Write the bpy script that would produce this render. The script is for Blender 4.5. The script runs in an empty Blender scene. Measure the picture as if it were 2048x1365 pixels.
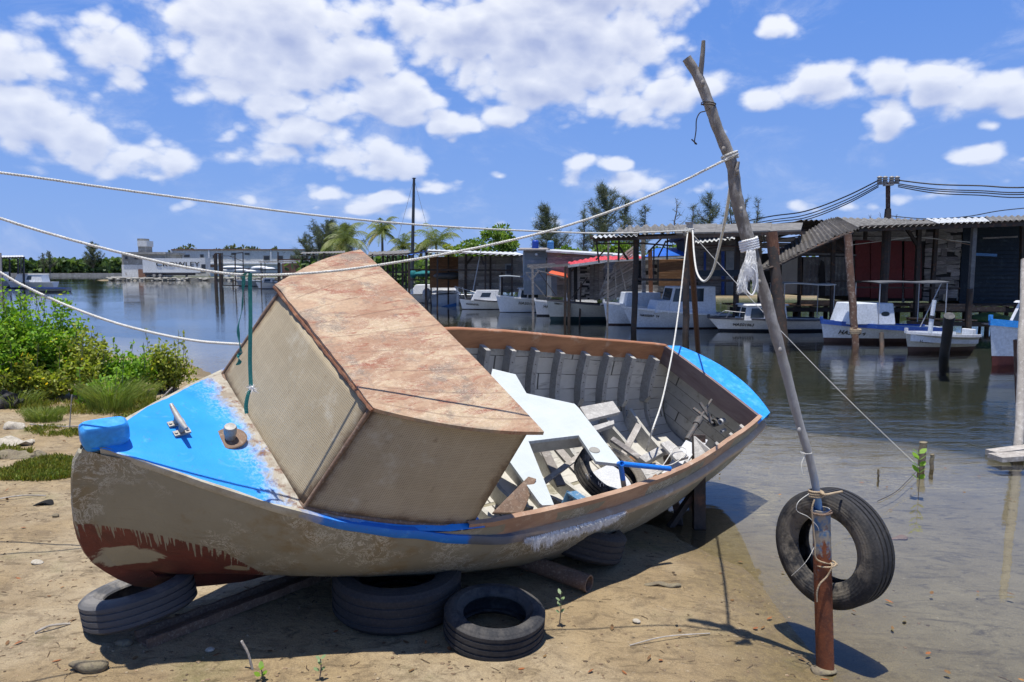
import bpy, math, random
import numpy as np
from mathutils import Vector, Matrix, noise
from mathutils.bvhtree import BVHTree
random.seed(7); rnd = random.random
def ru(a, b): return a + (b - a) * random.random()
S = bpy.context.scene
COL = S.collection
V = Vector
# ---------------------------------------------------------------- camera frame
FPX = 1480.0; CX, CY, HZ = 1024.0, 682.5, 541.0
CAMH = 2.0; PITCH = math.atan((CY - HZ) / FPX)
CF = V((0, math.cos(PITCH), -math.sin(PITCH))); CU = V((0, math.sin(PITCH), math.cos(PITCH))); CR = V((1, 0, 0)); CC = V((0, 0, CAMH))
def ray(px, py): return CF + CR * ((px - CX) / FPX) + CU * ((CY - py) / FPX)
def at(px, py, D):
    d = ray(px, py); return CC + d * (D / d.y)
def gp(px, py, z=0.0):
    d = ray(px, py); return CC + d * ((z - CAMH) / d.z)

# ---------------------------------------------------------------- terrain height
SHORE = [(1.75, -9), (1.5, 3.3), (1.62, 4.2), (1.55, 4.9), (1.1, 5.6), (0.0, 6.2), (-1.8, 7.6), (-3.4, 9.6), (-4.6, 12.4), (-7.5, 16.5), (-22, 22), (-70, 27)]
def seg_sd(x, y, poly):
    best = 1e9; sg = 1
    for (ax, ay), (bx, by) in zip(poly[:-1], poly[1:]):
        dx, dy = bx - ax, by - ay
        t = max(0, min(1, ((x - ax) * dx + (y - ay) * dy) / (dx * dx + dy * dy)))
        ex, ey = x - ax - t * dx, y - ay - t * dy
        d = ex * ex + ey * ey
        if d < best: best = d; sg = 1 if dx * ey - dy * ex > 0 else -1
    return math.sqrt(best) * sg
def boxd(x, y, x0, y0, x1, y1): return min(x - x0, x1 - x, y - y0, y1 - y)
def gz(x, y, fine=False):
    s = seg_sd(x, y, SHORE) if y < 40 else -20
    s += 0.22 * noise.noise(V((x * .8, y * .8, 0)))
    if s > 0: z = 0.07 * (1 - math.exp(-s / .5)) + 0.025 * min(s, 12)
    else:
        d = -s; z = -0.030 * d if d < 5 else -0.15 - 0.16 * (d - 5); z = max(z, -.5)
    if y > 24 or x < -60:
        far = max(boxd(x, y, 9, 56, 3000, 3000) , boxd(x, y, -21, 92, 3000, 3000), boxd(x, y, -83, 147, 3000, 3000), boxd(x, y, -3000, 290, 3000, 3000), boxd(x,y,-3000,-3000,-60,95))
        if far > -5: z = max(z, min(.75, .15 * far))
    if fine and -9 < x < 4 and y < 18:
        z += .012 * noise.fractal(V((x * 2.2, y * 2.2, 3)), 1., 2., 4) * min(1, max(0.2, s * 2 + .3))
    return z
def gg(px, py):
    z = 0.1
    for _ in range(12):
        p = gp(px, py, z); z = gz(p.x, p.y)
    return V((p.x, p.y, z))

# ---------------------------------------------------------------- node / material helpers
class NT:
    def __init__(s, tree): s.t = tree; s.n = tree.nodes; s.l = tree.links
    def link(s, a, b): s.l.new(a, b)
    def node(s, typ, ins=None, **props):
        n = s.n.new(typ)
        for k, v in props.items(): setattr(n, k, v)
        for k, v in (ins or {}).items():
            if isinstance(v, bpy.types.NodeSocket): s.link(v, n.inputs[k])
            else:
                sk = n.inputs[k]
                if isinstance(v, (tuple, list)) and len(v) == 3 and len(sk.default_value) == 4: v = tuple(v) + (1,)
                sk.default_value = v
        return n
    def math(s, op, a, b=0.0, c=0.0, clamp=False):
        return s.node('ShaderNodeMath', {0: a, 1: b, 2: c}, operation=op, use_clamp=clamp).outputs[0]
    def vmath(s, op, a, b=(0, 0, 0)):
        n = s.node('ShaderNodeVectorMath', {0: a, 1: b}, operation=op)
        return n.outputs['Value'] if op in ('LENGTH', 'DOT_PRODUCT') else n.outputs[0]
    def coord(s, kind='Object'): return s.node('ShaderNodeTexCoord').outputs[kind]
    def scale(s, v, sc): 
        if isinstance(sc, (int, float)): sc = (sc, sc, sc)
        return s.vmath('MULTIPLY', v, sc)
    def noise(s, v, sc=5, det=4, rough=.55, dist=0.0, out=0):
        return s.node('ShaderNodeTexNoise', {'Vector': v, 'Scale': sc, 'Detail': det, 'Roughness': rough, 'Distortion': dist}).outputs[out]
    def ramp(s, v, a, b, lo=0.0, hi=1.0):
        return s.node('ShaderNodeMapRange', {0: v, 1: a, 2: b, 3: lo, 4: hi}, clamp=True).outputs[0]
    def sstep(s, v, a, b, lo=0.0, hi=1.0):
        return s.node('ShaderNodeMapRange', {0: v, 1: a, 2: b, 3: lo, 4: hi}, clamp=True, interpolation_type='SMOOTHSTEP').outputs[0]
    def mix(s, f, a, b, bt='MIX'):
        n = s.node('ShaderNodeMix', data_type='RGBA', blend_type=bt)
        for i, v in ((0, f), (6, a), (7, b)):
            if isinstance(v, bpy.types.NodeSocket): s.link(v, n.inputs[i])
            else: n.inputs[i].default_value = v if not isinstance(v, (tuple, list)) else (tuple(v) + (1,))[:4]
        return n.outputs[2]
    def sep(s, v): return s.node('ShaderNodeSeparateXYZ', {0: v}).outputs
    def comb(s, x, y, z): return s.node('ShaderNodeCombineXYZ', {0: x, 1: y, 2: z}).outputs[0]
    def bump(s, h, strength=.3, dist=.01, normal=None):
        n = s.node('ShaderNodeBump', {'Height': h, 'Strength': strength, 'Distance': dist})
        if normal is not None: s.link(normal, n.inputs['Normal'])
        return n.outputs[0]
MATS = {}
def newmat(name):
    m = bpy.data.materials.new(name); m.use_nodes = True; m.node_tree.nodes.clear()
    t = NT(m.node_tree); MATS[name] = m; return m, t
def finish(t, color, rough=.7, normal=None, metal=0.0, spec=.4, extra=None):
    ins = {'Base Color': color, 'Roughness': rough, 'Metallic': metal, 'Specular IOR Level': spec}
    if normal is not None: ins['Normal'] = normal
    ins.update(extra or {})
    b = t.node('ShaderNodeBsdfPrincipled', ins)
    o = t.node('ShaderNodeOutputMaterial'); t.link(b.outputs[0], o.inputs[0]); return b
def tinted(t, col):
    a = t.node('ShaderNodeAttribute', attribute_name='tint').outputs['Color']
    return t.mix(1.0, col, a, 'MULTIPLY')
def weathered(name, c1, c2, c3=None, sc=3.0, rough=.75, bump=.3, bd=.01, stretch=(1, 1, 1), fine=40, metal=0, tint=True, thr=(.42, .6), spec=.35):
    """two base colours mixed by soft noise, patches of a third, fine grain and bump"""
    m, t = newmat(name)
    p = t.scale(t.coord(), stretch)
    a = t.noise(p, sc, 5, .6); b = t.noise(p, sc * 3.7, 6, .65); g = t.noise(p, fine, 4, .6)
    col = t.mix(t.ramp(a, .35, .65), c1, c2)
    if c3 is not None: col = t.mix(t.ramp(b, thr[0] + .1, thr[1] + .06), col, c3)
    col = t.mix(1.0, col, t.node('ShaderNodeCombineColor', {0: t.ramp(g, .2, .8, .72, 1.22), 1: t.ramp(g, .2, .8, .72, 1.22), 2: t.ramp(g, .2, .8, .72, 1.22)}).outputs[0], 'MULTIPLY')
    if tint: col = tinted(t, col)
    h = t.math('ADD', t.math('MULTIPLY', b, .6), t.math('MULTIPLY', g, .5))
    finish(t, col, t.ramp(b, .3, .7, rough - .08, rough + .1), t.bump(h, bump, bd), metal, spec)
    return m
def M(name): return MATS[name]

# ---------------------------------------------------------------- mesh builder
class MB:
    def __init__(s): s.v = []; s.f = []; s.m = []; s.c = []; s.uv = None; s.tint = (1, 1, 1); s.mi = 0
    def face(s, idx): s.f.append(tuple(idx)); s.m.append(s.mi); s.c.append(s.tint)
    def add(s, vs, fs):
        o = len(s.v); s.v += [tuple(p) for p in vs]
        for f in fs: s.face([i + o for i in f])
        return o
    def hexa(s, b, t):  # two quads (4 bottom ccw, 4 top)
        s.add(list(b) + list(t), [(3, 2, 1, 0), (4, 5, 6, 7), (0, 1, 5, 4), (1, 2, 6, 5), (2, 3, 7, 6), (3, 0, 4, 7)])
    def box(s, c, size, R=None):
        c = V(c); hx, hy, hz = size[0] / 2, size[1] / 2, size[2] / 2
        P = [V((x, y, z)) for z in (-hz, hz) for x, y in ((-hx, -hy), (hx, -hy), (hx, hy), (-hx, hy))]
        if R is not None: P = [R @ p for p in P]
        P = [c + p for p in P]; s.hexa(P[:4], P[4:])
    def beam(s, a, b, w, h, up=(0, 0, 1)):  # rectangular bar from a to b
        a, b = V(a), V(b); d = (b - a).normalized(); u = V(up)
        x = d.cross(u)
        if x.length < 1e-4: x = d.cross(V((1, 0, 0)))
        x.normalize(); y = x.cross(d)
        q = [(-w / 2, -h / 2), (w / 2, -h / 2), (w / 2, h / 2), (-w / 2, h / 2)]
        A = [a + x * i + y * j for i, j in q]; B = [b + x * i + y * j for i, j in q]
        s.add(A + B, [(0, 1, 2, 3), (7, 6, 5, 4), (0, 4, 5, 1), (1, 5, 6, 2), (2, 6, 7, 3), (3, 7, 4, 0)])
    def tube(s, pts, r, n=8, cap=True, jit=0.0):
        pts = [V(p) for p in pts]; k = len(pts)
        rs = r if isinstance(r, (list, tuple)) else [r] * k
        x = None; rows = []
        for i, p in enumerate(pts):
            d = (pts[min(i + 1, k - 1)] - pts[max(i - 1, 0)])
            if d.length < 1e-9: d = V((0, 0, 1))
            d.normalize()
            if x is None: x = d.cross(V((0.13, 0.21, 1)) if abs(d.z) < .95 else V((1, 0, 0)))
            x = (x - d * x.dot(d)).normalized(); y = d.cross(x)
            rows.append([p + (x * math.cos(2 * math.pi * j / n) + y * math.sin(2 * math.pi * j / n)) * rs[i] * (1 + (ru(-jit, jit) if jit else 0)) for j in range(n)])
        s.loft(rows, closed=True)
        if cap:
            o = len(s.v); s.v += [tuple(q) for q in rows[0]] + [tuple(q) for q in rows[-1]]
            s.face([o + j for j in range(n)][::-1]); s.face([o + n + j for j in range(n)])
    def loft(s, rows, closed=False, flip=False):
        o = len(s.v); n = len(rows[0])
        for r in rows: s.v += [tuple(p) for p in r]
        for i in range(len(rows) - 1):
            for j in range(n if closed else n - 1):
                a = o + i * n + j; b = o + i * n + (j + 1) % n; q = [a, b, b + n, a + n]
                s.face(q[::-1] if flip else q)
    def poly(s, pts, thick):  # extruded polygon, thick = vector
        pts = [V(p) for p in pts]; t = V(thick); n = len(pts)
        s.add(pts + [p + t for p in pts], [tuple(range(n))[::-1], tuple(range(n, 2 * n))] + [(i, (i + 1) % n, (i + 1) % n + n, i + n) for i in range(n)])
    def lathe(s, prof, n=32, M4=None, close=True):  # prof [(r,z)], closed section loop
        rows = []
        for i in range(n + 1):
            a = 2 * math.pi * i / n
            rows.append([V((r * math.cos(a), r * math.sin(a), z)) for r, z in prof])
        rows[-1] = rows[0]
        if M4 is not None: rows = [[M4 @ p for p in r] for r in rows]
        o = len(s.v); k = len(prof)
        for r in rows[:-1]: s.v += [tuple(p) for p in r]
        for i in range(n):
            for j in range(k if close else k - 1):
                a = o + i * k + j; b = o + i * k + (j + 1) % k; c = o + ((i + 1) % n) * k
                s.face([a, c + j, c + (j + 1) % k, b])
    def leaf(s, p, d, nrm, L, W):
        d = d.normalized(); x = d.cross(nrm)
        if x.length < 1e-5: x = V((1, 0, 0))
        x.normalize()
        o = len(s.v)
        s.v += [tuple(p), tuple(p + d * L * .35 + x * W / 2), tuple(p + d * L * .75 + x * W * .4), tuple(p + d * L), tuple(p + d * L * .75 - x * W * .4), tuple(p + d * L * .35 - x * W / 2)]
        s.face(range(o, o + 6))
    def blade(s, p, q, w, side=None):
        d = (q - p); x = side if side is not None else d.cross(V((ru(-1, 1), ru(-1, 1), ru(-.3, .3))))
        if x.length < 1e-6: x = V((1, 0, 0))
        x = x.normalized() * w / 2; o = len(s.v)
        s.v += [tuple(p - x), tuple(p + x), tuple(q + x * .2), tuple(q - x * .2)]; s.face(range(o, o + 4))
    def build(s, name, mats, parent=None, world=True, smooth=False, auto=None, bevel=0):
        me = bpy.data.meshes.new(name)
        vs = s.v
        if parent is not None and world:
            mt = Matrix.Identity(4); q = parent
            while q is not None: mt = q.matrix_basis @ mt; q = q.parent
            mi = mt.inverted(); vs = [tuple(mi @ V(p)) for p in vs]
        me.from_pydata(vs, [], s.f)
        if not isinstance(mats, (list, tuple)): mats = [mats]
        for m in mats: me.materials.append(MATS[m] if isinstance(m, str) else m)
        if len(mats) > 1: me.polygons.foreach_set('material_index', s.m)
        if smooth: me.polygons.foreach_set('use_smooth', [True] * len(s.f))
        if any(c != (1, 1, 1) for c in s.c):
            at_ = me.color_attributes.new('tint', 'FLOAT_COLOR', 'CORNER'); arr = []
            for f, c in zip(s.f, s.c): arr += [c[0], c[1], c[2], 1.0] * len(f)
            at_.data.foreach_set('color', arr)
        else:
            at_ = me.color_attributes.new('tint', 'FLOAT_COLOR', 'CORNER')
            at_.data.foreach_set('color', [1.0] * (4 * sum(len(f) for f in s.f)))
        if s.uv is not None:
            uvl = me.uv_layers.new(name='UVMap'); arr = []
            for f in s.f:
                for i in f: arr += list(s.uv[i]) if i < len(s.uv) else [0, 0]
            uvl.data.foreach_set('uv', arr)
        me.validate(); me.update()
        if auto: 
            try: me.set_sharp_from_angle(angle=math.radians(auto))
            except Exception: pass
        o = bpy.data.objects.new(name, me); COL.objects.link(o)
        if parent is not None: o.parent = parent
        if bevel:
            b = o.modifiers.new('bevel', 'BEVEL'); b.width = bevel; b.segments = 2; b.limit_method = 'ANGLE'
        return o
def tag(o, label=None, cat=None, group=None, kind=None):
    if label: o['label'] = label
    if cat: o['category'] = cat
    if group: o['group'] = group
    if kind: o['kind'] = kind
    return o
def thing(name, loc, label, cat, rz=0, group=None):
    o = bpy.data.objects.new(name, None); COL.objects.link(o); o.location = loc; o.rotation_euler = (0, 0, rz); o.empty_display_size = .2
    return tag(o, label, cat, group)
def wpart(o):  # child label helper
    return o
def smoothpath(P, k=8):
    P = [V(p) for p in P]; out = []
    for i in range(len(P) - 1):
        p0 = P[max(i - 1, 0)]; p1 = P[i]; p2 = P[i + 1]; p3 = P[min(i + 2, len(P) - 1)]
        for j in range(k):
            t = j / k; t2 = t * t; t3 = t2 * t
            out.append(.5 * ((2 * p1) + (p2 - p0) * t + (2 * p0 - 5 * p1 + 4 * p2 - p3) * t2 + (3 * p1 - p0 - 3 * p2 + p3) * t3))
    out.append(P[-1]); return out
def resample(P, step):
    out = [P[0]]; acc = 0
    for a, b in zip(P[:-1], P[1:]):
        L = (b - a).length
        if L < 1e-9: continue
        t = step - acc
        while t <= L: out.append(a + (b - a) * (t / L)); t += step
        acc = (acc + L) % step
    return out
def rope_mb(P, r, pitch=.045, strands=3):
    P = resample(smoothpath(P, 10), pitch / 7); mb = MB()
    for k in range(strands):
        x = None; pts = []
        for i, p in enumerate(P):
            d = (P[min(i + 1, len(P) - 1)] - P[max(i - 1, 0)]).normalized()
            if x is None: x = d.cross(V((.1, .2, 1)))
            x = (x - d * x.dot(d)).normalized(); y = d.cross(x); a = 2 * math.pi * (i / 7 + k / strands)
            pts.append(p + (x * math.cos(a) + y * math.sin(a)) * r * .48)
        mb.tube(pts, r * .56, 5)
    return mb
def sag(a, b, s, n=12):
    a, b = V(a), V(b); return [a.lerp(b, i / n) - V((0, 0, 4 * s * (i / n) * (1 - i / n))) for i in range(n + 1)]
_font_cache = {}
def text_part(name, txt, parent, mat, origin, xdir, updir, height, shear=0.0, sx=1.0, depth=.004):
    cu = bpy.data.curves.new('t', 'FONT'); cu.body = txt; cu.size = 1; cu.extrude = 0.02; cu.shear = shear; cu.resolution_u = 3
    ob = bpy.data.objects.new('t', cu); me = bpy.data.meshes.new_from_object(ob)
    x = V(xdir).normalized(); u = V(updir); u = (u - x * u.dot(x)).normalized(); n = x.cross(u)
    mt = Matrix.Identity(4); q = parent
    while q is not None: mt = q.matrix_basis @ mt; q = q.parent
    mi = mt.inverted(); o0 = V(origin); h = height / .72
    for v in me.vertices:
        c = v.co; v.co = mi @ (o0 + x * c.x * h * sx + u * c.y * h + n * (c.z / .02 * depth / 2))
    me.materials.append(MATS[mat]); o = bpy.data.objects.new(name, me); COL.objects.link(o); o.parent = parent
    bpy.data.objects.remove(ob); bpy.data.curves.remove(cu); return o

# ================================================================ camera, sun, sky
cam = bpy.data.cameras.new('camera'); co = bpy.data.objects.new('camera', cam); COL.objects.link(co)
cam.sensor_width = 36; cam.lens = FPX / 2048 * 36; cam.clip_end = 4000; cam.clip_start = .05
co.location = CC; co.rotation_euler = (math.pi / 2 - PITCH, 0, 0); S.camera = co
SUN = V((-.06, -.13, 1)).normalized()
sl = bpy.data.lights.new('sun', 'SUN'); sl.energy = 5.0; sl.angle = math.radians(.5); sl.color = (1, .955, .88)
so = bpy.data.objects.new('sun', sl); COL.objects.link(so); so.rotation_euler = SUN.to_track_quat('Z', 'Y').to_euler()
W = bpy.data.worlds.new('World'); S.world = W; W.use_nodes = True; W.node_tree.nodes.clear()
S.cycles.max_bounces = 7; S.cycles.diffuse_bounces = 3; S.cycles.glossy_bounces = 3; S.cycles.transmission_bounces = 2; S.cycles.adaptive_threshold = .02
S.view_settings.view_transform = 'Standard'; S.view_settings.look = 'None'; S.view_settings.exposure = .35; S.view_settings.gamma = 1
CLOUDS = [ # px, py, rx, ry, strength
 (40,150,120,75,.8),(90,200,80,40,.7),(235,95,120,62,.9),(190,50,120,40,.55),(400,40,150,60,.85),(560,60,150,90,1),(470,130,130,60,1),(590,140,150,60,1),(690,120,65,50,1),(700,60,60,50,.6),
 (570,200,110,36,.9),(660,228,80,26,.9),(500,225,60,16,.5),(758,212,95,46,1.1),(60,245,120,60,1.05),(170,270,100,50,1),(265,290,90,36,.9),(350,312,50,24,.9),(120,330,170,22,.6),(300,345,50,12,.6),
 (830,30,110,45,.9),(960,60,150,75,1.05),(1090,60,160,90,1.1),(1190,100,130,95,1.1),(1280,90,55,70,1),(1090,160,140,60,1.05),(1230,200,110,50,1),(1330,175,80,42,1),(1410,165,55,30,.95),(1020,130,90,60,.9),(1200,-30,230,60,1),
 (600,272,85,26,.95),(530,318,80,22,.95),(650,320,90,22,.8),(465,262,30,22,.55),(770,295,55,24,.95),(800,325,60,22,.95),(850,372,60,12,.7),(720,345,90,10,.5),
 (908,258,52,22,.95),(1005,239,36,20,1.05),(1540,190,60,30,.9),(1610,170,65,38,1.05),(1670,190,55,26,.95),(1790,155,62,38,1.05),(1885,160,75,40,1.05),(1980,185,85,36,1),(2050,200,60,40,.9),(1785,235,40,26,.95),(1830,245,25,12,.6),
 (1965,312,45,20,.95),(1985,262,22,14,.6),(2040,320,30,10,.6),(1155,342,33,19,.95),(1230,345,40,16,.9),(1265,375,55,17,.9),(655,390,42,17,.85),(640,412,60,10,.5),(775,392,38,13,.85),(745,414,45,13,.85),(840,428,30,10,.7),
 (480,392,38,16,.7),(370,410,30,9,.5),(1555,40,40,18,.85),(1510,265,32,11,.6),(1450,272,12,6,.5),(1600,415,40,12,.6),(1550,440,90,10,.5),(1880,395,90,18,.6),(1400,385,40,9,.5),(1100,430,70,10,.55),(985,450,60,10,.4),(1700,420,60,10,.4),(997,356,14,4,.6),
]
def build_sky():
    t = NT(W.node_tree)
    g = bpy.data.node_groups.new('cloud_density', 'ShaderNodeTree')
    g.interface.new_socket('dir', in_out='INPUT', socket_type='NodeSocketVector'); g.interface.new_socket('density', in_out='OUTPUT', socket_type='NodeSocketFloat')
    q = NT(g); gi = g.nodes.new('NodeGroupInput'); go = g.nodes.new('NodeGroupOutput')
    d = gi.outputs[0]; x, y, z = q.sep(d)
    az = q.math('ARCTAN2', x, y); el = q.math('ARCSINE', z)
    pw = q.comb(az, el, 0)
    # domain warp for billowed outlines
    wn = q.noise(q.scale(d, (7, 7, 11)), 1.0, 3, .55, out=1)
    wv = q.vmath('MULTIPLY', q.vmath('SUBTRACT', wn, (.5, .5, .5)), (.075, .05, 0))
    pw = q.vmath('ADD', pw, wv)
    acc = None
    for (px, py, rx, ry, st) in CLOUDS:
        r = ray(px, py).normalized(); a = math.atan2(r.x, r.y); e = math.asin(r.z)
        r2 = ray(px + rx, py).normalized(); ra = abs(math.atan2(r2.x, r2.y) - a) * 2.08 + .004
        r3 = ray(px, py - ry).normalized(); re = abs(math.asin(r3.z) - e) * 2.08 + .004
        L = q.vmath('LENGTH', q.vmath('MULTIPLY', q.vmath('SUBTRACT', pw, (a, e, 0)), (1 / ra, 1 / re, 0)))
        f = q.math('MULTIPLY', q.ramp(L, 1.0, 0.0, 0, 1), st)
        acc = f if acc is None else q.math('SMOOTH_MAX', acc, f, .12)
    # cloud field for the part of the sky away from the picture
    n0 = q.noise(q.scale(d, (2.2, 2.2, 6)), 1., 3, .5)
    back = q.math('MULTIPLY', q.ramp(n0, .60, .85, 0, .9), q.math('SUBTRACT', 1.0, q.math('MULTIPLY', q.sstep(y, .35, .6), q.sstep(z, .6, .45))))
    acc = q.math('MAXIMUM', acc, back)
    n1 = q.noise(q.scale(d, (11, 11, 18)), 1., 5, .60)
    vo = q.node('ShaderNodeTexVoronoi', {'Vector': q.scale(q.vmath('ADD', d, q.vmath('MULTIPLY', wn, (.05, .05, .05))), (24, 24, 36)), 'Scale': 1.0, 'Detail': 1.0, 'Roughness': .55}, feature='F1').outputs['Distance']
    n2 = q.math('SUBTRACT', 1.0, vo)
    f = q.math('ADD', q.math('ADD', acc, q.math('MULTIPLY', q.math('SUBTRACT', n1, .5), .95)), q.math('MULTIPLY', q.math('SUBTRACT', n2, .50), .40))
    f = q.math('MULTIPLY', f, q.sstep(acc, 0.0, .15))
    q.link(f, go.inputs[0])
    def dens(v): 
        n = t.n.new('ShaderNodeGroup'); n.node_tree = g; t.link(v, n.inputs[0]); return n.outputs[0]
    dv = t.coord('Generated')
    f0 = dens(dv); c0 = t.sstep(f0, .22, .56)
    f1 = dens(t.vmath('NORMALIZE', t.vmath('ADD', dv, (0, 0, .017))))
    sky = t.node('ShaderNodeTexSky', sky_type='NISHITA', sun_disc=False, sun_elevation=math.asin(SUN.z), sun_rotation=math.atan2(SUN.x, SUN.y), air_density=1.0, dust_density=.6, ozone_density=3.0, altitude=0).outputs[0]
    zz = t.sep(dv)[2]
    elv = t.math('ARCSINE', zz)
    grad = t.mix(t.ramp(elv, .0, .30), (2.45, 4.3, 9.1), (1.35, 3.2, 8.7)); grad = t.mix(t.ramp(elv, .30, 1.2), grad, (.6, 1.4, 4.4))
    sky = t.mix(.82, sky, grad)
    relief = t.math('SUBTRACT', f1, f0)
    wn_ = t.noise(t.scale(dv, (6, 6, 13)), 1., 7, .68, .5); wisp = t.math('MULTIPLY', t.math('MULTIPLY', t.sstep(f0, -.35, .30), t.sstep(wn_, .46, .72)), .40)
    shade = t.math('ADD', t.math('MULTIPLY', relief, 1.25), t.sstep(f0, .35, 1.15, .22, .88), clamp=True)
    white = (9.5, 9.8, 10.6); grey = (4.4, 5.1, 7.6)
    cc = t.mix(shade, white, grey)
    cc = t.mix(t.ramp(zz, .32, 0.0, 0, .45), cc, (5.0, 6.2, 9.0))
    col = t.mix(t.math('MULTIPLY', t.math('MAXIMUM', c0, wisp), .94), sky, cc)
    bg = t.node('ShaderNodeBackground', {'Color': col, 'Strength': .0785})
    o = t.node('ShaderNodeOutputWorld'); t.link(bg.outputs[0], o.inputs[0])
build_sky()
W.cycles.sampling_method = 'MANUAL'; W.cycles.sample_map_resolution = 256

# ================================================================ materials
weathered('old_wood', (.27, .245, .22), (.165, .15, .14), (.38, .36, .335), sc=1.5, stretch=(1, 1, 5), rough=.85, bump=.5, bd=.02)
weathered('driftwood', (.38, .35, .31), (.27, .245, .215), (.48, .45, .41), sc=5, stretch=(1, 1, 1), fine=90, rough=.9, bump=.5, bd=.005)
weathered('dark_wood', (.035, .030, .027), (.06, .047, .04), (.11, .06, .04), sc=2, rough=.8, bump=.5, bd=.02)
weathered('rusty_steel', (.07, .032, .022), (.11, .05, .03), (.05, .035, .03), sc=9, fine=60, rough=.85, bump=.5, bd=.004)
weathered('red_brown_wood', (.20, .085, .045), (.11, .055, .035), (.26, .14, .08), sc=4, stretch=(1, 1, .4), rough=.8, bump=.5, bd=.02)
weathered('rusty_post', (.115, .06, .04), (.07, .045, .035), (.22, .18, .15), sc=3, rough=.85, bump=.5, bd=.02)
weathered('grey_corrugated', (.11, .10, .09), (.065, .06, .055), (.18, .17, .155), sc=.8, fine=14, rough=.85, bump=.2, thr=(.45, .62))
weathered('asbestos', (.17, .165, .155), (.11, .105, .10), (.24, .235, .225), sc=1.2, fine=20, rough=.9, bump=.3)
weathered('navy_metal', (.012, .021, .032), (.02, .028, .035), (.035, .05, .06), sc=1, fine=14, rough=.7, bump=.2)
weathered('red_paint', (.17, .024, .022), (.12, .02, .018), (.22, .07, .06), sc=1.3, fine=14, rough=.7, bump=.15, thr=(.5, .7))
weathered('red_roof', (.55, .035, .04), (.42, .03, .035), (.6, .12, .12), sc=1, rough=.6, bump=.1)
weathered('blue_roof', (.012, .12, .52), (.015, .09, .40), None, sc=1, rough=.5, bump=.1)
weathered('white_roof', (.55, .57, .58), (.42, .44, .45), (.3, .3, .3), sc=1, rough=.6, bump=.1)
weathered('grey_siding', (.24, .27, .30), (.19, .22, .25), (.30, .33, .36), sc=1, rough=.7, bump=.1)
weathered('plywood_brown', (.20, .10, .045), (.15, .075, .035), (.26, .15, .08), sc=2, stretch=(.4, 1, 3), rough=.75)
weathered('beige_panel', (.36, .34, .29), (.30, .28, .24), None, sc=1.5, rough=.7)
weathered('deck_wood', (.26, .15, .085), (.17, .11, .07), (.33, .24, .17), sc=3, rough=.8, bump=.4)
weathered('white_wall', (.62, .62, .60), (.52, .52, .50), (.34, .30, .25), sc=.22, fine=3, rough=.85, bump=.1, thr=(.5, .62))
weathered('concrete', (.30, .29, .26), (.22, .21, .19), (.40, .39, .36), sc=.4, fine=5, rough=.9, bump=.2)
weathered('white_paint', (.70, .71, .72), (.62, .63, .64), (.48, .47, .44), sc=2, fine=20, rough=.45, bump=.06, thr=(.56, .72))
weathered('pale_grey_paint', (.60, .64, .69), (.52, .56, .61), (.36, .37, .38), sc=2, fine=20, rough=.5, bump=.06, thr=(.54, .7))
weathered('cream_paint', (.42, .42, .38), (.36, .36, .33), (.28, .27, .24), sc=2, fine=20, rough=.5, bump=.06, thr=(.54, .7))
weathered('blue_boat_paint', (.02, .075, .33), (.02, .06, .26), (.05, .13, .38), sc=3, rough=.5, bump=.1)
weathered('bright_blue_paint', (.030, .29, .74), (.026, .25, .68), (.08, .36, .76), sc=3, rough=.4, bump=.1)
weathered('bottom_black', (.02, .025, .035), (.03, .03, .035), None, sc=3, rough=.6)
weathered('bottom_red', (.15, .035, .025), (.11, .03, .025), None, sc=3, rough=.6)
weathered('bottom_brown', (.07, .04, .035), (.05, .03, .03), None, sc=3, rough=.6)
weathered('bottom_teal', (.02, .055, .06), (.02, .04, .045), None, sc=3, rough=.6)
weathered('teal_canvas', (.01, .16, .17), (.01, .11, .12), None, sc=4, rough=.8, bump=.4)
weathered('orange_canvas', (.55, .10, .04), (.45, .08, .03), None, sc=4, rough=.8)
weathered('grey_canvas', (.10, .105, .115), (.07, .075, .08), None, sc=6, rough=.8, bump=.5)
weathered('grey_cover', (.33, .34, .37), (.22, .23, .26), None, sc=6, rough=.6, bump=.6, bd=.05)
weathered('white_canvas', (.62, .60, .56), (.52, .5, .46), None, sc=6, rough=.8, bump=.3)
weathered('tank_blue', (.015, .06, .36), (.015, .05, .30), None, sc=2, rough=.4)
weathered('tank_pale', (.05, .19, .42), (.05, .16, .36), None, sc=2, rough=.4)
weathered('net_green', (.05, .10, .035), (.03, .065, .025), (.08, .13, .05), sc=12, fine=60, rough=.95, bump=.8, bd=.03)
weathered('pole_metal', (.05, .055, .065), (.035, .04, .045), None, sc=3, rough=.6)
weathered('insulator', (.28, .27, .26), (.2, .2, .2), None, sc=8, rough=.4)
weathered('cable_black', (.012, .012, .013), (.02, .02, .02), None, sc=8, rough=.6)
weathered('mast_metal', (.42, .43, .45), (.34, .35, .37), None, sc=4, rough=.45, metal=.2)
weathered('rope_white', (.66, .65, .60), (.55, .54, .49), (.42, .40, .35), sc=30, fine=300, rough=.9, bump=.5, bd=.001)
weathered('rope_tan', (.42, .33, .22), (.33, .25, .16), None, sc=30, fine=300, rough=.9, bump=.5, bd=.001)
weathered('white_fibre', (.80, .80, .78), (.70, .70, .68), None, sc=30, rough=.7)
weathered('wire_black', (.02, .02, .02), (.05, .03, .02), None, sc=30, rough=.6)
weathered('strap_teal', (.02, .16, .15), (.03, .20, .18), (.06, .26, .23), sc=25, fine=300, rough=.8, bump=.4, bd=.001)
weathered('galvanised', (.36, .35, .33), (.27, .26, .24), (.20, .12, .07), sc=18, fine=140, rough=.55, bump=.25, bd=.001, metal=.3, thr=(.55, .7))
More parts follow.
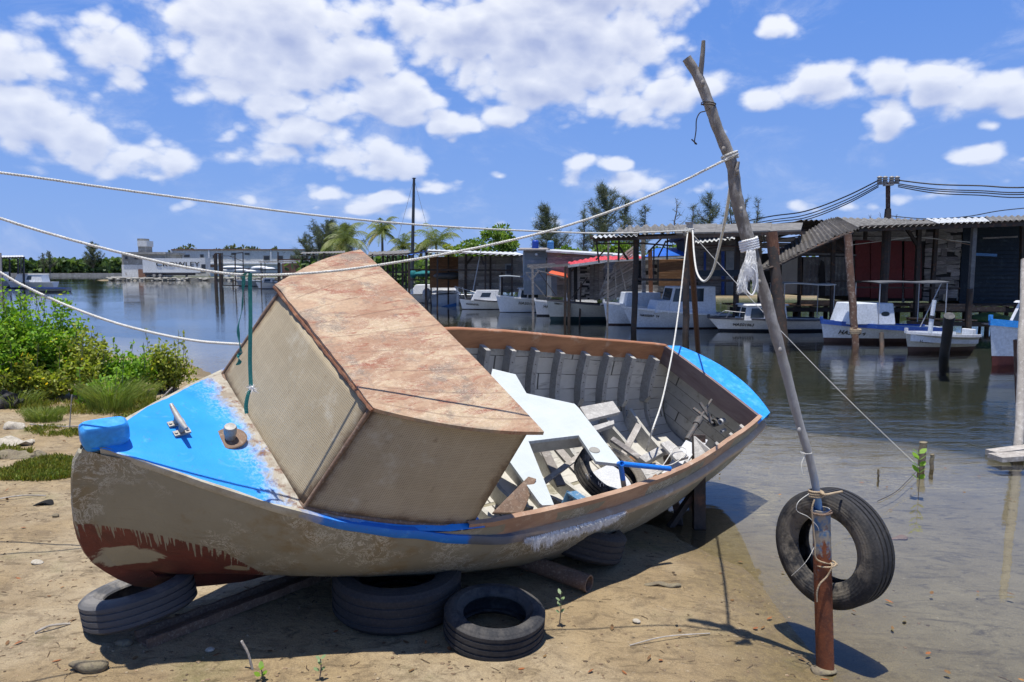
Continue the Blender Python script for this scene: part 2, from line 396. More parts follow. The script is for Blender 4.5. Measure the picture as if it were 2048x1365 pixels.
weathered('rusty_brown_metal', (.19, .12, .08), (.13, .085, .06), (.26, .20, .15), sc=18, fine=140, rough=.7, bump=.3, bd=.001)
weathered('bleached_plank', (.40, .385, .36), (.30, .29, .27), (.5, .49, .46), sc=10, stretch=(1, 1, 1), fine=120, rough=.9, bump=.5, bd=.002)
weathered('white_loose_board', (.52, .53, .54), (.46, .47, .48), (.36, .36, .35), sc=8, fine=90, rough=.6, bump=.15, bd=.002, thr=(.55, .7))
weathered('blue_pipe_paint', (.012, .19, .72), (.012, .16, .62), None, sc=20, fine=150, rough=.35, bump=.05, bd=.001)
weathered('worn_blue', (.06, .16, .28), (.10, .2, .3), (.35, .36, .36), sc=14, fine=100, rough=.6, bump=.2, bd=.001)
weathered('engine_metal', (.07, .07, .07), (.11, .11, .105), (.16, .10, .07), sc=20, fine=100, rough=.6, bump=.3, bd=.002)
weathered('hole_black', (.01, .01, .01), (.012, .012, .012), None, sc=20, rough=.9)
weathered('stone_pale', (.42, .38, .31), (.32, .29, .23), (.52, .48, .41), sc=12, fine=60, rough=.95, bump=.6, bd=.01)
weathered('stone_dark', (.16, .13, .09), (.22, .19, .12), (.12, .10, .08), sc=12, fine=60, rough=.95, bump=.8, bd=.01)
weathered('dead_leaf', (.36, .20, .08), (.22, .12, .06), (.42, .30, .12), sc=20, rough=.8)
weathered('litter', (.17, .12, .08), (.10, .075, .05), (.30, .25, .18), sc=9, rough=.9)
weathered('bark', (.17, .145, .12), (.11, .09, .075), (.24, .21, .18), sc=2, rough=.95, bump=.6, bd=.02)
weathered('dark_interior', (.02, .02, .02), (.03, .027, .025), None, sc=2, rough=.9)  # near-black colour stands in for unlit shack insides; also colours the wall streak
weathered('pale_board', (.60, .50, .36), (.5, .42, .3), None, sc=3, rough=.8)
weathered('trailer_white', (.66, .67, .66), (.60, .61, .60), (.5, .49, .46), sc=.6, fine=5, rough=.5, bump=.05, thr=(.55, .7))
weathered('grime_brown', (.24, .13, .09), (.17, .10, .07), None, sc=.5, fine=4, rough=.9)
weathered('letter_dark', (.05, .05, .06), (.07, .07, .08), None, sc=5, rough=.7)
weathered('letter_grey', (.10, .11, .13), (.16, .17, .19), None, sc=5, rough=.7)
weathered('window_dark', (.03, .035, .045), (.05, .055, .065), None, sc=.6, rough=.35)
def leafmat(name, c1, c2, sc=3, trans=.35):
    m, t = newmat(name); p = t.coord(); a = t.noise(p, sc, 3, .6); b = t.noise(p, sc * 9, 2, .5)
    col = tinted(t, t.mix(t.ramp(t.math('ADD', t.math('MULTIPLY', a, .6), t.math('MULTIPLY', b, .4)), .38, .62), c1, c2))
    pr = t.node('ShaderNodeBsdfPrincipled', {'Base Color': col, 'Roughness': .5, 'Specular IOR Level': .35})
    tr = t.node('ShaderNodeBsdfTranslucent', {'Color': t.mix(1.0, col, (1.2, 1.3, .5), 'MULTIPLY')})
    mx = t.node('ShaderNodeMixShader', {0: trans, 1: pr.outputs[0], 2: tr.outputs[0]})
    o = t.node('ShaderNodeOutputMaterial'); t.link(mx.outputs[0], o.inputs[0])
leafmat('mangrove_leaf', (.15, .30, .03), (.27, .42, .05), trans=.45)
leafmat('olive_leaf', (.23, .28, .04), (.36, .38, .08), trans=.45)
leafmat('grass_blade', (.12, .19, .035), (.24, .30, .08))
leafmat('succulent', (.19, .20, .04), (.12, .17, .03))
leafmat('casuarina_needle', (.085, .11, .075), (.15, .165, .11), sc=.7, trans=.35)
leafmat('palm_leaf', (.12, .17, .05), (.22, .24, .08), sc=.8, trans=.25)
leafmat('almond_leaf', (.11, .19, .03), (.18, .27, .05), sc=.8, trans=.4)
leafmat('far_foliage', (.07, .125, .045), (.13, .19, .07), sc=.15, trans=.35)
leafmat('seedling_leaf', (.20, .29, .13), (.28, .36, .2), sc=30, trans=.3)
m, t = newmat('dark_glass'); finish(t, (.02, .028, .035), .12, spec=.6)

def mat_ground():
    m, t = newmat('sand_and_mud'); p = t.coord(); x, y, z = t.sep(p)
    big = t.noise(p, .55, 5, .6); mid = t.noise(p, 2.6, 6, .62); fin = t.noise(p, 22, 6, .7); gr = t.noise(p, 160, 3, .7)
    dry = t.mix(t.ramp(mid, .35, .65), (.44, .33, .185), (.32, .235, .13))
    dry = t.mix(t.ramp(big, .45, .62), dry, (.50, .41, .275))
    och = t.mix(t.ramp(fin, .4, .6), (.27, .20, .09), (.19, .14, .065))
    wetp = t.node('ShaderNodeMapRange', {0: t.math('ADD', z, t.math('MULTIPLY', t.math('SUBTRACT', mid, .5), .09)), 1: .075, 2: .02, 3: 0, 4: 1}, clamp=True).outputs[0]
    col = t.mix(wetp, dry, och)
    # dark litter streaks and specks
    sp = t.noise(t.scale(p, (1, 2.2, 1)), 5.5, 7, .72, 1.2)
    col = t.mix(t.ramp(sp, .53, .66, 0, .8), col, (.13, .095, .055))
    col = t.mix(t.ramp(t.noise(p, 7, 7, .80, .5), .49, .60, 0, .55), col, (.19, .14, .085))
    sp2 = t.noise(p, 34, 4, .7, .6)
    col = t.mix(t.ramp(sp2, .60, .70, 0, .6), col, (.17, .125, .08))
    sp3 = t.noise(t.scale(p, (1, 1.5, 1)), 13, 3, .6, 2.)
    col = t.mix(t.ramp(sp3, .66, .74, 0, .5), col, (.60, .52, .40))
    # green film
    col = t.mix(t.math('MULTIPLY', t.ramp(t.noise(p, 1.1, 5, .65), .56, .68, 0, .55), t.sstep(y, 2.2, 3.2, .3, 1)), col, (.17, .16, .05))
    # lagoon floor
    silt = t.mix(t.ramp(mid, .3, .7), (.29, .25, .18), (.21, .178, .125))
    ss = t.noise(t.scale(p, (1.0, 2.6, 1)), 3.2, 8, .75, 1.5)
    silt = t.mix(t.ramp(ss, .50, .64, 0, .85), silt, (.10, .085, .07))
    silt = t.mix(t.ramp(sp2, .60, .72, 0, .6), silt, (.45, .40, .32))
    uw = t.sstep(z, .012, -.035)
    col = t.mix(uw, col, silt)
    deep = t.mix(t.ramp(big, .4, .6), (.026, .028, .013), (.018, .023, .011))
    col = t.mix(t.sstep(z, -.07, -.24), col, deep)
    # far land turns to dry grass
    farm = t.math('MULTIPLY', t.sstep(y, 30, 45), t.sstep(z, 0.05, .2))
    col = t.mix(farm, col, t.mix(t.ramp(big, .4, .6), (.05, .07, .03), (.09, .10, .055)))
    c = t.ramp(gr, .25, .75, .52, 1.06); cv = t.node('ShaderNodeCombineColor', {0: c, 1: c, 2: c}).outputs[0]
    col = t.mix(1.0, col, cv, 'MULTIPLY')
    h = t.math('ADD', t.math('ADD', t.math('MULTIPLY', fin, 1.0), t.math('MULTIPLY', gr, .22)), t.math('MULTIPLY', sp, .9))
    rough = t.ramp(wetp, 0, 1, .92, .62)
    finish(t, col, rough, t.bump(h, .75, .034), spec=.3)
mat_ground()

def mat_water():
    m, t = newmat('lagoon_water'); p = t.coord(); x, y, z = t.sep(p)
    far = t.sstep(y, 5.2, 9.0)
    n1 = t.noise(t.scale(p, (1.0, 2.4, 1)), 1.5, 5, .55, .5)
    n2 = t.noise(t.scale(p, (1.0, 1.8, 1)), 9, 3, .5, .2)
    n3 = t.noise(t.scale(p, (.12, .3, 1)), 1.0, 3, .5)
    calm = t.noise(t.scale(p, (.05, .16, 1)), 1.0, 3, .6)
    amp = t.math('MULTIPLY', t.math('MULTIPLY', far, t.sstep(y, 22, 11, .30, 1.0)), t.sstep(calm, .38, .60, .25, 1.0))
    h = t.math('ADD', t.math('MULTIPLY', n1, .7), t.math('MULTIPLY', n2, .12))
    nb = t.node('ShaderNodeBump', {'Height': h, 'Distance': .025}); t.link(t.math('ADD', t.math('MULTIPLY', amp, .95), .05), nb.inputs['Strength'])
    fr = t.node('ShaderNodeFresnel', {'IOR': 1.33, 'Normal': nb.outputs[0]})
    gl = t.node('ShaderNodeBsdfGlossy', {'Color': (1, 1, 1, 1), 'Roughness': .015, 'Normal': nb.outputs[0]})
    tr = t.node('ShaderNodeBsdfTransparent', {'Color': (.93, .95, .92, 1)})
    mx = t.node('ShaderNodeMixShader', {0: fr.outputs[0], 1: tr.outputs[0], 2: gl.outputs[0]})
    o = t.node('ShaderNodeOutputMaterial'); t.link(mx.outputs[0], o.inputs[0])
mat_water()

def mat_tyre():
    for nm, dust, base in (('tyre_rubber', (.075, .07, .065), (.028, .029, .032)), ('tyre_rubber_muddy', (.17, .15, .12), (.02, .021, .024)), ('tyre_rubber_grey', (.19, .18, .165), (.075, .078, .085))):
        m, t = newmat(nm); p = t.coord(); a = t.noise(p, 7, 6, .65); b = t.noise(p, 70, 4, .7)
        x, y, z = t.sep(p); ang = t.math('ARCTAN2', y, x)
        side = t.math('MULTIPLY', t.ramp(t.math('SQRT', t.math('ADD', t.math('MULTIPLY', x, x), t.math('MULTIPLY', y, y))), .275, .235), .85)
        col = t.mix(t.math('MULTIPLY', t.ramp(a, .46, .58, .0, 1), t.math('ADD', side, .10)), base, dust)
        col = t.mix(t.ramp(b, .45, .75, 0, .22), col, (.12, .11, .10))
        si = t.math('FRACT', t.math('MULTIPLY', t.math('ADD', ang, t.math('MULTIPLY', z, 3)), 11.0))
        si = t.math('LESS_THAN', si, .12)
        rr = t.math('SQRT', t.math('ADD', t.math('MULTIPLY', x, x), t.math('MULTIPLY', y, y)))
        ringv = t.math('MULTIPLY', t.math('SINE', t.math('MULTIPLY', rr, 420.0)), .10)
        h = t.math('ADD', t.math('SUBTRACT', t.math('MULTIPLY', b, .7), t.math('MULTIPLY', si, 1.3)), ringv)
        finish(t, col, .78, t.bump(h, .7, .006), spec=.3)
mat_tyre()

def mat_hull():
    m, t = newmat('hull_outer'); p = t.coord(); u, v, w = t.sep(p)
    a = t.noise(p, 1.8, 5, .6); b = t.noise(t.scale(p, (1, 1, 1.6)), 5, 8, .72, .9); g = t.noise(p, 60, 5, .7); sc = t.noise(t.scale(p, (1, 1, 1)), 9, 7, .8, 1.6)
    col = t.mix(t.ramp(a, .36, .64), (.265, .248, .185), (.215, .20, .148))
    col = t.mix(t.ramp(t.noise(p, 3.1, 6, .7), .52, .62, 0, .65), col, (.20, .145, .07))
    # scraped pale patches
    ring = t.math('ABSOLUTE', t.math('SUBTRACT', sc, .52))
    scr = t.math('MULTIPLY', t.ramp(ring, .030, .004), t.ramp(t.noise(p, 2.3, 4, .6), .48, .56))
    col = t.mix(scr, col, (.56, .54, .46))
    col = t.mix(t.ramp(b, .64, .70, 0, .55), col, (.42, .40, .33))
    # streaks of laminate
    st = t.noise(t.scale(p, (2, 1, 22)), 2.0, 5, .7)
    col = t.mix(t.ramp(st, .60, .72, 0, .45), col, (.14, .10, .06))
    # red boot top with taupe runs: line falls along the hull
    line = t.math('SUBTRACT', -.46, t.math('MULTIPLY', u, .235))
    line = t.math('ADD', line, t.math('MULTIPLY', t.math('MULTIPLY', t.math('MAXIMUM', t.math('SUBTRACT', u, .42), 0), -1.0), .95))
    dr = t.node('ShaderNodeTexNoise', {'Vector': t.comb(t.math('ADD', t.math('MULTIPLY', u, 85), t.math('MULTIPLY', w, 9)), t.math('MULTIPLY', w, 3.0), 0.0), 'Scale': 1.0, 'Detail': 2.5, 'Roughness': .5}).outputs[0]
    ln = t.noise(t.comb(t.math('MULTIPLY', u, 9), 0.0, 0.0), 1., 2, .5)
    run = t.math('MULTIPLY', t.ramp(dr, .50, .68), t.ramp(ln, .35, .65, .05, .24))
    below = t.math('SUBTRACT', t.math('SUBTRACT', line, run), w)
    red = t.ramp(below, 0.0, .006)
    rc = t.mix(t.ramp(b, .42, .6), (.15, .042, .028), (.105, .035, .025))
    rc = t.mix(t.ramp(g, .58, .72, 0, .5), rc, (.24, .09, .06))
    # bare taupe patch in the red
    pe = t.math('ADD', t.math('POWER', t.math('DIVIDE', t.math('SUBTRACT', u, .045), .15), 2), t.math('POWER', t.math('DIVIDE', t.math('ADD', w, .70), .085), 2))
    pe = t.math('ADD', pe, t.math('MULTIPLY', t.math('SUBTRACT', b, .5), 3.2))
    rc = t.mix(t.ramp(pe, 1.0, .75), rc, (.33, .30, .21))
    pe2 = t.math('ADD', t.math('POWER', t.math('DIVIDE', t.math('SUBTRACT', u, .50), .055), 2), t.math('POWER', t.math('DIVIDE', t.math('ADD', w, .76), .04), 2))
    rc = t.mix(t.ramp(t.math('ADD', pe2, t.math('MULTIPLY', t.math('SUBTRACT', b, .5), 3)), 1.1, .8), rc, (.33, .28, .18))
    col = t.mix(red, col, rc)
    col = t.mix(t.ramp(g, .62, .75, 0, .35), col, (.12, .09, .06))
    h = t.math('ADD', t.math('MULTIPLY', b, .8), t.math('ADD', t.math('MULTIPLY', g, .25), t.math('MULTIPLY', scr, .25)))
    finish(t, col, .62, t.bump(h, .45, .012), spec=.35)
    # deck: bright blue that wears to bare laminate near the cabin
    m, t = newmat('deck_paint'); p = t.coord(); u, v, w = t.sep(p)
    a = t.noise(p, 2.5, 5, .6); b = t.noise(p, 8, 7, .75, .8); g = t.noise(p, 70, 4, .7)
    blue = t.mix(t.ramp(a, .35, .65), (.018, .235, .70), (.032, .30, .76))
    blue = t.mix(t.ramp(b, .57, .70, 0, .35), blue, (.16, .45, .85))
    bare = t.mix(t.ramp(b, .4, .6), (.40, .375, .31), (.25, .21, .16))
    bare = t.mix(t.ramp(t.noise(p, 14, 5, .7), .5, .62), bare, (.16, .085, .055))
    # wear line runs with the foot of the raked cabin front (u about .70)
    d = t.math('SUBTRACT', t.math('ADD', .705, t.math('MULTIPLY', t.math('MULTIPLY', v, v), -.10)), u)
    av = t.math('ABSOLUTE', v)
    d2 = t.math('MAXIMUM', d, t.math('SUBTRACT', av, .60))
    k = t.math('SUBTRACT', d2, t.math('MULTIPLY', t.math('SUBTRACT', b, .5), .30))
    wear = t.ramp(k, .115, .035)
    hz = t.ramp(k, .20, .08, 0, .5)
    blue = t.mix(t.math('MULTIPLY', hz, t.ramp(g, .45, .6)), blue, (.42, .62, .82))
    col = t.mix(wear, blue, bare)
    col = t.mix(t.ramp(t.math('ADD', g, t.math('MULTIPLY', b, .5)), .88, .95, 0, .5), col, (.10, .12, .14))
    finish(t, col, t.mix(wear, (.35, .35, .35), (.8, .8, .8)), t.bump(t.math('ADD', b, t.math('MULTIPLY', g, .3)), .3, .006), spec=.45)
    # moulded cabin sides: rows of small square pits
    for nm, c1, c2, dk in (('cabin_moulding', (.40, .335, .225), (.33, .275, .18), (.17, .125, .075)), ('white_moulding', (.50, .535, .535), (.45, .49, .49), (.26, .29, .30))):
        m, t = newmat(nm); uv = t.coord('UV'); p = t.coord()
        gx, gy, _ = t.sep(t.scale(uv, 105.0))
        fx = t.math('ABSOLUTE', t.math('SUBTRACT', t.math('FRACT', gx), .5)); fy = t.math('ABSOLUTE', t.math('SUBTRACT', t.math('FRACT', gy), .5))
        cell = t.ramp(t.math('MAXIMUM', fx, fy), .30, .20)
        rx, ry, _ = t.sep(t.scale(uv, 105.0 / 10))
        ln = t.math('MAXIMUM', t.math('GREATER_THAN', t.math('FRACT', rx), .92), t.math('GREATER_THAN', t.math('FRACT', ry), .90))
        cell = t.math('MULTIPLY', cell, t.math('SUBTRACT', 1.0, t.math('MULTIPLY', ln, .35)))
        a = t.noise(p, 3, 6, .7); b = t.noise(p, 10, 7, .75)
        col = t.mix(t.ramp(a, .38, .62), c1, c2)
        col = t.mix(t.math('MULTIPLY', cell, .80 if nm[0] == 'c' else .5), col, dk)
        if nm[0] == 'c':
            col = t.mix(t.ramp(t.noise(p, 2.6, 7, .75), .56, .66, 0, .55), col, (.46, .42, .33))
            col = t.mix(t.ramp(b, .60, .70, 0, .7), col, (.20, .15, .09))
            u, v, w = t.sep(p)
            ex, ey, _ = t.sep(t.coord('UV')); at_ = t.node('ShaderNodeAttribute', attribute_name='edge').outputs['Fac']
            k = t.math('ADD', at_, t.math('MULTIPLY', t.math('SUBTRACT', b, .5), .9))
            col = t.mix(t.ramp(k, .70, .82, 0, .9), col, (.085, .05, .03))
            col = t.mix(t.ramp(k, .55, .72, 0, .5), col, (.22, .16, .10))
        h = t.math('SUBTRACT', t.math('MULTIPLY', b, .3), cell)
        finish(t, col, .7, t.bump(h, .5, .002), spec=.3)
    # cabin roof plywood
    m, t = newmat('roof_plywood'); uv = t.coord('UV'); p = t.coord(); U_, V_, _ = t.sep(uv)
    q = t.scale(p, (1.2, 3.2, 1)); a = t.noise(q, 2.0, 6, .65, .6); b = t.noise(t.scale(p, (1.6, 7, 1)), 2.4, 7, .75, .7); g = t.noise(p, 55, 6, .75)
    c = t.noise(t.scale(p, (1, 2, 1)), 3.1, 6, .7, 1.0)
    col = t.mix(t.ramp(a, .42, .56), (.42, .285, .18), (.33, .195, .12))
    col = t.mix(t.ramp(c, .50, .60, 0, .7), col, (.50, .39, .25))
    col = t.mix(t.ramp(b, .53, .62, 0, .85), col, (.27, .09, .05))
    col = t.mix(t.ramp(t.noise(p, 4.4, 7, .75), .53, .62, 0, .75), col, (.20, .16, .125))
    vein = t.math('ABSOLUTE', t.math('SUBTRACT', t.noise(t.scale(p, (1.5, 3.4, 1)), 8, 6, .7, 2.2), .5))
    col = t.mix(t.math('MULTIPLY', t.ramp(vein, .016, .0), t.ramp(c, .40, .52, 0, .8)), col, (.68, .57, .46))
    sm = t.math('ABSOLUTE', t.math('SUBTRACT', t.math('FRACT', t.math('ADD', t.math('MULTIPLY', V_, 9.0), t.math('MULTIPLY', t.noise(p, 3), .12))), .5))
    seam = t.math('MULTIPLY', t.ramp(sm, .035, .012), t.ramp(t.noise(p, 5), .38, .52, .15, 1))
    col = t.mix(t.math('MULTIPLY', seam, .45), col, (.20, .12, .08))
    e = t.node('ShaderNodeAttribute', attribute_name='edge').outputs['Fac']
    col = t.mix(t.ramp(t.math('ADD', e, t.math('MULTIPLY', t.math('SUBTRACT', c, .5), 1.2)), .75, 1.0, 0, .8), col, (.17, .135, .11))
    cv = t.ramp(g, .25, .75, .75, 1.22); col = t.mix(1.0, col, t.node('ShaderNodeCombineColor', {0: t.math('MULTIPLY', cv, .88), 1: t.math('MULTIPLY', cv, .88), 2: t.math('MULTIPLY', cv, .88)}).outputs[0], 'MULTIPLY')
    h = t.math('SUBTRACT', t.math('ADD', t.math('MULTIPLY', g, .5), t.math('MULTIPLY', b, .7)), t.math('MULTIPLY', seam, .8))
    finish(t, col, .68, t.bump(h, .5, .006), spec=.35)
    # inside planking
    m, t = newmat('inner_planking'); uv = t.coord('UV'); p = t.coord(); U_, T_, _ = t.sep(uv)
    a = t.noise(p, 2.2, 6, .7); b = t.noise(t.scale(p, (2, 9, 9)), 1.5, 6, .7); g = t.noise(p, 60, 4, .7)
    col = t.mix(t.ramp(a, .35, .65), (.52, .505, .46), (.41, .395, .355))
    col = t.mix(t.ramp(b, .55, .68, 0, .6), col, (.185, .165, .135))
    r = t.math('ADD', t.math('MULTIPLY', T_, 9.0), t.math('MULTIPLY', t.noise(p, 2.2), .18))
    fr_ = t.math('FRACT', r); se = t.math('LESS_THAN', fr_, .045)
    bt = t.math('LESS_THAN', t.math('FRACT', t.math('ADD', t.math('MULTIPLY', U_, .8), t.math('MULTIPLY', t.math('FLOOR', r), .37))), .012)
    se = t.math('MAXIMUM', t.math('MULTIPLY', se, t.ramp(t.noise(p, 5), .35, .5, .4, 1)), bt)
    col = t.mix(t.math('MULTIPLY', se, .85), col, (.04, .035, .03))
    rowt = t.node('ShaderNodeTexWhiteNoise', {'W': t.math('FLOOR', r)}, noise_dimensions='1D').outputs[0]
    cv = t.ramp(rowt, 0, 1, .85, 1.1); col = t.mix(1.0, col, t.node('ShaderNodeCombineColor', {0: cv, 1: cv, 2: cv}).outputs[0], 'MULTIPLY')
    finish(t, col, .75, t.bump(t.math('SUBTRACT', t.math('ADD', t.math('MULTIPLY', g, .4), b), t.math('MULTIPLY', se, 1.6)), .5, .008), spec=.25)
    weathered('rib_paint', (.42, .41, .38), (.33, .32, .295), (.17, .15, .12), sc=6, fine=60, rough=.75, bump=.4, bd=.004, thr=(.52, .66))
    # wash-board / inwale wood
    m, t = newmat('gunwale_laminate'); p = t.coord(); a = t.noise(t.scale(p, (1, 3, 3)), 2.4, 6, .7, .5); b = t.noise(p, 9, 7, .75); g = t.noise(t.scale(p, (8, 60, 60)), 1, 5, .7)
    col = t.mix(t.ramp(a, .4, .6), (.40, .26, .17), (.30, .18, .115))
    col = t.mix(t.ramp(b, .56, .68, 0, .6), col, (.50, .40, .30)); col = t.mix(t.ramp(g, .6, .72, 0, .6), col, (.13, .075, .045))
    finish(t, col, .68, t.bump(t.math('ADD', b, t.math('MULTIPLY', g, .4)), .4, .006), spec=.35)
    m, t = newmat('inwale_wood'); p = t.coord(); a = t.noise(t.scale(p, (1, 3, 6)), 2.0, 6, .7, .5); g = t.noise(t.scale(p, (6, 60, 60)), 1, 5, .7); b = t.noise(p, 6, 6, .7)
    col = t.mix(t.ramp(a, .4, .6), (.37, .165, .075), (.27, .115, .05)); col = t.mix(t.ramp(b, .57, .67, 0, .7), col, (.45, .30, .20)); col = t.mix(t.ramp(g, .6, .72, 0, .7), col, (.13, .06, .03))
    finish(t, col, .5, t.bump(t.math('ADD', b, t.math('MULTIPLY', g, .4)), .4, .004), spec=.5)
    m, t = newmat('beam_wood'); p = t.coord(); a = t.noise(t.scale(p, (3, 1, 6)), 2.0, 6, .7, .5); g = t.noise(t.scale(p, (60, 5, 60)), 1, 5, .7); b = t.noise(p, 7, 6, .7)
    col = t.mix(t.ramp(a, .4, .6), (.20, .15, .135), (.145, .10, .09)); col = t.mix(t.ramp(b, .57, .7, 0, .7), col, (.27, .22, .20)); col = t.mix(t.ramp(g, .58, .72, 0, .7), col, (.08, .05, .04))
    finish(t, col, .75, t.bump(t.math('ADD', b, t.math('MULTIPLY', g, .5)), .4, .004), spec=.35)
    # rub rail: bright blue forward, grey blue, bare laminate aft
    m, t = newmat('rub_rail'); p = t.coord(); u, v, w = t.sep(p); b = t.noise(p, 9, 7, .75); g = t.noise(p, 60, 5, .7); a = t.noise(p, 3, 5, .7)
    lam = t.mix(t.ramp(a, .4, .6), (.42, .32, .22), (.34, .24, .16)); lam = t.mix(t.ramp(b, .56, .68, 0, .7), lam, (.52, .45, .36))
    tau = t.mix(t.ramp(b, .4, .6), (.40, .38, .31), (.30, .27, .20))
    k = t.math('ADD', u, t.math('MULTIPLY', t.math('SUBTRACT', b, .5), .22))
    bl = t.mix(t.ramp(b, .55, .68), (.012, .15, .55), (.05, .24, .6))
    col = t.mix(t.ramp(k, .70, .78), tau, bl)
    col = t.mix(t.ramp(k, 1.43, 1.47), col, (.10, .115, .14))
    col = t.mix(t.ramp(k, 1.72, 1.86), col, lam)
    col = t.mix(t.ramp(g, .60, .72, 0, .55), col, (.14, .10, .07))
    finish(t, col, .65, t.bump(t.math('ADD', b, t.math('MULTIPLY', g, .4)), .45, .006), spec=.35)
mat_hull()
# rusty pipe with remains of blue paint near the top
m, t = newmat('painted_rusty_pipe'); p = t.coord(); x, y, z = t.sep(p); b = t.noise(p, 16, 7, .75, .4); g = t.noise(p, 110, 4, .7)
rust = t.mix(t.ramp(b, .4, .6), (.20, .062, .026), (.11, .04, .024)); rust = t.mix(t.ramp(g, .55, .7, 0, .6), rust, (.30, .14, .07))
rust = t.mix(t.ramp(z, .22, .02, 0, .6), rust, (.24, .16, .08))
pt = t.mix(t.ramp(t.noise(p, 25, 4), .45, .6), (.30, .27, .22), (.07, .16, .28))
col = t.mix(t.math('MULTIPLY', t.ramp(t.math('ADD', b, t.math('MULTIPLY', z, 1.1)), 1.42, 1.52), .95), rust, pt)
finish(t, col, .8, t.bump(t.math('ADD', b, t.math('MULTIPLY', g, .5)), .6, .004), spec=.3)
m, t = newmat('branch_bark'); p = t.coord(); x, y, z = t.sep(p); b = t.noise(t.scale(p, (1, 1, .45)), 22, 7, .75); g = t.noise(t.scale(p, (1, 1, .3)), 120, 4, .7); a = t.noise(p, 5, 5, .7)
col = t.mix(t.ramp(a, .4, .6), (.22, .20, .18), (.15, .135, .115)); col = t.mix(t.ramp(b, .50, .62, 0, .8), col, (.36, .345, .32)); col = t.mix(t.ramp(g, .58, .7, 0, .6), col, (.10, .08, .06))
col = t.mix(t.math('MULTIPLY', t.ramp(t.math('ADD', z, t.math('MULTIPLY', a, .7)), 2.25, 1.75), .6), col, t.mix(t.ramp(b, .42, .6), (.42, .42, .41), (.27, .27, .27)))
col = t.mix(t.math('MULTIPLY', t.ramp(t.math('ADD', z, t.math('MULTIPLY', b, .35)), 1.22, 1.02), .85), col, t.mix(t.ramp(b, .5, .6), (.06, .17, .34), (.25, .27, .28)))
finish(t, col, .85, t.bump(t.math('ADD', b, t.math('MULTIPLY', g, .6)), .7, .006), spec=.25)

# ================================================================ ground and water
def build_ground():
    mb = MB(); N1, N2 = 330, 380
    def wx(a): return math.sinh(a * 7.2) / math.sinh(7.2) * 900
    xs = [wx(i / (N1 / 2) - 1) for i in range(N1 + 1)]
    ys = []
    for j in range(N2 + 1):
        a = j / N2 * 1.45 - .45
        ys.append(4.0 + math.sinh(a * 6.6) / math.sinh(6.6) * 1500)
    rows = [[(x, y, gz(x, y, True) if abs(x) < 900 else 0) for x in xs] for y in ys]
    mb.loft(rows, flip=True)
    o = mb.build('ground', 'sand_and_mud', smooth=True); tag(o, kind='structure')
    if o.data.polygons[0].normal.z < 0: o.data.flip_normals()
    w = MB(); w.add([(-900, -60, 0), (900, -60, 0), (900, 1400, 0), (-900, 1400, 0)], [(0, 1, 2, 3)])
    tag(w.build('water', 'lagoon_water'), kind='structure')
build_ground()

# ================================================================ the beached boat
yw, pt_, rl = 0.65785, 0.11290, 0.49031
ax_u = V((math.cos(yw) * math.cos(pt_), math.sin(yw) * math.cos(pt_), math.sin(pt_)))
v0 = V((-math.sin(yw), math.cos(yw), 0)); w0 = ax_u.cross(v0)
ax_v = v0 * math.cos(rl) + w0 * math.sin(rl); ax_w = -v0 * math.sin(rl) + w0 * math.cos(rl)
BT = V((-1.829, 3.247, 1.228)); BR = Matrix((ax_u, ax_v, ax_w)).transposed()
BM = Matrix.Translation(BT) @ BR.to_4x4(); BMi = BM.inverted()
def b2w(u, v, w): return BM @ V((u, v, w))
def bp(px, py, w=None, v=None, u=None):
    o = BMi @ CC; d = (BMi.to_3x3() @ ray(px, py))
    k = (w - o.z) / d.z if w is not None else ((v - o.y) / d.y if v is not None else (u - o.x) / d.x)
    return o + d * k
def itp(x, xs, ys): return float(np.interp(x, xs, ys))
_us = [-.06,0,.1,.35,.6,.85,1.1,1.35,1.6,1.85,2.1,2.35,2.6,2.85,3.1,3.35,3.6,3.85,4.1,4.35,4.6,4.8,4.97]
_bs = [.03,.05,.132,.335,.52,.679,.801,.885,.933,.956,.968,.970,.966,.948,.922,.888,.845,.795,.738,.69,.63,.575,.525]
_hs = [.01,.0,-.02,-.092,-.161,-.225,-.275,-.315,-.345,-.375,-.412,-.455,-.497,-.544,-.592,-.640,-.687,-.728,-.763,-.799,-.835,-.86,-.88]
_ku = [-.2,.0,.3,.64,1.0,1.3,2.3,3.3,4.2,4.97]; _kw = [-.5,-.86,-1.02,-1.08,-1.10,-1.12,-1.42,-1.58,-1.66,-1.68]
def gb(u): return itp(u, _us, _bs)
def gh(u): return itp(u, _us, _hs)
def kw(u): return itp(u, _ku, _kw)
def ex(u): return itp(u, [0, .3, 1.3, 2.5, 4.97], [1.45, 1.4, .95, .6, .5])
def hullpt(u, th, off=0.0, side=-1):  # th 0 keel .. 90 gunwale
    b, h, k, e = gb(u), gh(u), kw(u), ex(u)
    def f(a): 
        a = max(a, 1e-3); return (b * math.sin(a) ** e, h - (h - k) * max(math.cos(a), 0) ** .93)
    a = math.radians(th); y, z = f(a)
    if off:
        y1, z1 = f(a - .02); y2, z2 = f(min(a + .02, math.pi / 2 - 1e-6)); ty, tz = y2 - y1, z2 - z1; L = math.hypot(ty, tz) or 1
        y -= tz / L * off; z += ty / L * off; y = max(y, 0.004)
    return V((u, side * y, z))
STEM = [(-.03,.0),(-.10,-.01),(-.125,-.06),(-.14,-.165),(-.15,-.30),(-.152,-.43),(-.145,-.54),(-.125,-.647),(-.095,-.735),(-.055,-.808),(.0,-.895),(.074,-.977),(.16,-1.035),(.255,-1.085),(.38,-1.15),(.50,-1.20),(.64,-1.25),(.95,-1.30),(1.4,-1.36),(2.3,-1.55),(3.4,-1.72),(4.6,-1.80)]
boat = bpy.data.objects.new('beached_boat', None); COL.objects.link(boat); boat.matrix_world = BM
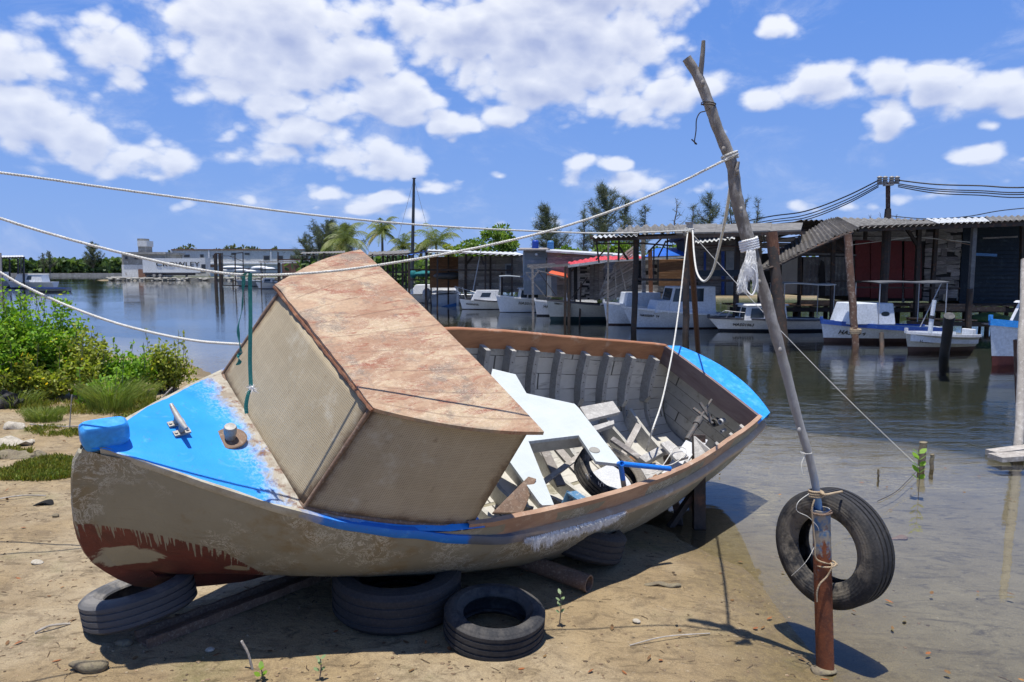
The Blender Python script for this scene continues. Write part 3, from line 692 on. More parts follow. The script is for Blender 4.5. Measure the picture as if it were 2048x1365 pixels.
tag(boat, 'old wooden boat with blue foredeck and raked cabin, heeled over on tyres', 'boat')
THS = [0, 4, 8, 13, 18, 24, 30, 36, 42, 48, 54, 60, 66, 71, 76, 80, 84, 87, 90]
def edgeattr(o, vals):
    a = o.data.attributes.new('edge', 'FLOAT', 'POINT'); a.data.foreach_set('value', vals)
def build_boat():
    K = dict(parent=boat, world=False)
    us = [-.06, 0, .05] + [.1 + i * .1 for i in range(48)] + [4.97]
    mb = MB(); 
    for side in (-1, 1):
        rows = []
        for u in us:
            row = []
            for th in THS:
                p = hullpt(u, th, 0, side)
                if u < .12:  # gather the plank ends onto the stem line
                    k = 1 - max(0, (u + .06) / .18); st = np.interp(-p.z, [-.1, .165, .43, .647, .808, .977, 1.05], [-.08, -.135, -.145, -.12, -.05, .06, .2]); p.x = p.x * (1 - k) + (st + .015) * k; p.y *= (1 - .55 * k)
                p += V((0, side * .006 * noise.noise(V((u * 1.7, p.z * 2, side))), 0))
                row.append(p)
            rows.append(row)
        mb.loft(rows, flip=(side == -1))
    mb.build('hull', 'hull_outer', smooth=True, **K)
    # backbone: stem, forefoot and keel
    mb = MB()
    outer = STEM; rows = []
    for (u, w) in outer:
        wd = .016 if u < .1 and w > -.9 else .028
        q = .07 if w > -.95 else .14
        if w > -1.0: inn = V((u + .09, 0, w + (.02 if w > -.6 else .09)))
        else: inn = V((u + .02, 0, min(kw(max(u, 0)) + .02, -.9)))
        rows.append([V((u + .006, -wd, w)), V((u, 0, w - .002)), V((u + .006, wd, w)), V((inn.x, wd * 2.0, inn.z)), V((inn.x, -wd * 2.0, inn.z))])
    mb.loft(rows, closed=True); mb.build('keel', 'hull_outer', smooth=True, auto=50, **K)
    # stem head block
    mb = MB(); c = V((.022, 0, .052)); rows = []
    for z, kx, ky in ((-.06, .86, .8), (-.015, 1.0, 1.0), (.035, 1, 1), (.055, .96, .93), (.066, .84, .75)):
        r = []
        for i in range(20):
            a = 2 * math.pi * i / 20; sx = abs(math.cos(a)) ** .45 * (1 if math.cos(a) > 0 else -1); sy = abs(math.sin(a)) ** .45 * (1 if math.sin(a) > 0 else -1)
            r.append(V((c.x - .01 + sx * .098 * kx, sy * .044 * ky, c.z + z - .35 * sx * .02)))
        rows.append(r)
    mb.loft(rows, closed=True); o = len(mb.v); mb.v += [tuple(q) for q in rows[-1]]; mb.face(range(o, o + 20))
    mb.build('stem_head', 'bright_blue_paint', smooth=True, auto=50, **K)
    # deck
    mb = MB(); rows = []
    for u in [-.05, 0] + [.05 + i * .05 for i in range(31)]:
        b = gb(u) + .008; h = gh(u) + .012; row = []
        for j in range(25):
            s = j / 12 - 1; row.append(V((u, s * b, h + .03 * (1 - s * s) * min(1, b * 2) + .003 * noise.noise(V((u * 6, s * 5, 1))))))
        rows.append(row)
    mb.loft(rows, flip=False); dk = mb.build('deck', 'deck_paint', smooth=True, **K)
    if dk.data.polygons[10].normal.z < 0: dk.data.flip_normals()
    # rub rails
    for side in (-1, 1):
        mb = MB(); rows = []
        for i in range(100):
            u = -.02 + (4.97 + .02) * i / 99; b = gb(u); h = gh(u); d0 = itp(u, [0, 1.2, 1.7, 3], [.0, .0, -.095, -.10]); o_ = itp(u, [0, .5, 1.5, 2], [.008, .012, .016, .045]); th = itp(u, [0, .6, 1.5, 2], [.022, .035, .05, .04])
            jj = .0025 * noise.noise(V((u * 9, side, 2))) 
            rows.append([V((u, side * (b - .02), h + d0 + .014)), V((u, side * (b + o_ * .7 + jj), h + d0 + .014 + jj)), V((u, side * (b + o_ + jj), h + d0 + .002)), V((u, side * (b + o_ + jj), h + d0 - th + .008)), V((u, side * (b + o_ * .6 + jj), h + d0 - th)), V((u, side * (b - .02), h + d0 - th))])
        mb.loft(rows, closed=True, flip=side > 0); mb.build('rub_rail', 'rub_rail', smooth=True, auto=45, **K)
    # wash boards (inside plank of the cockpit opening)
    for side in (-1, 1):
        mb = MB(); rows = []; u0 = 1.46
        for i in range(70):
            u = u0 + (4.80 - u0) * i / 69; b = gb(u) - .004; h = gh(u); j1 = .004 * noise.noise(V((u * 7, side, 5)))
            top = .035 + j1; bot = -.105 if side < 0 else -.135
            rows.append([V((u, side * (b - .030), h + top - .004)), V((u, side * (b - .022), h + top + .002)), V((u, side * (b + .004), h + top)), V((u, side * (b + .002), h + bot)), V((u, side * (b - .034), h + bot + .004 * noise.noise(V((u * 20, 3, 1)))))])
        mb.loft(rows, closed=True, flip=side < 0); mb.build('wash_board', 'gunwale_laminate' if side < 0 else 'inwale_wood', smooth=True, auto=40, **K)
    # inner skin
    mb = MB(); mb.uv = []
    uin = [.95 + i * .1 for i in range(40)] + [4.9]; ths = [0, 3] + [6 + i * 4 for i in range(21)]
    for side in (-1, 1):
        rows = [[hullpt(u, th, .028, side) for th in ths] for u in uin]
        for u in uin: mb.uv += [(u, th / 90) for th in ths]
        mb.loft(rows, flip=(side == 1))
    inner = mb.build('inner_planking', 'inner_planking', smooth=True, **K)
    bvh = BVHTree.FromPolygons([V(v) for v in mb.v], mb.f)
    # ribs: upper futtock lapped on a lower frame
    k = 0
    for side in (1, -1):
        for i in range(14):
            u = 1.36 + i * .255 + ru(-.012, .012); mb = MB()
            for (du, t0, t1, dp, wd) in ((-.022, 46 + ru(-3, 3), 85, .080 + ru(0, .025), .045), (.022, 14, 62 + ru(-6, 5), .042, .034)):
                rows = []
                for q in range(13):
                    th = t0 + (t1 - t0) * q / 12; e = math.sin(math.pi * min(1, (q / 12) * 1.0 + .0)) if du > 0 else 1
                    d_ = dp * (.55 + .45 * min(1, q / 2.0)) if du < 0 else dp * (.5 + .5 * min(1, (12 - q) / 2.0))
                    a = hullpt(u + du - wd / 2, th, .026, side); b = hullpt(u + du + wd / 2, th, .026, side); c = hullpt(u + du + wd / 2, th, .026 + d_, side); d = hullpt(u + du - wd / 2, th, .026 + d_, side)
                    rows.append([a, b, c, d])
                g = ru(.86, 1.06); mb.tint = (g, g, g); mb.loft(rows, closed=True, flip=side < 0)
                for r_, fl in ((rows[0], True), (rows[-1], False)):
                    o = len(mb.v); mb.v += [tuple(x) for x in r_]; mb.face(range(o, o + 4))
                mb.tint = (.3, .27, .25)
                for q in range(2, 12, 2):  # fastening heads
                    p = hullpt(u + du, t0 + (t1 - t0) * (q + ru(-.3, .3)) / 12, .026 + dp * 1.0 + .001, side); n = (V((u, 0, gh(u))) - p).normalized()
                    mb.tube([p - n * .004, p + n * .0015], .0055, 6)
            mb.build('rib', 'rib_paint', **K); k += 1
    # floor timbers across the keel with pointed ends
    for i in range(10):
        u = 1.62 + i * .31; mb = MB(); w_ = .032
        tip = ru(.34, .52); pts = []
        for y in [-tip, -tip * .72, -tip * .4, 0, tip * .4, tip * .72, tip]:
            th = 4
            for q in range(5, 80):
                if abs(hullpt(u, q, .028).y) >= abs(y): th = q; break
            pts.append(V((u, y, hullpt(u, th, .03).z - .01)))
        top = [V((u, y, max(kw(u) + .16 + .12 * abs(y / tip) ** 2 , p.z + .035) + ru(-.01, .02))) for y, p in zip([-tip, -tip * .72, -tip * .4, 0, tip * .4, tip * .72, tip], pts)]
        g = ru(.95, 1.2); mb.tint = (g, g, g * .98); mb.poly(pts + top[::-1], (w_, 0, 0)); mb.build('floor_timber', 'rib_paint', **K)
    # side stringer and bench edge on the low side
    mb = MB(); rows = []
    for i in range(30):
        u = 1.3 + i * .085; a = hullpt(u, 66, .028); r_ = V((0, 1, 0))
        rows.append([a + V((0, 0, .02)), a + V((0, .13, .02)), a + V((0, .13, -.055)), a + V((0, .10, -.055)), a + V((0, .10, -.01)), a + V((0, 0, -.01))])
    mb.loft(rows, closed=True); mb.build('bench_edge', 'white_loose_board', **K)
    # transom with curved head, after deck, beam
    arc = []
    for i in range(17):
        s = i / 8 - 1; arc.append(V((4.97 + .145 * (1 - s * s), s * .53, -.88 + .012 * (1 - s * s))))
    mb = MB(); rows = [[hullpt(4.97, th, 0, -1) for th in THS] , ]
    tp = [hullpt(4.97, th, 0, -1) for th in THS[::-1]] + [hullpt(4.97, th, 0, 1) for th in THS[1:]]
    o = len(mb.v); grid = []
    for i, a in enumerate(arc):
        s = a.y / .53; bot = None; L = abs(s)
        th = 90
        for q in range(0, 91, 3):
            if abs(hullpt(4.97, q).y) >= abs(a.y) * .985: th = q; break
        b_ = hullpt(4.97, th); z1 = b_.z if abs(s) < .98 else a.z - .05
        grid.append([V((a.x - .02 * t_ - .10 * (1 - s * s) * t_, a.y, a.z * (1 - t_) + z1 * t_)) for t_ in (0, .25, .5, .75, 1)])
    mb.loft(grid, flip=True)
    for i in range(len(grid) - 1): pass
    mb.build('transom', 'hull_outer', smooth=True, **K)
    lin = MB(); lin.uv = [(p.y, -p.z) for r in grid for p in r]; lin.loft([[V((min(p.x - .03, 4.93), p.y, p.z)) for p in r] for r in grid], flip=False); lin.build('transom_lining', 'inner_planking', smooth=True, **K)
    mb = MB(); rows = []
    for i in range(17):
        s = i / 8 - 1; b0 = V((4.80, s * .575, gh(4.80) + .012 + .02 * (1 - s * s)))
        if abs(s) == 1: b0.x = 4.70; b0.y = s * .615
        e = arc[i] + V((.018, 0, .014)); e.y *= 1.02
        rows.append([b0, b0.lerp(e, .35), b0.lerp(e, .7), e, e + V((.004, 0, -.05)), e + V((-.02, 0, -.055))])
    mb.loft(rows, flip=True); o = mb.build('after_deck', 'bright_blue_paint', smooth=True, auto=40, **K)
    hb = MB(); c = b0
    pp = bp(1445, 771, w=-.862); hb.tube([pp - V((0, 0, .03)), pp + V((0, 0, .006))], .016, 14); hb.build('deck_hole_plug', 'hole_black', parent=o, world=False)  # solid black plug stands in for the dark inside a hole
    mb = MB(); y0 = gb(4.80) - .02
    rows = []
    for i in range(13):
        s = i / 6 - 1; z = gh(4.8) + .030 + .012 * (1 - s * s); bo = gh(4.8) - .15
        rows.append([V((4.80, s * y0, z)), V((4.77, s * y0, z)), V((4.77, s * y0, bo)), V((4.80, s * y0, bo))])
    mb.loft(rows, closed=True); mb.build('stern_beam', 'beam_wood', **K)
    # propeller shaft and its gear
    a = bp(1372, 880, v=0.05); mb = MB(); p0 = V((4.05, .02, -1.35)); 
    p0 = bp(1374, 880, u=4.15); p1 = bp(1423, 800, u=4.72)
    mb.tube([p0, p0.lerp(p1, .38)], .022, 10); mb.tube([p0.lerp(p1, .38), p1], .011, 10); mb.tube([p0.lerp(p1, .36), p0.lerp(p1, .50)], .032, 12)
    mb.beam(p0.lerp(p1, .6) - V((0, .12, 0)), p0.lerp(p1, .6) + V((0, .10, 0)), .03, .012); mb.beam(p0.lerp(p1, .7) - V((0, .09, .03)), p0.lerp(p1, .7) + V((0, .07, .04)), .03, .015)
    mb.build('propeller_shaft', 'engine_metal', **K)
    for (x_, y_, r_) in ((1431, 845, .038), (1444, 843, .026), (1446, 862, .018)):
        mb = MB(); p = bp(x_, y_, u=4.78); mb.lathe([(r_, -.03), (r_, .03), (r_ * .78, .03), (r_ * .78, -.03)], 16, Matrix.Translation(p) @ Matrix.Rotation(math.pi / 2, 4, 'Y')); mb.build('exhaust_pipe' if r_ > .03 else 'hose_fitting', 'engine_metal' if r_ > .03 else 'white_loose_board', **K)
    # cabin
    fr = (.716, .562, -.175); frt = (1.022, .545, .335); aft_b = (1.50, .885, -.335); aft_t = (1.70, .905, .265)
    cab = MB(); cab.uv = []; ed = []
    def patch(P00, P10, P01, P11, nu, nv, bulge=(0, 0, 0), flip=False):
        P00, P10, P01, P11 = map(V, (P00, P10, P01, P11)); Lu = ((P10 - P00).length + (P11 - P01).length) / 2; Lv = ((P01 - P00).length + (P11 - P10).length) / 2; rows = []
        mbp = MB(); mbp.uv = []; e = []
        for j in range(nv + 1):
            r = []
            for i in range(nu + 1):
                a, b = i / nu, j / nv; p = P00.lerp(P10, a).lerp(P01.lerp(P11, a), b) + V(bulge) * (4 * a * (1 - a)) ; p += V((0, 0, 0))
                r.append(p); mbp.uv.append((a * Lu, b * Lv)); m_ = min(a * Lu, (1 - a) * Lu, b * Lv); e.append(max(0, 1 - m_ / .16) * .85)
            rows.append(r)
        mbp.loft(rows, flip=flip); return mbp, e
    for nm, pts, bl, fl in (('cabin_front', ((fr[0], -fr[1], fr[2]), (fr[0], fr[1], fr[2]), (frt[0], -frt[1], frt[2]), (frt[0], frt[1], frt[2])), (-.03, 0, 0), True),
                        ('cabin_side', ((fr[0], -fr[1], fr[2]), (aft_b[0], -aft_b[1], aft_b[2]), (frt[0], -frt[1], frt[2]), (aft_t[0], -aft_t[1], aft_t[2])), (0, -.035, 0), False),
                        ('cabin_side', ((fr[0], fr[1], fr[2]), (aft_b[0], aft_b[1], aft_b[2]), (frt[0], frt[1], frt[2]), (aft_t[0], aft_t[1], aft_t[2])), (0, .035, 0), True)):
        mbp, e = patch(*pts, 16, 12, bl, fl); o = mbp.build(nm, 'cabin_moulding', smooth=True, **K); edgeattr(o, e)
        so_ = o.modifiers.new('thickness', 'SOLIDIFY'); so_.thickness = .012; so_.offset = -1
    # fillet of laminate round the foot and along the corners
    mb = MB()
    c1, c2, c3, c4 = V((fr[0] - .0, -fr[1], fr[2])), V((fr[0], fr[1], fr[2])), V(frt), V((frt[0], -frt[1], frt[2]))
    path = [V((aft_b[0], -aft_b[1] - .004, aft_b[2]))] + [V((fr[0], -fr[1], fr[2])).lerp(V((aft_b[0], -aft_b[1], aft_b[2])), t_) + V((0, -.035 * 4 * t_ * (1 - t_), 0)) for t_ in (.8, .6, .4, .2)] + [c1] + [c1.lerp(c2, t_) + V((-.03 * 4 * t_ * (1 - t_), 0, 0)) for t_ in (.1, .25, .4, .5, .6, .75, .9)] + [c2, V((aft_b[0], aft_b[1], aft_b[2]))]
    path = resample(path, .03); mb.tube([p + V((0, 0, -.002)) for p in path], [.011 * (1 + .5 * noise.noise(p * 9)) for p in path], 7)
    for a, b in ((c1, c4), (c2, c3)):
        P = resample([a, b], .03); mb.tube(P, [.010 * (1 + .5 * noise.noise(p * 9)) for p in P], 7)
    mb.build('cabin_fillet', 'rusty_brown_metal', smooth=True, **K)
    # roof board
    A, B_, C_, D_ = V((1.0, -.582, .352)), V((1.0, .582, .352)), V((1.725, -.975, .292)), V((1.725, .975, .292)); mb = MB(); mb.uv = []; ed = []
    nu, nv = 24, 40; top = []; bot = []
    for i in range(nu + 1):
        a = i / nu; rt = []; rb = []
        for j in range(nv + 1):
            b = j / nv; p = A.lerp(C_, a).lerp(B_.lerp(D_, a), b); s = 2 * b - 1
            p += V((0, s * .05 * 4 * a * (1 - a), .014 * (1 - s * s) * (1 + a)))
            if i == 0: p.x += .008 * noise.noise(V((p.y * 9, 0, 4))) ; p.z += .006 * noise.noise(V((p.y * 12, 2, 4)))
            p.z += .003 * noise.noise(p * 4)
            rt.append(p); rb.append(p - V((0, 0, .02)))
        top.append(rt); bot.append(rb)
    for grid_ in (top, bot):
        for i, r in enumerate(grid_):
            for j, p in enumerate(r):
                mb.uv.append((i / nu, j / nv)); m_ = min(i / nu * .72, (1 - i / nu) * .72 + .05, j / nv * 1.5, (1 - j / nv) * 1.5); ed.append(max(0, 1 - m_ / .14) * .8)
    mb.loft(top, flip=True); mb.loft(bot)
    n_ = (nu + 1) * (nv + 1); W_ = nv + 1
    for i in range(nu):
        mb.face([i * W_, (i + 1) * W_, n_ + (i + 1) * W_, n_ + i * W_][::-1]); a = i * W_ + nv; mb.face([a, a + W_, n_ + a + W_, n_ + a])
    for j in range(nv):
        mb.face([j, j + 1, n_ + j + 1, n_ + j][::-1] if False else [j, n_ + j, n_ + j + 1, j + 1]); a = nu * W_ + j; mb.face([a, a + 1, n_ + a + 1, n_ + a])
    o = mb.build('cabin_roof', 'roof_plywood', smooth=True, auto=40, **K); edgeattr(o, ed)
    ls = MB(); P = [A.lerp(B_, t_ / 40) + V((-.004, 0, -.014 + .004 * noise.noise(V((t_ * .7, 1, 1))))) for t_ in range(41)]
    ls.tube(P, [.009 + .004 * noise.noise(V((i * .8, 7, 1))) for i in range(41)], 6, jit=.2); ls.build('roof_edge_strip', 'red_brown_wood', parent=o, world=False)
    # cleat
    cl = MB(); c0 = V((.335, .04, gh(.33) + .040)); dirv = (bp(389, 890, w=c0.z + .06) - bp(354, 835, w=c0.z + .06)).normalized()
    side_ = V((0, 0, 1)).cross(dirv)
    R3 = Matrix((dirv, side_, V((0, 0, 1)))).transposed()
    rows = []
    for i in range(13):
        s = i / 6 - 1; hw = .013 * (1 - .35 * s * s); hh = .012 * (1 - .3 * s * s); z = .062 + .012 * s * s
        rows.append([c0 + R3 @ V((s * .10, y * hw, z + q * hh)) for y, q in ((-1, -.6), (-1, .5), (-.5, 1), (.5, 1), (1, .5), (1, -.6), (.5, -1), (-.5, -1))])
    cl.loft(rows, closed=True); o = len(cl.v); cl.v += [tuple(x) for x in rows[0]] + [tuple(x) for x in rows[-1]]; cl.face(range(o, o + 8)); cl.face(range(o + 8, o + 16))
    cleat = cl.build('cleat', 'galvanised', smooth=True, auto=50, **K)
    for s in (-1, 1):
        f_ = MB(); f_.tube([c0 + R3 @ V((s * .03, 0, .058)), c0 + R3 @ V((s * .035, 0, .01))], [.011, .014], 10); f_.box(c0 + R3 @ V((s * .038, 0, .005)), (.036, .075, .010), R3)
        f_.tube([c0 + R3 @ V((s * .038, .026, .008)), c0 + R3 @ V((s * .038, .026, .016))], .008, 6); f_.tube([c0 + R3 @ V((s * .038, -.026, .008)), c0 + R3 @ V((s * .038, -.026, .016))], .008, 6)
        f_.build('cleat_foot', 'galvanised', parent=cleat, world=False)
    # deck fitting: flanged pipe
    c0 = V((.545, -.055, gh(.545) + .042)); fm = MB(); fm.lathe([(.0, .0), (.078, .0), (.080, .004), (.076, .008), (.0, .009)], 32, Matrix.Translation(c0), close=False); fl = fm.build('flange', 'rusty_brown_metal', smooth=True, auto=40, **K)
    fm = MB(); fm.lathe([(.0, .0), (.026, 0), (.026, .035), (.030, .037), (.031, .047), (.030, .050), (.031, .053), (.031, .072), (.027, .080), (.0, .081)], 24, Matrix.Translation(c0), close=False); fm.build('threaded_cap', 'galvanised', parent=fl, world=False, smooth=True, auto=40)
    # hanging glass fibres under the near rail, and under the far inwale
    fb = MB()
    for i in range(2600):
        u = 1.80 + .82 * rnd(); e_ = min(1, (u - 1.80) / .1, (2.62 - u) / .12); L = ru(.02, .075) * (.35 + .65 * abs(noise.noise(V((u * 12, 1, 1)))) * 2) * e_
        p = V((u, -(gb(u) + ru(.044, .052)), gh(u) - ru(.09, .125))); q = p + V((ru(-.022, .022), -ru(0, .012), 0)) + (BMi.to_3x3() @ V((0, 0, -1))) * L * 1.4
        g = ru(.8, 1.1); fb.tint = (g, g, g); m_ = p.lerp(q, .5) + V((ru(-.008, .008), -.006, 0)); fb.blade(p, m_, .0034, side=V((1, 0, ru(-.3, .3)))); fb.blade(m_, q, .0026, side=V((1, 0, ru(-.3, .3))))
    fb.build('fibre_fringe', 'white_fibre', **K)
    fb = MB()
    for i in range(2200):
        u = random.choice((ru(2.9, 3.7), ru(4.1, 4.75), ru(2.2, 4.7))); L = ru(.02, .06)
        p = V((u, gb(u) - ru(.02, .04), gh(u) - .13)); q = p + V((ru(-.04, .04), -ru(0, .02), -L)); g = ru(.6, .8); fb.tint = (g, g * .97, g * .88); fb.blade(p, q, .002)
    fb.build('fibre_fringe', 'white_fibre', **K)
    return bvh
BVH = build_boat()
def hit(px, py, lift=0.0):
    o = BMi @ CC; d = (BMi.to_3x3() @ ray(px, py)).normalized()
    p = BVH.ray_cast(o, d)
    # far wall or bottom: take the last hit that faces the camera
    best = None; start = o
    for _ in range(4):
        r = BVH.ray_cast(start, d)
        if r[0] is None: break
        best = r; start = r[0] + d * .01
    return None if best is None else best[0] - d * lift

# ---- loose things lying in the boat (world-placed)
def bw(p): return BM @ p
def panel():
    def pl(px, py, up=0.0):  # plane tilting down to the far side
        o = BMi @ CC; d = BMi.to_3x3() @ ray(px, py); n = V((0.0, .17, 1)); k = ((V((2.4, -.9, -.40 + up)) - o).dot(n)) / d.dot(n); return o + d * k
    outl = [(985,738),(1022,747),(1031,749),(1053,787),(1149,808),(1157,816),(1245,929),(1192,923),(1157,871),(1057,883),(1108,1010),(1085,1011),(1079,1006),(1022,927),(960,850)]
    P = [pl(*q) for q in outl]
    # split in convex-ish pieces sharing one mesh: use triangulation of the outline
    from mathutils.geometry import tessellate_polygon
    P2 = [V((p.x, p.y, 0)) for p in P]; tris = tessellate_polygon([P2])
    mb = MB(); mb.uv = []
    n = V((0, .17, 1)).normalized(); n_ = len(P)
    W1 = [bw(p) for p in P]; W0 = [bw(p - n * .022) for p in P]
    mb.v = [tuple(p) for p in W1] + [tuple(p) for p in W0]; mb.uv = [(p.x, p.y) for p in P] * 2
    for t in tris: mb.face(t)
    for t in tris: mb.face([i + n_ for i in t][::-1])
    for i in range(n_): mb.face([i, (i + 1) % n_, (i + 1) % n_ + n_, i + n_])
    o = mb.build('moulded_panel', 'white_moulding'); edgeattr(o, [0.0] * len(mb.v))
    tag(o, 'white dimpled fibreglass panel with a cut-out lying across the inside of the beached boat', 'panel')
    # downturned flange behind the cut-out
    f_ = MB(); a, b = pl(1060, 881), pl(1159, 869); dn = V((.06, 0, -.13)); f_.poly([bw(a + V((.0, 0, -.02))), bw(b + V((0, 0, -.02))), bw(b + dn), bw(a + dn)], bw(V((.012, 0, 0))) - bw(V((0, 0, 0)))); f_.build('flange', 'cream_paint', parent=o)
    r = MB(); c = bw(pl(1189, 901) + n * .002); nn = (BM.to_3x3() @ n).normalized(); Rm = nn.to_track_quat('Z', 'Y').to_matrix().to_4x4()
    r.lathe([(.0, .001), (.026, .001), (.032, .003), (.035, .0)], 20, Matrix.Translation(c) @ Rm, close=False); r.build('hole_disc', 'concrete', parent=o)  # grey disc laid on the panel stands in for a dark round hole
panel()
def board(label, name, pxs, wv, th, mat, cat='board', group=None):
    P = []
    for q in pxs:
        w_ = q[2] if len(q) > 2 else wv
        P.append(bw(bp(q[0], q[1], w=w_)))
    n = (P[1] - P[0]).cross(P[2] - P[0]).normalized()
    if n.z < 0: n = -n
    mb = MB(); mb.poly(P, -n * th); o = mb.build(name, mat, bevel=.003); tag(o, label, cat, group); return o
board('pale board angled out over the low side of the boat right beside the cabin', 'loose_board', [(1057,953,-.42),(1073,958,-.42),(1046,1026,-.50),(984,1026,-.50)], -.4, .02, 'rusty_brown_metal')
board('weathered grey plank resting against the far ribs, beside the white panel', 'loose_plank', [(1160,814),(1226,802),(1241,824),(1176,840)], -.98, .03, 'bleached_plank')
board('narrow grey batten just below the weathered plank at the far ribs', 'loose_batten', [(1186,852),(1228,840),(1229,848),(1190,862)], -1.0, .04, 'bleached_plank')
board('grey plank lying lengthwise in the boat near the coil of thin line', 'loose_plank', [(1278,914),(1326,889),(1336,900),(1292,925)], -.93, .05, 'bleached_plank')
board('short thick grey board leaning on the plank beside the coil of line', 'loose_board', [(1321,886,-.88),(1338,881,-.88),(1378,913,-.84),(1353,920,-.84)], -.85, .025, 'bleached_plank')
board('triangular grey offcut propped against the low side near the stern', 'wood_offcut', [(1387,872,-.80),(1429,908,-.72),(1418,916,-.78),(1389,930,-.86)], -.8, .02, 'bleached_plank')
board('long white board lying along the low side towards the stern', 'white_board', [(1372,880,-1.02),(1398,892,-.98),(1352,955,-.92),(1314,962,-.95)], -.8, .02, 'white_loose_board')
board('small white scrap of board beside the triangular grey offcut', 'board_scrap', [(1393,872,-.86),(1416,880,-.84),(1410,890,-.84),(1396,884,-.84)], -.85, .01, 'white_loose_board')
board('flat greyish sheet under the blue pipe handle', 'flat_sheet', [(1268,940),(1310,925),(1335,935),(1300,962)], -.98, .012, 'bleached_plank', 'sheet')
board('white board glimpsed through the middle of the tyre inside the boat', 'white_board', [(1170,952),(1225,925),(1310,968),(1260,990)], -.95, .015, 'white_loose_board')
board('torn orange-brown scrap of wood under the end of the blue pipe handle', 'wood_scrap', [(1296,957),(1312,948),(1320,955),(1306,962)], -.9, .02, 'plywood_brown', 'scrap')
board('brown chunk of broken wood between the pale floor frames', 'wood_chunk', [(1252,918),(1262,911),(1272,921),(1262,928)], -1.05, .05, 'plywood_brown', 'scrap')
for k, (lab, px, py, L_, a_, w_) in enumerate((('grey slat lying across the floor frames near the falling rope', 1262, 880, .42, .5, -1.05), ('splintered batten lying beneath the round-holed panel end', 1262, 905, .36, 1.9, -.98), ('loose lath under the middle tyre side in the boat', 1128, 935, .5, .2, -1.0), ('dark bent lath seen through the panel cut-out', 1100, 925, .45, 1.3, -1.05), ('second lath seen through the panel cut-out', 1128, 912, .4, 1.6, -1.08))):
    p_ = bp(px, py, w=w_); d_ = V((math.cos(a_), math.sin(a_), .1)) * L_ / 2; m = MB(); m.beam(bw(p_ - d_), bw(p_ + d_), ru(.04, .07), .02, up=BM.to_3x3() @ V((0, 0, 1))); tag(m.build('loose_plank', 'old_wood' if k % 2 else 'driftwood', bevel=.002), lab, 'slat')
def blue_handle():
    P = [bw(bp(1241, 928, w=-.38)), bw(bp(1340, 938, w=-.46)), bw(bp(1248, 974, w=-.56))]
    r = .0165; c = P[0]; o = thing('bent_pipe', c, 'bright blue bent pipe handle propped over the tyre inside the boat', 'pipe')
    m = MB(); m.tube([c, P[1]], r, 14); m.build('long_arm', 'blue_pipe_paint', parent=o, smooth=True, auto=40)
    m = MB(); q = c.lerp(P[2], .66); m.tube([c, q], r, 14); m.build('short_arm', 'blue_pipe_paint', parent=o, smooth=True, auto=40)
    m = MB(); m.tube([q, P[2]], r * .99, 14); m.build('bare_pipe_end', 'galvanised', parent=o, smooth=True, auto=40)
    d = (V((0, 0, 0)) + ray(1241, 928)).normalized(); m = MB(); a = V((1, 0, .1)); 
    m.lathe([(r * 1.05, -.02), (r * 1.05, .02), (r * .75, .02), (r * .75, -.02)], 16, Matrix.Translation(c) @ V((.35, -1, .35)).normalized().to_track_quat('Z', 'Y').to_matrix().to_4x4()); m.build('collar', 'blue_pipe_paint', parent=o)
blue_handle()
def bracket():
    o = thing('metal_bracket', bw(bp(1150, 1000, w=-.6)), 'worn blue metal bracket lying by the low side of the boat', 'bracket'); m = MB()
    a, b, c = bw(bp(1143, 985, w=-.55)), bw(bp(1172, 1005, w=-.5)), bw(bp(1132, 1010, w=-.62)); m.beam(a, b, .07, .012); m.build('plate', 'worn_blue', parent=o); m = MB(); m.beam(a, c, .012, .06); m.build('web', 'worn_blue', parent=o)
bracket()

# ---------------------------------------------------------------- tyres
def tyre_profile(R, ri, W, groove=.007):
    h = W / 2; P = []
    P += [(ri, -h * .62), (ri + .012, -h * .72), (ri + (R - ri) * .35, -h * .98), (ri + (R - ri) * .62, -h), (R - .022, -h * .92), (R - .008, -h * .80)]
    xs = [-.72, -.50]; 
    P += [(R, -h * .70)]
    for g in (-.42, 0.0, .42):
        P += [(R, h * (g - .075)), (R - groove, h * (g - .055)), (R - groove, h * (g + .055)), (R, h * (g + .075))]
    P += [(R, h * .70), (R - .008, h * .80), (R - .022, h * .92), (ri + (R - ri) * .62, h), (ri + (R - ri) * .35, h * .98), (ri + .012, h * .72), (ri, h * .62)]
    t = .011
    P += [(ri - .003, h * .50), (ri + .012, h * .50), (ri + (R - ri) * .40, h - t * 1.7), (ri + (R - ri) * .64, h - t * 1.6), (R - .034, h * .80), (R - .022, h * .55), (R - .022, -h * .55), (R - .034, -h * .80), (ri + (R - ri) * .64, -h + t * 1.6), (ri + (R - ri) * .40, -h + t * 1.7), (ri + .012, -h * .50), (ri - .003, -h * .50)]
    return P
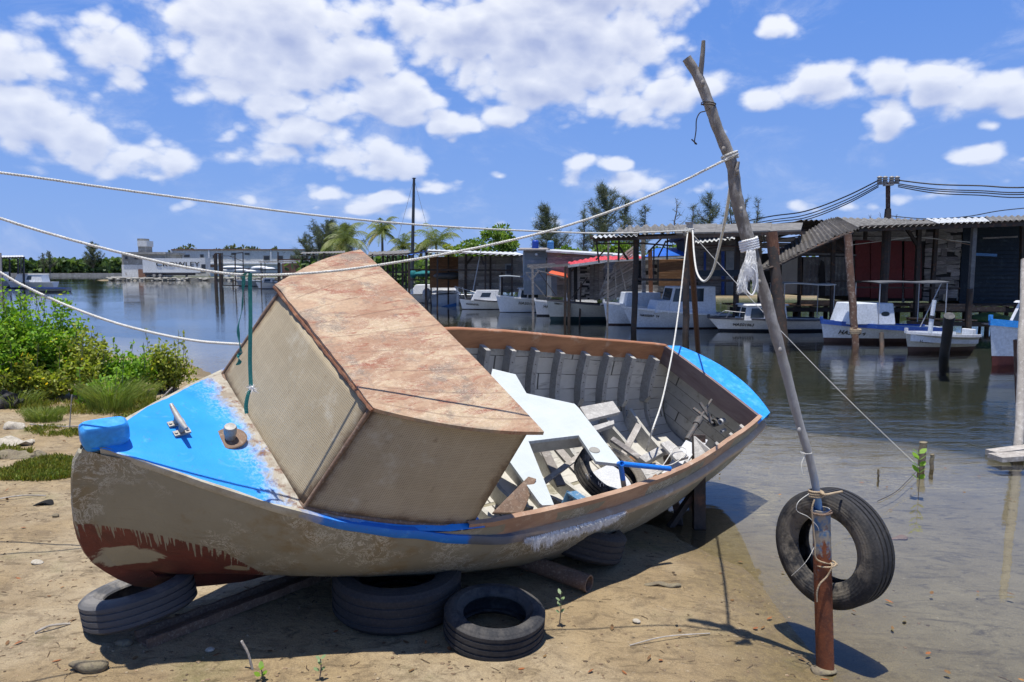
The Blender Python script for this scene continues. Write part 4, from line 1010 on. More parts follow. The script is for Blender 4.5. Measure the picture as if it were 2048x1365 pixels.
def tyre(label, c, nrm, R, ri, W, mat, spin=0.0, dent=0.0, group='old car tyres around the beached boat'):
    nrm = V(nrm).normalized(); mb = MB(); mb.lathe(tyre_profile(R, ri, W), 96)
    if dent:
        mb.v = [(x * (1 + dent * math.cos(2 * math.atan2(y, x))), y * (1 - dent * math.cos(2 * math.atan2(y, x))), z) for x, y, z in mb.v]
    # shoulder lugs
    k = len(tyre_profile(R, ri, W)); vv = []
    for i in range(96):
        for j in range(k):
            x, y, z = mb.v[i * k + j]; r = math.hypot(x, y)
            if i % 2 and R - .012 < r < R - .003 and abs(z) > W * .35: x *= 1 - .004 / r; y *= 1 - .004 / r
            vv.append((x, y, z))
    mb.v = vv
    o = mb.build('tyre', mat, smooth=True, auto=32); o.rotation_mode = 'QUATERNION'; o.location = c; o.rotation_quaternion = nrm.to_track_quat('Z', 'Y') @ Matrix.Rotation(spin, 3, 'Z').to_quaternion()
    tag(o, label, 'tyre', group); return o
g = gg(255, 1282); tyre('dusty grey tyre lying tilted on the sand under the bow', V((g.x - .04, g.y + .21, g.z + .125)), (-.19, .05, 1), .272, .160, .165, 'tyre_rubber_grey', .3, .03)
g = gg(775, 1275); c = V((g.x, g.y + .34, g.z + .12)); tyre('large worn tyre flat on the sand under the middle of the boat', c, (.02, -.03, 1), .355, .21, .235, 'tyre_rubber', .1)
tyre('tyre stacked on the large worn tyre, pressed against the hull', c + V((.05, .12, .235)), (-.02, .05, 1), .30, .18, .19, 'tyre_rubber', .5)
g = gg(986, 1326); tyre('small dark tyre flat on the sand, right of the large one under the hull', V((g.x, g.y + .262, g.z + .085)), (.06, -.10, 1), .262, .165, .165, 'tyre_rubber', .9)
g = gg(1165, 1172); tyre('dark tyre leaning in shade under the aft part of the hull', V((g.x + .02, g.y + .42, g.z + .16)), (.30, .12, 1), .30, .18, .20, 'tyre_rubber', .9)
tyre('muddy tyre with thread stitches lying inside the boat, under the blue handle', bw(bp(1222, 952, w=-.70)), BM.to_3x3() @ V((.16, -.12, 1)), .255, .18, .125, 'tyre_rubber_muddy', .2)
def stitches():
    m = MB(); k = 0
    for (x, y) in ((1172, 952), (1197, 968)):
        for j in range(4):
            a = bp(x + j * 3.2, y - 4 + (j % 2) * 3, w=-.60); b = bp(x + j * 3.2 - 2, y + 14 + (j % 2) * 4, w=-.68); m.tube([bw(a), bw(a.lerp(b, .5) + V((.004, -.004, 0))), bw(b)], .0022, 5)
    tag(m.build('stitching', 'white_fibre'), 'white thread stitches on the tread of the tyre inside the boat', 'thread')
stitches()
def channel():
    a = gg(283, 1290); b = gg(648, 1156); a.z += .03; b.z += .05; d = (b - a); side = V((d.y, -d.x, 0)).normalized(); n = 26; rows = []
    for i in range(n + 1):
        p = a.lerp(b, i / n); q = []
        for s, z in ((-.068, .0), (-.068, .05), (-.052, .05), (-.048, .016), (.048, .016), (.052, .046), (.068, .046), (.068, .0)):
            q.append(p + side * (s + .003 * noise.noise(V((i * .9, s * 50, 0)))) + V((0, 0, z - .03 + .006 * noise.noise(V((i * .8, z * 40, s * 9))))))
        rows.append(q)
    m = MB(); m.loft(rows, closed=True); o = len(m.v); m.v += [tuple(x) for x in rows[0]] + [tuple(x) for x in rows[-1]]; m.face(range(o, o + 8)); m.face(range(o + 8, o + 16)[::-1])
    tag(m.build('channel_beam', 'rusty_brown_metal'), 'long brown channel beam on the sand, running from the bow tyre under the hull', 'beam')
channel()
def ground_pipe():
    a = gg(1178, 1186); a.z += .055; b = a + V((-.62, .42, .06)); R = Matrix.Identity(4); d = (b - a).normalized(); L = (b - a).length
    m = MB(); m.lathe([(.052, 0), (.052, L), (.044, L), (.044, 0)], 28, Matrix.Translation(a) @ d.to_track_quat('Z', 'Y').to_matrix().to_4x4())
    tag(m.build('rusty_pipe', 'rusty_brown_metal', smooth=True, auto=40), 'open-ended rusty pipe with blue paint traces lying in shade under the hull', 'pipe')
ground_pipe()
def stern_prop():
    m = MB(); a = gg(1418, 1092); a.z -= .25; top = V((1.66, 6.35, .62)); a = V((a.x + .02, a.y + .35, -.2)); m.beam(a, V((a.x + .0, a.y + .1, .72)), .09, .07, up=(0, 1, 0)); m.beam(V((a.x - .10, a.y + .1, -.15)), V((a.x - .24, a.y + .15, .55)), .05, .05); m.beam(V((a.x - .28, a.y + .05, -.1)), V((a.x + .03, a.y + .1, .35)), .06, .04)
    tag(m.build('timber_prop', 'dark_wood'), 'dark timber prop holding up the stern at the water edge', 'prop')
stern_prop()

# ---------------------------------------------------------------- the leaning mooring pole, its pipe, tyre and lashings
pb = gg(1657, 1342); PY = pb.y
def pipe_post():
    top = at(1642, 1018, PY + .0); bot = V((pb.x, pb.y, pb.z - .25)); d = top - bot; L = d.length; m = MB(); r = .0425
    prof = [(r, 0)] + [(r + .0012 * noise.noise(V((i * .9, 1, 4))), L * i / 40) for i in range(1, 41)] + [(r - .006, L), (r - .006, 0)]
    m.lathe(prof, 28, close=True); o = m.build('pipe_post', 'painted_rusty_pipe', smooth=True, auto=50); o.location = bot; o.rotation_mode = 'QUATERNION'; o.rotation_quaternion = d.normalized().to_track_quat('Z', 'Y')
    tag(o, 'rusty upright pipe standing in wet sand, with a bare branch stuck in its top', 'pipe')
pipe_post()
BPX = [(1646,1075,.017),(1640,1030,.0195),(1635,1000,.020),(1628,955,.021),(1616,905,.0215),(1601,855,.0225),(1586,800,.024),(1571,740,.0265),(1556,685,.0285),(1543,640,.030),(1529,590,.0315),(1514,545,.0335),(1502,500,.035),(1490,460,.0345),(1480,425,.033),(1471,385,.032),(1467,345,.031),(1460,318,.030),(1447,285,.029),(1434,255,.028),(1424,225,.0275),(1415,200,.027),(1404,172,.0265),(1395,152,.0255),(1385,135,.0245),(1373,117,.0245)]
BP = [at(x, y, PY + .02) for x, y, r in BPX]; BPR = [r * .9 for *_, r in BPX]
def branch():
    P = smoothpath(BP, 6); n = len(P); R = [itp(i / (n - 1), [j / (len(BP) - 1) for j in range(len(BP))], BPR) * (1 + .10 * noise.noise(V((i * .21, 3, 7)))) for i in range(n)]
    m = MB(); m.tube(P, R, 14, jit=.03)
    for (x, y) in ((1403, 168), (1478, 420), (1470, 345), (1561, 700), (1520, 565), (1451, 300), (1600, 860)):
        p = at(x + ru(-6, 6), y, PY + .0); s = bmsphere(p + V((0, -.012, 0)), .010, (1, .9, 1.5)); m.add(*s)
    o = m.build('branch_pole', 'branch_bark', smooth=True); tag(o, 'long grey crooked branch leaning up out of the rusty pipe, forked at the top', 'pole')
    k = MB(); k.tube(smoothpath([at(1399, 160, PY + .02), at(1402, 140, PY + .01), at(1405, 112, PY), at(1407, 82, PY)], 5), [.015 - .006 * i / 15 for i in range(16)], 9, jit=.05); k.build('fork_twig', 'branch_bark', parent=o, smooth=True)
    k = MB(); k.tube(smoothpath([at(1470, 352, PY + .0), at(1474, 338, PY - .01), at(1477, 324, PY - .01)], 4), [.012 - .005 * i / 8 for i in range(9)], 8, jit=.08); k.build('side_stub', 'branch_bark', parent=o, smooth=True)
def bmsphere(c, r, sc=(1, 1, 1), nu=10, nv=6):
    vs = []; fs = []
    for j in range(nv + 1):
        a = math.pi * j / nv
        for i in range(nu):
            b = 2 * math.pi * i / nu; vs.append(V((c[0] + r * sc[0] * math.sin(a) * math.cos(b), c[1] + r * sc[1] * math.sin(a) * math.sin(b), c[2] + r * sc[2] * math.cos(a))))
    for j in range(nv):
        for i in range(nu): fs.append((j * nu + i, j * nu + (i + 1) % nu, (j + 1) * nu + (i + 1) % nu, (j + 1) * nu + i))
    return vs, fs
branch()
TC = at(1664, 1095, PY + .155)
tyre('worn tyre with muddy sidewall hanging from the rusty pipe', TC, V((-.84, -.54, .03)), .300, .172, .170, 'tyre_rubber_muddy', 1.2, 0, None)
def ringpts(c, d, r, turns, rise, n=14, ph=0):
    d = V(d).normalized(); x = d.cross(V((0, 1, .1))).normalized(); y = d.cross(x); return [V(c) + (x * math.cos(ph + 2 * math.pi * i / n) + y * math.sin(ph + 2 * math.pi * i / n)) * r + d * rise * i / n for i in range(int(turns * n) + 1)]
def lashings():
    dpipe = (at(1642, 1018, PY) - pb).normalized(); dz = V((0, 0, 1))
    c = at(1632, 992, PY + .01); m = rope_mb(ringpts(c, dz, .033, 2.3, .012), .006, .03)
    e = ringpts(c, dz, .033, 2.3, .012)[-1]
    m2 = rope_mb([e, at(1650, 990, PY - .05), at(1668, 987, PY - .02), at(1684, 984, PY + .05)], .0065, .03); o = len(m.v); m.v += m2.v; m.f += [tuple(i + o for i in f) for f in m2.f]; m.m += m2.m; m.c += m2.c
    tag(m.build('lashing', 'rope_tan', smooth=True), 'tan rope lashing round the branch and over the top of the hanging tyre', 'rope')
    P = [at(1629, 1000, PY - .045), at(1624, 1018, PY - .05), at(1626, 1050, PY - .05), at(1630, 1090, PY - .05), at(1634, 1120, PY - .05)]
    c = at(1650, 1127, PY); P2 = ringpts(c, dpipe, .05, 1.35, .0, ph=2.6)
    P3 = [at(1664, 1130, PY - .05), at(1655, 1152, PY - .055), at(1640, 1168, PY - .055), at(1634, 1185, PY - .052), at(1634, 1205, PY - .05)]
    tag(rope_mb(P + P2 + P3, .0045, .026).build('rope', 'rope_tan', smooth=True), 'tan rope wound down the front of the rusty pipe', 'rope')
    c = at(1643, 1024, PY); tag(rope_mb(ringpts(c, dpipe, .047, 1.2, .0, ph=.5) + [at(1662, 1022, PY - .03)], .0055, .03).build('wire_tie', 'rusty_brown_metal', smooth=True), 'rusty wire tie around the rim of the pipe under the branch end', 'wire')
    m = MB(); m.tube(smoothpath([at(1618, 988, PY - .03), at(1597, 1004, PY - .05), at(1594, 1022, PY - .05), at(1616, 1034, PY - .05), at(1634, 1052, PY - .05), at(1638, 1062, PY - .047)], 6), .0016, 5)
    k = MB(); k.tube(smoothpath([at(1629, 1094, PY - .048), at(1612, 1124, PY - .07), at(1583, 1152, PY - .02)], 6), .0012, 5); tag(k.build('thin_line', 'rope_white'), 'short pale cord end across the lower left of the hanging tyre', 'cord')
    k = MB(); k.tube(ringpts(at(1612, 906, PY + .01), dz, .026, 1.2, .004) + smoothpath([at(1612, 908, PY), at(1603, 928, PY - .02), at(1606, 950, PY - .03)], 6), .0016, 5); tag(k.build('thin_line', 'rope_white'), 'pale cord tied round the branch a little above the tyre', 'cord')
    tag(m.build('thin_line', 'rope_white'), 'thin pale cord looped between the branch and the hanging tyre', 'cord')
    # black wire near the top
    m = MB(); m.tube(smoothpath(ringpts(at(1416, 213, PY + .02), (.2, 0, 1), .033, 1.6, .01) + [at(1412, 222, PY - .03), at(1400, 226, PY - .03), at(1393, 240, PY - .03), at(1392, 262, PY - .03), at(1389, 285, PY - .03), at(1394, 289, PY - .03)], 4), .0026, 6); m.tube([at(1394, 289, PY - .03), at(1383, 279, PY - .03)], .003, 6)
    tag(m.build('black_wire', 'wire_black', smooth=True), 'black wire twisted round the upper branch with its end hanging free', 'wire')
    # frayed white fibres
    c = at(1500, 500, PY + .02); m = rope_mb(ringpts(c, (-.2, 0, 1), .041, 4.5, .011), .0065, .03); fr = MB()
    for i in range(800):
        s = rnd(); a = at(1502 + ru(-9, 9), ru(500, 530), PY - .035 + ru(-.01, .01)); k = random.choice((0, 0, 1, 2))
        if k == 0: P = [a, at(1490 + ru(-9, 6), 548 + ru(-10, 10), PY - .05), at(1483 + ru(-10, 12), 575 + ru(-12, 15), PY - .05 + ru(-.02, .02))]
        elif k == 1: P = [a, at(1508 + ru(-5, 7), 545 + ru(-8, 8), PY - .055), at(1511 + ru(-7, 7), 572 + ru(-12, 14), PY - .05)]
        else: P = [a, at(1500 + ru(-10, 10), 532 + ru(-5, 8), PY - .06), at(1497 + ru(-14, 12), 552 + ru(-10, 12), PY - .06)]
        P = smoothpath(P, 3); gsh = ru(.85, 1.1); fr.tint = (gsh, gsh, gsh)
        for p, q in zip(P[:-1], P[1:]): fr.blade(p, q + V((ru(-.003, .003), ru(-.003, .003), ru(-.003, .003))), .0022, side=V((1, ru(-.5, .5), .3)))
    o = m.build('frayed_rope', 'white_fibre', smooth=True); tag(o, 'frayed white rope knotted round the branch with shaggy loose ends', 'rope'); fr.build('frayed_ends', 'white_fibre', parent=o)
    k = MB(); k.tube(smoothpath([at(1492, 548, PY - .06), at(1489, 572, PY - .06), at(1496, 585, PY - .06), at(1505, 590, PY - .06), at(1513, 570, PY - .06), at(1511, 545, PY - .06), at(1503, 535, PY - .06)], 6), .004, 6); k.build('rope_loop', 'white_fibre', parent=o)
lashings()

# ---------------------------------------------------------------- ropes
PD = 8.0
ptop = at(1379, 462, PD)
tag(rope_mb([at(-420, 300, 4.2), at(0, 346, 4.5)] + [at(x, y, 1 / ((1 / 4.5) * (1 - k) + (1 / PD) * k)) for x, y, k in ((200, 374, .14), (420, 404, .3), (640, 432, .46), (850, 451, .61), (1050, 462, .76), (1220, 467, .88))] + [ptop + V((0, -.06, 0))], .0085, .05).build('mooring_rope', 'rope_white', smooth=True), 'upper white rope stretched from the far left to the pipe head in the water', 'rope')
mid = [(-430, 250, 2.7), (-200, 365, 2.85), (0, 437, 3.0), (150, 482, 3.08), (300, 520, 3.15), (400, 540, 3.2), (490, 550, 3.25), (600, 548, 3.3), (720, 536, 3.36), (870, 512, 3.42), (1000, 486, 3.47), (1120, 456, 3.51), (1240, 416, 3.55), (1350, 370, 3.57), (1448, 322, PY - .01)]
tag(rope_mb([at(*q) for q in mid] + ringpts(at(1461, 318, PY + .02), (-.3, 0, 1), .036, 2.2, .012, ph=3.3), .0062, .036).build('mooring_rope', 'rope_white', smooth=True), 'sagging white rope over the cabin, tied to the crooked branch', 'rope')
low = [(-430, 200, 4.6), (-200, 420, 4.62), (0, 545, 4.65), (60, 578, 4.65), (140, 614, 4.64), (230, 646, 4.62), (320, 669, 4.55), (400, 683, 4.45), (482, 689, 4.3)]
tag(rope_mb([at(*q) for q in low], .0088, .05).build('mooring_rope', 'rope_white', smooth=True), 'lowest white rope, from the left edge over the bush to the cabin', 'rope')
tag(rope_mb([at(1463, 335, PY + .05), at(1461, 370, PY + .2), at(1452, 430, PY + .7), at(1437, 500, PY + 1.5), at(1424, 545, PY + 2.3), at(1408, 563, PY + 2.9), at(1394, 545, PY + 3.4), at(1388, 505, PY + 3.9), at(1386, 470, PY + 4.25), ptop + V((.02, -.06, .0))], .0095, .06).build('hanging_rope', 'rope_white', smooth=True), 'slack white rope drooping in a loop between the branch and the pipe head', 'rope')
hb_ = bw(V((3.75, .05, -1.25)))
ip = bw(bp(1292, 902, w=-1.0))
tag(rope_mb([ptop + V((-.03, -.05, -.02)), at(1369, 520, 7.3), at(1360, 600, 6.9), at(1349, 680, 6.45), at(1338, 740, 6.1), at(1322, 810, 5.75), at(1305, 860, 5.45), ip], .0075, .05).build('hanging_rope', 'rope_white', smooth=True), 'white rope falling from the pipe head into the open boat', 'rope')
P = [bw(bp(x, y, w=-.82)) for x, y in ((1310, 925), (1330, 932), (1352, 925), (1372, 906), (1368, 896), (1348, 897), (1342, 907), (1325, 932), (1308, 946), (1285, 950))]
tag(rope_mb(P, .004, .03).build('line_coil', 'rope_white', smooth=True), 'thin pale line coiled on the loose boards inside the boat', 'rope')
def thinline(label, pts, r, name='thin_line', mat='rope_white', cat='line', smooth=True):
    m = MB(); m.tube(smoothpath(pts, 8) if len(pts) > 2 else pts, r, 5); return tag(m.build(name, mat), label, cat)
st_ = gp(1838, 935, .12)
thinline('thin taut line from the pipe head down to the seedling stake', sag(ptop, st_, .06), .0032)
thinline('dark slack line trailing in the shallows beside the seedling stake', [gp(1838, 938, .02), gp(1815, 962, .015), gp(1790, 985, .01), gp(1755, 1003, .01)], .003, mat='wire_black')
# strap
def strap():
    a = at(494, 549, 3.25); m = MB()
    def rib(P, w, mbx, tw=0):
        P = resample(smoothpath(P, 8), .012); rows = []
        for i, p in enumerate(P):
            ang = tw * i / len(P) + .5 * noise.noise(V((i * .06, 3, 1))); x = V((math.cos(ang), math.sin(ang), 0)) * w(i / len(P)); n = V((-math.sin(ang), math.cos(ang), 0)) * .001
            rows.append([p - x - n, p + x - n, p + x + n, p - x + n])
        mbx.loft(rows, closed=True)
    o = thing('strap', a, 'teal webbing strap knotted over the rope in front of the cabin', 'strap')
    rib([at(484, 556, 3.27), at(490, 548, 3.23), at(500, 547, 3.22), at(500, 560, 3.23), at(501, 640, 3.24), at(500, 720, 3.25), at(502, 775, 3.25)], lambda t: .0085, m, .3); m.build('long_tail', 'strap_teal', parent=o)
    m = MB(); rib([at(502, 775, 3.25), at(496, 790, 3.245), at(492, 812, 3.24), at(494, 832, 3.24)], lambda t: .007 + .003 * t, m, 1.2); m.build('tail_end', 'strap_teal', parent=o)
    m = MB(); m.add(*bmsphere(at(503, 777, 3.245), .012, (1, .8, .9))); 
    for i in range(60):
        p = at(504, 776, 3.24); m.blade(p, p + V((ru(-.03, .03), ru(-.02, .02), ru(-.03, .02))), .003)
    m.build('strap_knot', 'white_fibre', parent=o)
    m = MB(); rib([at(488, 552, 3.24), at(486, 580, 3.25), at(484, 620, 3.27), at(477, 650, 3.27), at(477, 670, 3.28), at(482, 705, 3.28)], lambda t: .005 + .003 * math.sin(t * 20), m, 4); m.build('short_tail', 'strap_teal', parent=o)
    m = MB(); rib([at(482, 705, 3.28), at(476, 714, 3.27), at(480, 722, 3.27), at(475, 731, 3.28)], lambda t: .010, m, 5); m.build('frayed_knot', 'strap_teal', parent=o)
strap()

# ---------------------------------------------------------------- posts standing in the water
def post_thing(name, label, top, bot, r0, r1, mat, lean=None, n=10, below=.9, extra=None, kinks=.01):
    top, bot = V(top), V(bot); b2 = bot + (bot - top).normalized() * below; m = MB(); K = 14
    P = [b2.lerp(top, i / K) + V((noise.noise(V((i * .8, bot.x, 1))), noise.noise(V((i * .8, bot.x, 9))), 0)) * kinks * (1 if 0 < i < K else 0) for i in range(K + 1)]
    m.tube(P, [r0 + (r1 - r0) * i / K for i in range(K + 1)], n, jit=.04); o = m.build(name, mat, smooth=True, auto=50); tag(o, label, 'post'); return o
o = post_thing('pipe_pile', 'rusty leaning pipe behind the transom, its flanged head holding the ropes', at(1379, 458, PD), gp(1400, 760, 0) * 1.0, .040, .036, 'rusty_steel', kinks=0)
m = MB(); c = at(1379, 455, PD); m.lathe([(.034, -.03), (.034, .035), (.045, .035), (.047, .055), (.036, .055), (.026, .05), (.026, -.03)], 20, Matrix.Translation(c)); m.build('flange', 'galvanised', parent=o, smooth=True, auto=40)
m = MB(); m.lathe([(.030, -.02), (.036, .0), (.030, .02), (.02, .0)], 16, Matrix.Translation(c + V((-.05, -.03, -.06))) @ Matrix.Rotation(1.3, 4, 'Y')); m.build('side_socket', 'galvanised', parent=o, smooth=True)
m2 = rope_mb(ringpts(c + V((0, 0, -.05)), (0, 0, 1), .044, 3.2, .012), .008, .05); tag(m2.build('rope_turns', 'rope_white', smooth=True), 'turns of white rope tied round the flanged pipe head', 'rope')
post_thing('mooring_piling', 'brown leaning piling with rope ties in front of the red wall', at(1695, 470, 20.2), gp(1711, 693), .085, .105, 'rusty_post', kinks=.03)
o_ = MB(); o_.tube(ringpts(at(1711, 667, 19.4) , (0, 0, 1), .13, 3, .04), .02, 6); tag(o_.build('rope_tie', 'rope_tan'), 'tan rope tie round the foot of the leaning brown piling', 'rope')
post_thing('mooring_stump', 'short dark stump sticking out of the water between blue-railed boat and rowboat', at(1763, 667, 19.8), gp(1764, 693), .055, .06, 'dark_wood', n=8)
post_thing('mooring_stump', 'thick black leaning stump right beside the white rowboat', at(1899, 632, 16.4), gp(1888, 713), .10, .11, 'bottom_black', n=12)
o = post_thing('mooring_post', 'tall grey post with rusty sleeve standing at the right edge of the picture', at(2050, 520, 9.0), gp(2038, 905), .050, .042, 'driftwood', kinks=.02)
m = MB(); m.tube([at(2036, 680, 9.0), at(2041, 830, 9.0)], .050, 12); m.build('rusty_sleeve', 'rusty_post', parent=o, smooth=True, auto=40)
post_thing('stake', 'mossy broken stake behind the mangrove seedling', gp(1844, 935) + V((0, 0, .26)), gp(1842, 935), .030, .038, 'stone_dark', n=8, below=.3)
post_thing('stake', 'thin mossy stake just right of the broken stake', gp(1863, 938) + V((0, 0, .15)), gp(1863, 938), .018, .02, 'stone_dark', n=7, below=.3)
post_thing('stake', 'tiny twig stake poking from the shallows left of the seedling', gp(1756, 957) + V((0, 0, .09)), gp(1756, 957), .008, .010, 'stone_dark', n=6, below=.2)
o = board('', 'floating_plank', [(0,0)] * 3, -1, .01, 'driftwood') if False else None
m = MB(); a = gp(1990, 916, .04); b = gp(2100, 908, .06); m.beam(a, b, .20, .05); m.beam(a + V((.1, .22, -.01)), b + V((0, .25, 0)), .15, .06); tag(m.build('floating_plank', 'driftwood'), 'weathered planks floating round the foot of the right edge post', 'plank')

# ================================================================ moored boats
def vessel(label, bowpx, heading, L, beam, fb_b, fb_s, hull='white_paint', bottom='bottom_black', rail=None, boot=.10, flare=.78, rake=.35, cabins=(), txt=None, txtpos=(.10, .62), txtmat='letter_dark', txth=.16, txtshear=0.0, openb=False, group='boats moored at the shacks', cat='boat', name='moored_boat', deckmat=None, pitsheer=.0, zoff=0.0, transom_aft=True, railh=.05):
    p0 = gp(*bowpx, 0) if len(bowpx) == 2 else V(bowpx); o = thing(name, (p0.x, p0.y, zoff), label, cat, math.radians(heading), group); K = dict(parent=o, world=False)
    N = 22
    def sec(t):
        hb_ = beam / 2 * (1 - (1 - min(1, t / .62)) ** 2.1) * (1 - .22 * max(0, (t - .62) / .38) ** 2); sh = fb_s + (fb_b - fb_s) * (1 - t) ** 1.7
        return hb_, sh
    def hp(t, k, side):  # k 0 keel ..1 sheer
        hb_, sh = sec(t); z = -.22 + (sh + .22) * k; wl = flare * (1 - .25 * (1 - t)); wfac = (k ** .55) * (wl + (1 - wl) * k); x = t * L - rake * max(0, z) / max(fb_b, .1) * (1 - t) ** 3 * 1.0 - .0
        return V((x, side * max(hb_ * wfac, .004), z))
    zb = boot
    def rows_between(ks_fn):
        out = []
        for side in (-1, 1):
            out.append([[hp(i / N, k, side) for k in ks_fn(i / N)] for i in range(N + 1)])
        return out
    def kz(t, z): hb_, sh = sec(t); return max(0, min(1, (z + .22) / (sh + .22)))
    up = rows_between(lambda t: [kz(t, zb) + (1 - kz(t, zb)) * j / 5 for j in range(6)])
    lo = rows_between(lambda t: [kz(t, zb) * j / 4 for j in range(5)])
    m = MB()
    for sd, r in zip((-1, 1), up): m.loft(r, flip=sd < 0)
    tr = [up[0][-1][j] for j in range(6)] + [up[1][-1][j] for j in range(5, -1, -1)]; o_ = len(m.v); m.v += [tuple(q) for q in tr]; m.face(range(o_, o_ + 12))
    m.build('hull', hull, smooth=True, auto=50, **K)
    m = MB()
    for sd, r in zip((-1, 1), lo): m.loft(r, flip=sd < 0)
    tr = [lo[0][-1][j] for j in range(5)] + [lo[1][-1][j] for j in range(4, -1, -1)]; o_ = len(m.v); m.v += [tuple(q) for q in tr]; m.face(range(o_, o_ + 10))
    m.build('bottom', bottom, smooth=True, auto=50, **K)
    # deck or open well
    m = MB(); dk = [[], []]
    if openb:
        for sd in (-1, 1):
            rows = []
            for i in range(1, N + 1):
                t = i / N; a = hp(t, 1, sd); a.z -= .0; i1 = V((a.x, a.y * .90, a.z)); i2 = V((a.x, a.y * .82, a.z - .22)); i3 = V((a.x, 0, a.z - .26)); rows.append([a, i1, i2, i3])
            m.loft(rows, flip=sd > 0)
    else:
        m.loft([[hp(i / N, 1, -1) - V((0, 0, .035)), hp(i / N, 1, -1) * .5 + hp(i / N, 1, 1) * .5 - V((0, 0, .015)), hp(i / N, 1, 1) - V((0, 0, .035))] for i in range(N + 1)])
    m.build('well' if openb else 'deck', deckmat or hull, **K)
    m = MB()
    for sd in (-1, 1):
        rows = []
        for i in range(N + 1):
            a = hp(i / N, 1, sd); n = V((0, sd, 0)); rows.append([a + n * .018 + V((0, 0, .012)), a + n * .018 + V((0, 0, -railh)), a - n * .02 + V((0, 0, -railh)), a - n * .035 + V((0, 0, .012))])
        m.loft(rows, closed=True, flip=sd > 0)
    m.build('gunwale', rail or hull, **K)
    m = MB(); m.box(hp(0, 1, 1) * .5 + hp(0, 1, -1) * .5 + V((.02, 0, .03)), (.07, .05, .12)); m.build('stem_post', rail or hull, **K)
    for c in cabins:
        x0, x1, w, z0, z1 = c['x0'], c['x1'], c['w'], c['z0'], c['z1']; fs = c.get('fs', .15); bs = c.get('bs', .05); tp = c.get('tp', .9)
        m = MB(); B = [V((x0, -w / 2, z0)), V((x1, -w / 2, z0)), V((x1, w / 2, z0)), V((x0, w / 2, z0))]; T = [V((x0 + fs, -w / 2 * tp, z1)), V((x1 - bs, -w / 2 * tp, z1)), V((x1 - bs, w / 2 * tp, z1)), V((x0 + fs, w / 2 * tp, z1))]
        m.hexa(B, T); cab = m.build('cabin', c.get('mat', hull), bevel=.02, **K)
        if c.get('roof'):
            m = MB(); e = c.get('ov', .06); m.hexa([V((x0 + fs - e, -w / 2 * tp - e, z1)), V((x1 - bs + e, -w / 2 * tp - e, z1)), V((x1 - bs + e, w / 2 * tp + e, z1)), V((x0 + fs - e, w / 2 * tp + e, z1))], [V((x0 + fs - e * .5, -w / 2 * tp - e * .5, z1 + .045)), V((x1 - bs + e * .5, -w / 2 * tp - e * .5, z1 + .045)), V((x1 - bs + e * .5, w / 2 * tp + e * .5, z1 + .045)), V((x0 + fs - e * .5, w / 2 * tp + e * .5, z1 + .045))]); m.build('roof', c['roof'], parent=cab, world=False)
        for sd in (-1, 1):
            for (a, b, lo_, hi) in c.get('win', ()):  # fractions along the side
                def q(s, k): 
                    p = B[0].lerp(B[1], s).lerp(T[0].lerp(T[1], s), k); p.y = -p.y * sd if sd > 0 else p.y; return p
                m = MB(); n = V((0, sd * .006, 0)); P = [q(a, lo_), q(b, lo_), q(b, hi), q(a, hi)]; m.poly([p + n for p in P], -n * 1.5); m.build('window', 'dark_glass', parent=cab, world=False)
        for (a, b, lo_, hi) in c.get('fwin', ()):
            def q(s, k): return B[0].lerp(B[3], s).lerp(T[0].lerp(T[3], s), k)
            m = MB(); P = [q(a, lo_), q(b, lo_), q(b, hi), q(a, hi)]; m.poly([p + V((-.006, 0, 0)) for p in P], V((.01, 0, 0))); m.build('window', 'dark_glass', parent=cab, world=False)
        if c.get('port'):
            s, k, rx, rz = c['port']; p = B[0].lerp(B[1], s).lerp(T[0].lerp(T[1], s), k); m = MB(); m.poly([p + V((math.cos(i * .3927) * rx, -.008, math.sin(i * .3927) * rz)) for i in range(16)], V((0, .01, 0))); m.build('porthole', 'dark_glass', parent=cab, world=False)
    if txt:
        t0, k = txtpos; a = hp(t0, k, -1); b = hp(t0 + .25, k, -1); mt = o.matrix_basis; n = (b - a).cross(V((0, 0, 1))).normalized()
        up_ = (hp(t0, min(1, k + .2), -1) - hp(t0, k - .1, -1)); off = V((0, -.02, 0))
        text_part('lettering', txt, o, txtmat, mt @ (a + off + V((0, -.012, 0))), mt.to_3x3() @ (b - a), mt.to_3x3() @ up_, txth, txtshear, depth=.02)
    return o, sec, hp
def tubes_part(o, name, mat, segs, r=.018, n=6):
    for s in segs:
        m = MB(); m.tube([V(p) for p in s], r, n); m.build(name, mat, parent=o, world=False)
def awning(o, x0, x1, w, z, h0, mat, th=.03, slope=0, pmat='mast_metal', sag_=.05):
    m = MB(); rows = []
    for i in range(9):
        s = i / 8; rows.append([V((x0 + (x1 - x0) * s, y * w / 2, z + slope * s + sag_ * math.sin(s * math.pi * 2) * .4 + .03 * (1 - y * y))) for y in (-1, -.5, 0, .5, 1)])
    m.loft(rows); m.loft([[p - V((0, 0, th)) for p in r] for r in rows], flip=True); e = [r[0] for r in rows]; m.loft([[p, p - V((0, 0, th))] for p in e]); e = [r[-1] for r in rows]; m.loft([[p, p - V((0, 0, th))] for p in e])
    a = m.build('awning', mat, parent=o, world=False)
    tubes_part(o, 'awning_pole', pmat, [[(x, y * w / 2 * .95, h0), (x, y * w / 2 * .95, z - .01 + slope * s)] for x, s in ((x0 + .05, 0), (x1 - .05, 1)) for y in (-1, 1)], .014)
